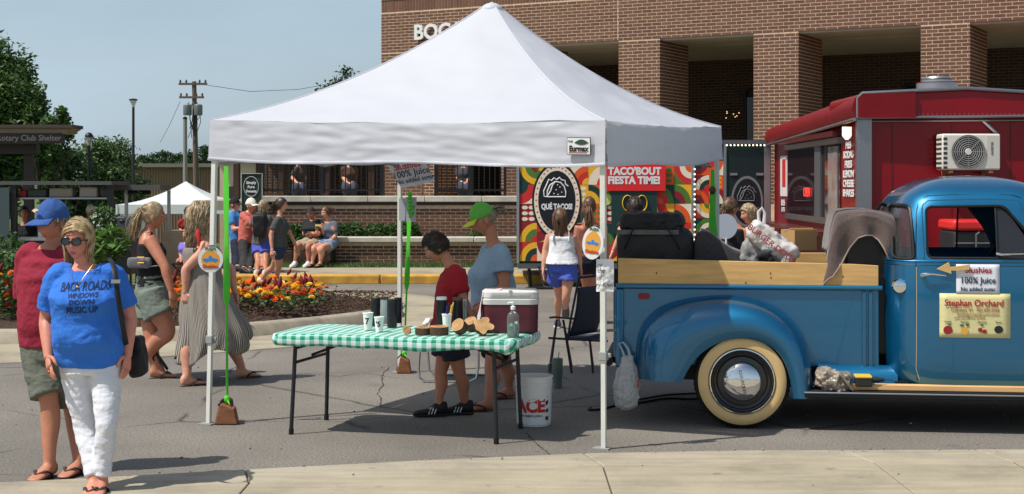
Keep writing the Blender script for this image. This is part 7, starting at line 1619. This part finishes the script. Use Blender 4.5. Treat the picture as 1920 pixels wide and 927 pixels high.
def print_on(ob, key, s_, px, py, Y, size, mat, sx=1, bold=0, ux=(1, 0, 0), uy=(0, 0, 1), name='shirt_print'):
    o_ = ob[key]; org = ob['org']; me = o_.data; bv = BVHTree.FromPolygons([v.co for v in me.vertices], [p.vertices[:] for p in me.polygons])
    p = W(px, py, Y); tx = text(s_, size, mat, ob['t'], p, ux, uy, th=.0, sx=sx, bold=bold, name=name)
    for v in tx.data.vertices:
        h = bv.ray_cast(Vector((v.co.x, v.co.y-1, v.co.z)), Vector((0, 1, 0)))
        if h[0]: v.co.y = h[0].y-.003
    tx.parent = o_; return tx
DENIM = FABM('denim_green', (112, 122, 112), .1); BLU = FABM('tee_blue', (48, 112, 204), .05); MRN_ = FABM('tee_maroon', (140, 30, 52), .06); WPN = FABM('white_jeans', (214, 216, 222), .02); OLV = FABM('shorts_olive', (100, 104, 92), .06)
SND = M('sandal_brown', (58, 40, 34), .7); FLP = M('flipflop_black', (28, 26, 28), .7)
# --- woman in the blue shirt, walking towards us
p1 = person('woman in bright blue printed shirt, white trousers and sunglasses walking toward us', 8.5, 4, dict(head=(147, 450), sh=(160, 511), pel=(170, 668), aL=[(243, 592, .06), (239, 664, -.02)], aR=[(87, 598, .06), (91, 668, -.06)], lL=[(199, 795, -.08), (191, 898)], lR=[(158, 800, .06), (177, 899)]),
    T=TS, s=.96, sw=.165, hw=.095, skin=SKIN3, arm=1.08, legk=.95, top=dict(mat=BLU, hem=-.12, sleeve=.78, inf=.022, sl_flare=.008, wr=.03), bottom=dict(mat=WPN, len=1.95, flare=.006, wr=.016, cuff=.05), shoes=dict(kind='sandal', mat=SND), hair=dict(mat=HB, kind='fall', len=.185, n=900, th=.016, rad=.0038, line=.055, low=-.07, part=.02), head=(-12, 4, 3), hs=1.0, curl=.55)
NV = M('print_navy', (22, 46, 92), .8)
for s_, px, py, sz, sx in (('BACK ROADS', 153, 539, .072, .6), ('WINDOWS', 154, 555, .036, .9), ('DOWN', 154, 567, .038, 1.1), ('MUSIC UP', 154, 582, .05, .8)): print_on(p1, 'top', s_, px, py, 8.3, sz, NV, sx, .0015, uy=(0, 0, 1), ux=(1, 0, .04))
print_on(p1, 'top', '♪', 130, 580, 8.3, .05, NV); m = MB()
R, c, s_ = p1['R'], p1['hd'], p1['s']
SGL = M('sunglass_lens', (46, 56, 66), .05, spec=.8); SGF = M('sunglass_frame', (16, 16, 18), .3)
m = MB()
for sd in (-1, 1): m.loft([[c+R @ (Vector((sd*.034+.027*cos(a)*(1 if abs(cos(a)) < .9 else 1), -.104+off-.15*(abs(sd*.034+.027*cos(a))-.02)*-1*.6, .001+.021*sin(a)*(1.05 if sin(a) > 0 else 1)))*s_) for a in [2*pi*i/20 for i in range(20)]] for off in (0, -.003)])
sg = m.build('sunglasses', SGL, p1['t'], smooth=30)
m = MB()
for sd in (-1, 1):
    m.tube([c+R @ (Vector((sd*.034+.0285*cos(a), -.107+.09*(abs(sd*.034+.0285*cos(a))-.02), .001+.0225*sin(a)))*s_) for a in [2*pi*i/24 for i in range(24)]], .0036*s_, 6, loop=True, caps=False)
    m.tube([c+R @ (Vector((sd*x, y, z))*s_) for x, y, z in ((.06, -.1, .012), (.078, -.06, .01), (.082, .0, .0))], .0035*s_, 6)
m.tube([c+R @ (Vector((-.01, -.108, .006))*s_), c+R @ (Vector((.01, -.108, .006))*s_)], .004*s_, 6); m.build('frame', SGF, sg)
m = MB(); nk = p1['shl']; m.tube([nk+Vector((x, y, z)) for x, y, z in ((-.075, -.06, .05), (-.055, -.125, -.0), (-.02, -.15, -.045), (.0, -.15, -.07), (.03, -.14, -.02), (.065, -.075, .05))], .0012, 5); m.ell(nk+Vector((0, -.155, -.075)), (.009, .005, .009), 8, 6); m.build('necklace', M('gold', (212, 168, 84), .25, metal=1), p1['t'])
m = MB(); wv_ = p1['arms']['R']; pp = wv_[2]+(wv_[2]-wv_[1]).normalized()*.1; m.lathe(pp, [(.012, -.003), (.012, .003)], 12, axis=tuple((wv_[2]-wv_[1]).normalized())); m.build('ring', M('gold', (212, 168, 84), .25, metal=1), p1['t'])
bg_ = thing('shoulder_bag', 'black shoulder bag hanging at the hip of the blue shirted woman', 'bag', W(258, 710, 8.75)); m = MB(); blob(m, W(257, 668, 8.74), (.10, .15, .24), 0, Matrix.Rotation(-.12, 3, 'Y')); me = remesh(m, .008, 3, .02, .08, ORG[bg_.name]); BLF = M('bag_nylon', (22, 22, 26), .6, var=.2); fin(me, 'pouch', BLF, bg_, 180, fix=False)
m = MB(); m.tube(spl([tuple(W(*q)) for q in ((205, 486, 8.52), (211, 494, 8.38), (216, 515, 8.30), (222, 560, 8.27), (230, 610, 8.32), (238, 650, 8.5), (246, 668, 8.62))], 24), .014, 8, sq=.22, ax=(1, 0, 0)); m.tube(spl([tuple(W(*q)) for q in ((205, 486, 8.52), (208, 488, 8.62), (226, 540, 8.72), (246, 640, 8.76))], 16), .014, 8, sq=.22, ax=(1, 0, 0)); m.build('strap', BLF, bg_)
m = MB(); m.box(W(217, 528, 8.262), (.05, .006, .02)); m.build('buckle', AL, bg_, smooth=0)
# --- man in maroon behind her
p2 = person('man in maroon shirt, grey shorts and blue cap behind the blue shirted woman', 8.98, -14, dict(head=(99, 417), sh=(94, 474), pel=(93, 640), aR=[(48, 582, .05), (48, 640, -.05)], aL=[(140, 580, .08), (143, 650, .0)], lR=[(92, 752, -.02), (93, 868)], lL=[(136, 765, .12), (148, 862)]),
    T=TM, s=1.02, sw=.155, skin=SKIN2, top=dict(mat=MRN_, hem=-.06, sleeve=.78, inf=.018, sl_flare=.014, wr=.022), bottom=dict(mat=OLV, len=.92, flare=.018, wr=.02, name='shorts'), shoes=dict(kind='sandal', mat=SND), hair=dict(mat=HR, kind='short', len=.03, n=160, th=.004, low=-.05, maxz=.03), cap=dict(mat=FABM('cap_blue', (52, 88, 150), .08)), head=(-22, 8, 0), curl=.6)
m = MB(); a_ = p2['arms']['R']; d_ = (a_[2]-a_[1]).normalized(); m.lathe(a_[2]-d_*.015, [(.033, -.009), (.035, 0), (.033, .009)], 18, axis=tuple(d_)); m.build('wristband', M('band_green', (120, 220, 90), .5), p2['t'])
m = MB(); R, c, s_ = p2['R'], p2['hd'], p2['s']
m.prism([(-.03, 0), (-.012, .012), (.01, .014), (.034, .004), (.012, -.002), (.0, -.012), (-.014, -.004)], c+R @ (Vector((.0, -.112, .085))*s_), R @ Vector((1, 0, 0)), R @ Vector((0, .35, .93)), R @ Vector((0, -1, .3)), .004); m.build('cap_emblem', M('emblem', (206, 184, 150), .7), p2['t'], smooth=0)
# --- ponytailed woman in black tank top
BTK = FABM('tank_black', (24, 24, 28), .1)
p3 = person('woman with blond ponytail in black tank top and grey green skirt', 13.35, 104, dict(head=(288, 405), sh=(279, 441), pel=(284, 548), aR=[(309, 500, -.1), (321, 545, -.12)], aL=[(286, 500, .12), (300, 545, .1)], lL=[(284, 640, .0), (292, 692)], lR=[(315, 622, -.05), (272, 668, -.05)]),
    T=TF, s=1.02, sw=.15, hw=.09, skin=SKIN2, legk=1.22, arm=1.08, top=dict(mat=BTK, hem=.1, sleeve=0, hi=.86, inf=.012, wr=.008, name='tank_top'), bottom=dict(mat=DENIM, len=.55, hi=.32, flare=.035, wr=.014, name='skirt'), shoes=dict(kind='sandal', mat=FLP), hair=dict(mat=HG, kind='pony', tie=(0, .112, .05), rad=.004, tail=.25, n=380, th=.008, tn=200, tw=.62, wave=.008, tback=.03), head=(0, 0, 0), curl=.6)
strap_over('tank_strap', BTK, p3, [W(276, 462, 13.22), W(281, 448, 13.2), W(285, 437, 13.26), W(288, 440, 13.38)], .012); strap_over('tank_strap', BTK, p3, [W(268, 460, 13.28), W(270, 444, 13.32), W(276, 437, 13.4)], .012)
wb = thing('belt_bag', 'grey belt bag with buckle round the ponytailed woman\'s waist', 'bag', W(268, 492, 13.2)); m = MB(); blob(m, W(262, 493, 13.2), (.22, .08, .1), 0); me = remesh(m, .011, 3, .012, .1, ORG[wb.name]); fin(me, 'pouch', M('belt_bag', (112, 112, 116), .7, var=.15), wb, 180, fix=False)
m = MB(); q = W(264, 488, 13.15); m.tube([q+Vector((x, -.005, z)) for x, z in ((-.03, -.025), (.03, -.025), (.03, .025), (-.03, .025))], .006, 6, loop=True, caps=False); m.build('buckle', M('gold'), wb)
m = MB(); rg = p3['tring'](.47, .03); m.tube(rg, .018, 6, loop=True, caps=False, sq=.4); m.build('belt', M('belt_bag'), wb)
# --- woman in striped dress
def stripes(n, l, b):
    v = n.new('ShaderNodeTexCoord').outputs['UV']; wv = n.new('ShaderNodeTexWave'); wv.inputs['Scale'].default_value = 7; wv.inputs['Distortion'].default_value = 1.2; wv.inputs['Detail'].default_value = 2; wv.inputs['Detail Scale'].default_value = 1.5; l.new(v, wv.inputs['Vector'])
    c = _ramp(n, l, wv.outputs[0], [(.2, lin((92, 86, 82))), (.45, lin((196, 188, 174))), (.7, lin((170, 160, 146))), (.9, lin((80, 74, 70)))]); l.new(c, b.inputs['Base Color']); b.inputs['Roughness'].default_value = .9
STR = node_mat('striped_cotton', stripes)
p4 = person('woman in long grey striped dress with curly blond hair walking away', 13.05, 128, dict(head=(374, 408), sh=(379, 453), pel=(386, 560), aR=[(349, 505, -.05), (348, 548, -.05)], aL=[(432, 505, .1), (440, 548, .1)], lL=[(432, 632, .0), (453, 692)], lR=[(352, 640, .0), (350, 706)]),
    s=1.02, sw=.15, hw=.09, skin=SKIN, legk=1.05, shoes=dict(kind='sandal', mat=FLP), hair=dict(mat=HG, kind='fall', len=.25, n=800, th=.024, wave=.014, rad=.0045), head=(0, 4, 0))
def dress(ob, mat):
    rows = []; spec = [(452+12, 27, 378, .11), (475, 31, 379, .12), (500, 30, 380, .115), (515, 30, 381, .12), (530, 34, 383, .14), (560, 42, 388, .17), (590, 50, 394, .2), (620, 58, 402, .23), (645, 63, 403, .24), (662, 64, 400, .24)]
    P = spl([(a, b, c) for a, b, c, d in spec], 40); D = spl([(d, 0, 0) for *_, d in spec], 40); n = 72
    for i, (p, d) in enumerate(zip(P, D)):
        f = max(0, (i-13)/27); row = []
        for k in range(n+1):
            a = 2*pi*k/n; fold = 1+f*(.10*sin(a*9+1.3*sin(i*.12))+.05*sin(a*17+i*.15))+.012*sin(a*23); w_ = (p.y*1.16 if f < .1 else p.y*(1.16-.12*f))*13.05/F
            z = ZP(p.x, 13.05)+(f**3)*(.05*sin(a*4+.6)+.07*cos(a-.1)); row.append(Vector((XP(p.z, 13.05)+cos(a)*w_*fold, 13.05+sin(a)*d.x*1.42*fold, z)))
        rows.append(row)
    m = MB(); m.loft(rows, closed=False, caps=False); o = m.build('dress', mat, ob['t'], smooth=180); sm = o.modifiers.new('s', 'SOLIDIFY'); sm.thickness = .006
    uv = o.data.uv_layers.new(name='UVMap')
    for lp_ in o.data.loops: vi = lp_.vertex_index; uv.data[lp_.index].uv = ((vi % (n+1))/n*3.2, (vi//(n+1))/40*.6)
    return o
dress(p4, STR)
for x0 in (362, 396): strap_over('dress_strap', M('strap_dark', (52, 46, 44), .8), p4, [W(x0, 472, 12.88), W(x0+3, 455, 12.89), W(x0+6, 444, 12.97), W(x0+10, 446, 13.1)], .008)
m = MB(); m.tube([W(371, 430, 12.88), W(370, 440, 12.86), W(374, 452, 12.86), W(372, 462, 12.86)], [.01, .02, .018, .006], 8, sq=.4); m.build('red_scarf', M('scarf_red', (190, 44, 44), .8), p4['t'])
# --- boy in red
RTS = FABM('tee_red', (156, 22, 34), .06); NVS = FABM('shorts_navy', (28, 32, 46), .08)
p5 = person('boy in red shirt and black trainers looking down behind the table', 11.2, -80, dict(head=(818, 464), sh=(851, 506), pel=(846, 622), aL=[(869, 560, -.04), (884, 600, -.02)], aR=[(846, 562, .12), (822, 598, .1)], lL=[(862, 700, -.02), (872, 757)], lR=[(826, 700, .0), (823, 760)]),
    T=TM, s=.86, sw=.14, hw=.075, skin=SKIN2, top=dict(mat=RTS, hem=-.04, sleeve=.8, inf=.02, sl_flare=.018), bottom=dict(mat=NVS, len=.62, flare=.03, name='shorts'), shoes=dict(kind='trainer', mat=M('trainer_black', (22, 22, 24), .6), sole=M('trainer_sole', (30, 30, 32), .7), stripes=1), hair=dict(mat=HD, kind='short', len=.022, n=700, th=.015, low=-.05, line=.055, rad=.0035), head=(-2, 30, 0), hs=1.06, toe={'L': -8, 'R': 0})
# --- woman with lime cap
LBT = FABM('tee_pale_blue', (142, 168, 190), .05)
p6 = person('woman with lime green cap and pale blue shirt standing behind the drink cooler', 11.85, -72, dict(head=(906, 412), sh=(928, 468), pel=(932, 610), aL=[(946, 538, -.08), (908, 572, -.06)], aR=[(905, 540, .15), (885, 582, .1)], lL=[(922, 690, -.02), (917, 750)], lR=[(948, 685, .05), (955, 728)]),
    T=TS, s=1.0, sw=.17, skin=SKIN2, arm=1.1, legk=1.05, top=dict(mat=LBT, hem=-.08, sleeve=.6, inf=.018, sl_flare=.02, wr=.02), bottom=dict(mat=NVS, len=.7, flare=.02, name='shorts'), shoes=dict(kind='sandal', mat=SND), hair=dict(mat=HR, kind='pony', tie=(0, .118, .03), tail=.05, n=160, th=.008, tn=40, tw=.7, maxz=.04), cap=dict(mat=FABM('cap_green', (96, 176, 74), .1), bmat=FABM('cap_lime', (196, 206, 60), .1)), head=(-8, 24, 0))
m = MB(); a_ = p6['arms']['L']; d_ = (a_[2]-a_[1]).normalized(); m.lathe(a_[2]-d_*.03, [(.034, -.012), (.037, 0), (.034, .012)], 18, axis=tuple(d_)); m.build('wristwatch', SGF, p6['t'])
m = MB()
for q, (px, py, r_) in enumerate(((893, 500, .03), (898, 505, .026), (894, 520, .03), (896, 488, .022))): m.ell(W(px, py, 11.66), (r_*.6, .004, r_), 10, 6)
# --- far walkers and seated couple
def simple(label, Y, yaw, J, topc, botc, **k):
    tp_ = dict(mat=FABM('shirt_%d_%d_%d' % topc, topc, .08), hem=k.pop('hem', -.05), sleeve=k.pop('sleeve', .7), inf=.02, wr=.02); bt_ = dict(mat=FABM('cloth_%d_%d_%d' % botc, botc, .08), len=k.pop('blen', .6), flare=.02, name=k.pop('bname', 'shorts'), wr=.012)
    return person(label, Y, yaw, J, top=tp_, bottom=bt_, **k)
TR = dict(kind='trainer', mat=M('trainer_white', (214, 212, 208), .6)); TRD = dict(kind='trainer', mat=M('trainer_black'), sole=M('trainer_sole'))
simple('woman in charcoal shirt and navy shorts striding past the flower bed', 25.2, 84, dict(head=(528, 385), sh=(524, 411), pel=(524, 462), aR=[(508, 440, -.05), (510, 470, -.1)], aL=[(545, 440, .05), (556, 464, .05)], lR=[(523, 500), (519, 522)], lL=[(512, 500, .05), (490, 519)]), (74, 78, 76), (42, 62, 92), s=.98, hair=dict(mat=HD, kind='pony', tie=(0, .11, .05), tail=.2, n=120, tn=40), shoes=TR, blen=.42)
simple('man in salmon shirt and white cap standing on the sidewalk', 27, 62, dict(head=(471, 386), sh=(466, 402), pel=(463, 455), aR=[(484, 430, -.1), (472, 424, -.25)], aL=[(456, 430, .1), (466, 426, -.1)], lR=[(458, 486), (456, 510)], lL=[(470, 486), (469, 508)]), (206, 108, 98), (52, 50, 52), T=TM, s=1.02, gz=.15, blen=1.9, bname='trousers', cap=dict(mat=FABM('cap_white', (224, 220, 206), .05)), hair=dict(mat=HD, n=60, maxz=.03, len=.03), shoes=TRD)
simple('man in bright blue shirt and dark cap behind the salmon shirt', 27.5, 78, dict(head=(440, 384), sh=(441, 400), pel=(446, 455), aR=[(437, 430, -.1), (455, 427, -.15)], aL=[(444, 430, .1), (458, 428, .1)], lR=[(444, 485), (443, 508)], lL=[(451, 485), (451, 507)]), (66, 132, 196), (28, 34, 52), T=TM, s=1.0, gz=.15, blen=1.9, bname='trousers', cap=dict(mat=FABM('cap_black', (30, 30, 36), .05)), hair=dict(mat=HD, n=60, maxz=.03, len=.03), shoes=TRD)
pb = simple('person in grey shirt and bright blue shorts with a black backpack', 26.7, 160, dict(head=(494, 388), sh=(491, 407), pel=(490, 458), aR=[(505, 430), (502, 455)], aL=[(476, 430), (482, 445)], lR=[(498, 492), (498, 514)], lL=[(484, 492), (482, 518)]), (86, 84, 86), (74, 86, 176), s=.98, gz=.12, hair=dict(mat=HG, kind='fall', len=.16, n=120), shoes=TR, blen=.55, skin=SKIN2)
bp_ = thing('backpack', 'black backpack worn by the person in blue shorts', 'backpack', W(485, 440, 26.45)); m = MB(); blob(m, W(487, 423, 26.48), (.24, .18, .42), 0); me = remesh(m, .02, 2, .02, .1, ORG[bp_.name]); fin(me, 'pack', BLF, bp_, 180, fix=False)
m = MB(); m.tube([W(480, 405, 26.55), W(479, 400, 26.65), W(480, 405, 26.8)], .025, 6); m.tube([W(496, 405, 26.55), W(497, 400, 26.65), W(496, 405, 26.8)], .025, 6); m.build('strap', BLF, bp_)
bn = thing('bench', 'black slatted bench under the seated couple', 'bench', (XP(590, 28.85), 28.85, .17)); xa, xb = XP(546, 28.85), XP(630, 28.85)
for k in range(4): m = MB(); m.bp((xa, 28.6+k*.12, .555), (xb, 28.69+k*.12, .585)); m.build('slat', BLK, bn, smooth=0)
for x in (xa+.05, xb-.08, (xa+xb)/2): m = MB(); m.bp((x, 28.62, .17), (x+.05, 29.02, .553)); m.build('leg', BLK, bn, smooth=0)
ps_ = simple('man in black printed shirt and khaki shorts seated on the bench', 28.85, -12, dict(head=(583, 400), sh=(588, 416), pel=(590, 453), aL=[(603, 440, -.05), (585, 441, -.3)], aR=[(570, 440, -.05), (590, 438, -.3)], lL=[(578, 462, -.3), (578, 494)], lR=[(557, 462, -.3), (553, 494)]), (32, 32, 34), (176, 156, 134), T=TS, s=1.0, gz=.17, blen=.8, cap=dict(mat=FABM('cap_dark', (58, 44, 40), .05)), hair=dict(mat=HD, n=60, maxz=.03, len=.03), shoes=TR, skin=SKIN2, head=(30, 0, 0))
print_on(ps_, 'top', 'IIIIIII', 588, 427, 28, .1, M('print_gold', (214, 178, 110), .8), .7, .004)
ps2 = simple('woman in grey printed shirt and pale shorts seated on the bench', 28.85, -25, dict(head=(611, 400), sh=(615, 419), pel=(618, 456), aL=[(629, 443, -.05), (607, 464, -.3)], aR=[(604, 442, -.1), (604, 430, -.25)], lL=[(603, 466, -.3), (601, 496)], lR=[(588, 466, -.3), (586, 495)]), (92, 102, 116), (128, 152, 178), s=.98, gz=.17, blen=.55, hair=dict(mat=HM, kind='pony', tie=(0, .1, .08), tail=.05, n=140, tn=30), shoes=dict(kind='sandal', mat=SND), head=(-20, 0, 0), legk=1.15)
print_on(ps2, 'top', 'III', 615, 430, 28, .09, M('print_orange', (220, 130, 80), .8), 1, .004)
# --- people by the mural trailer
pg = person('girl in white top and blue shorts with long brown hair walking away', 17.4, 176, dict(head=(1050, 410), sh=(1052, 437), pel=(1054, 498), aL=[(1022, 470, .0), (1019, 505, -.05)], aR=[(1084, 468, .05), (1088, 500, .05)], lL=[(1048, 552, .0), (1045, 602)], lR=[(1062, 553, -.1), (1060, 578, .12)]), s=.93, sw=.14, skin=SKIN, top=dict(mat=FABM('top_white', (222, 222, 224), .03), hem=.05, hi=.9, sleeve=0, inf=.016, flare=.03, wr=.02, name='sleeveless_top'), bottom=dict(mat=FABM('shorts_blue', (74, 96, 184), .06), len=.5, hi=.22, flare=.035, wr=.02, name='shorts'), shoes=dict(kind='trainer', mat=M('trainer_grey', (96, 94, 96), .6)), hair=dict(mat=HM, kind='fall', len=.36, n=600, th=.018, rad=.0055, wave=.01), hs=1.0)
strap_over('top_strap', FABM('top_white'), pg, [W(1036, 452, 17.3), W(1038, 438, 17.32), W(1041, 432, 17.42)], .016); strap_over('top_strap', FABM('top_white'), pg, [W(1067, 452, 17.3), W(1067, 438, 17.32), W(1064, 432, 17.42)], .016)
p_ = person('woman with long braid in dark shorts partly hidden behind the canopy leg', 18.3, 172, dict(head=(1105, 388), sh=(1108, 420), pel=(1108, 482), aL=[(1080, 452), (1076, 485, -.05)], aR=[(1136, 452), (1138, 485, .05)], lL=[(1100, 540), (1100, 590)], lR=[(1117, 540), (1118, 588)]), s=.98, skin=SKIN2, top=dict(mat=FABM('top_rust', (120, 64, 52), .1), hem=.0, hi=.86, sleeve=0, wr=.012, name='camisole'), bottom=dict(mat=NVS, len=.4, flare=.02, hi=.2, name='shorts'), shoes=TRD, hair=dict(mat=HM, kind='pony', tie=(0, .105, .0), tail=.3, n=220, tn=70, tw=.7, th=.014))
p_ = person('person with dark curly hair at the trailer counter behind the black bag', 20.2, 172, dict(head=(1190, 390), sh=(1186, 420), pel=(1186, 478), aL=[(1163, 440, -.1), (1148, 474, -.1)], aR=[(1210, 448), (1212, 478)], lL=[(1178, 530), (1178, 570)], lR=[(1195, 530), (1196, 570)]), s=.98, skin=SKIN, top=dict(mat=FABM('top_black2', (30, 32, 36), .1), hem=-.05, sleeve=.3, wr=.015), bottom=dict(mat=NVS, len=1.8, name='trousers'), shoes=TRD, hair=dict(mat=HD, kind='fall', len=.12, n=260, th=.03, wave=.014, rad=.009))
p_ = person('woman in black tank top with brown braid holding a white round fan', 17.8, 150, dict(head=(1369, 390), sh=(1376, 424), pel=(1378, 492), aL=[(1356, 458, .05), (1362, 440, -.15)], aR=[(1400, 460), (1398, 492)], lL=[(1370, 550), (1370, 605)], lR=[(1388, 550), (1388, 603)]), s=1.0, skin=SKIN2, top=dict(mat=BTK, hem=-.05, hi=.92, sleeve=0, wr=.01, name='tank_top'), bottom=dict(mat=WPN, len=.6, name='shorts'), shoes=TR, hair=dict(mat=HM, kind='pony', tie=(0, .1, -.01), tail=.2, n=200, tn=60, tw=.5, th=.012), head=(-25, 0, 0))
fn_ = thing('round_fan', 'white round paper fan held beside the woman in black', 'fan', W(1362, 440, 17.5)); m = MB(); m.lathe(W(1360, 425, 17.5), [(.15, 0), (.15, .006)], 32, axis=(.25, -1, 0)); m.build('disc', M('fan_white', (206, 212, 222), .6), fn_, smooth=30); m = MB(); m.tube([W(1361, 447, 17.5), W(1362, 462, 17.5)], .012, 8); m.build('handle', WHT, fn_)
p_ = person('blond woman in cream top facing left behind the grocery bag', 18.3, -68, dict(head=(1404, 402), sh=(1412, 434), pel=(1415, 498), aL=[(1418, 466, -.1), (1392, 462, -.15)], aR=[(1404, 466, .1), (1388, 452, .1)], lL=[(1412, 550), (1412, 598)], lR=[(1420, 550), (1420, 596)]), s=.98, skin=SKIN3, top=dict(mat=FABM('top_cream', (214, 200, 176), .05), hem=-.05, sleeve=.25, wr=.015), bottom=dict(mat=DENIM, len=.8, name='shorts'), shoes=TR, hair=dict(mat=HG, kind='fall', len=.12, n=260, th=.02, wave=.01), head=(-8, 6, 0))
# --- people in and around the food stall and lawn
simple('vendor in black inside the food stall at the left', 24.9, 10, dict(head=(46, 400), sh=(46, 425), pel=(46, 478), aL=[(60, 450), (62, 470, -.2)], aR=[(32, 450), (34, 470, -.2)], lL=[(50, 510), (50, 535, 0)], lR=[(42, 510), (42, 535, 0)]), (24, 24, 28), (30, 30, 34), T=TM, s=.95, snap=False, hair=dict(mat=HD, n=80), shoes=TRD, blen=.9, skin=SKIN2)
simple('vendor in dark shirt and white cap at the right end of the stall', 24.9, 20, dict(head=(170, 398), sh=(172, 420), pel=(172, 475), aL=[(186, 446), (188, 468, -.2)], aR=[(158, 446), (160, 468, -.2)], lL=[(176, 508), (176, 535, 0)], lR=[(168, 508), (168, 535, 0)]), (40, 42, 44), (30, 30, 34), T=TM, s=.92, snap=False, cap=dict(mat=FABM('cap_white')), hair=dict(mat=HD, n=60, maxz=.03, len=.03), shoes=TRD, blen=.9, skin=SKIN2)
simple('person in red and black sitting under the white tent', 36, 30, dict(head=(352, 398), sh=(350, 414), pel=(348, 446), aL=[(362, 430), (358, 444, -.2)], aR=[(338, 430), (344, 444, -.2)], lL=[(362, 450, -.3), (362, 476, 0)], lR=[(342, 450, -.3), (342, 476, 0)]), (150, 36, 40), (36, 40, 56), s=.98, snap=False, hair=dict(mat=HD, n=80), shoes=TRD, blen=.9)
simple('child in tie-dyed shirt sitting at the edge of the lawn', 24.8, -35, dict(head=(351, 440), sh=(349, 458), pel=(350, 486), aL=[(358, 472), (348, 482, -.2)], aR=[(338, 472), (338, 484, -.2)], lL=[(344, 490, -.25), (344, 512)], lR=[(334, 490, -.25), (334, 512)]), (120, 110, 190), (190, 110, 140), s=.74, hair=dict(mat=HG, kind='fall', len=.15, n=120), shoes=TR, blen=.6, hs=1.15)
fcx = thing('folding_stool', 'black folding stool under the child in tie-dye', 'stool', (XP(350, 24.85), 24.85, 0)); q = Vector((XP(350, 24.85), 24.85, 0))
for a, b in ((-1, 1), (1, -1)):
    for dy in (-.15, .15): m = MB(); m.tube([q+Vector((a*.2, dy, 0)), q+Vector((b*.2, dy, .4))], .014, 6); m.build('leg', BLK, fcx)
m = MB(); m.box(q+Vector((0, 0, .41)), (.42, .36, .02)); m.build('seat', BLK, fcx, smooth=0)
for k, (px, cc, lb) in enumerate(((560, (74, 66, 60), 'diner in dark shirt behind the fence, left of the brick pier'), (655, (82, 58, 48), 'diner in brown shirt behind the fence nearest the brick pier'), (870, (60, 60, 68), 'diner in grey shirt behind the right run of fence'))):
    simple(lb, 32.2, 75-k*50, dict(head=(px, 300), sh=(px, 316), pel=(px+1, 350), aL=[(px+12, 334), (px+4, 344, -.2)], aR=[(px-12, 334), (px-2, 344, -.2)], lL=[(px+8, 352, -.4), (px+8, 374, -.4)], lR=[(px-6, 352, -.4), (px-6, 374, -.4)]), cc, (60, 64, 80), s=.95, snap=False, gz=1.4, hair=dict(mat=HM, n=80), shoes=TRD, blen=1.9, bname='trousers')
bpy.data.scenes.remove(SCR)
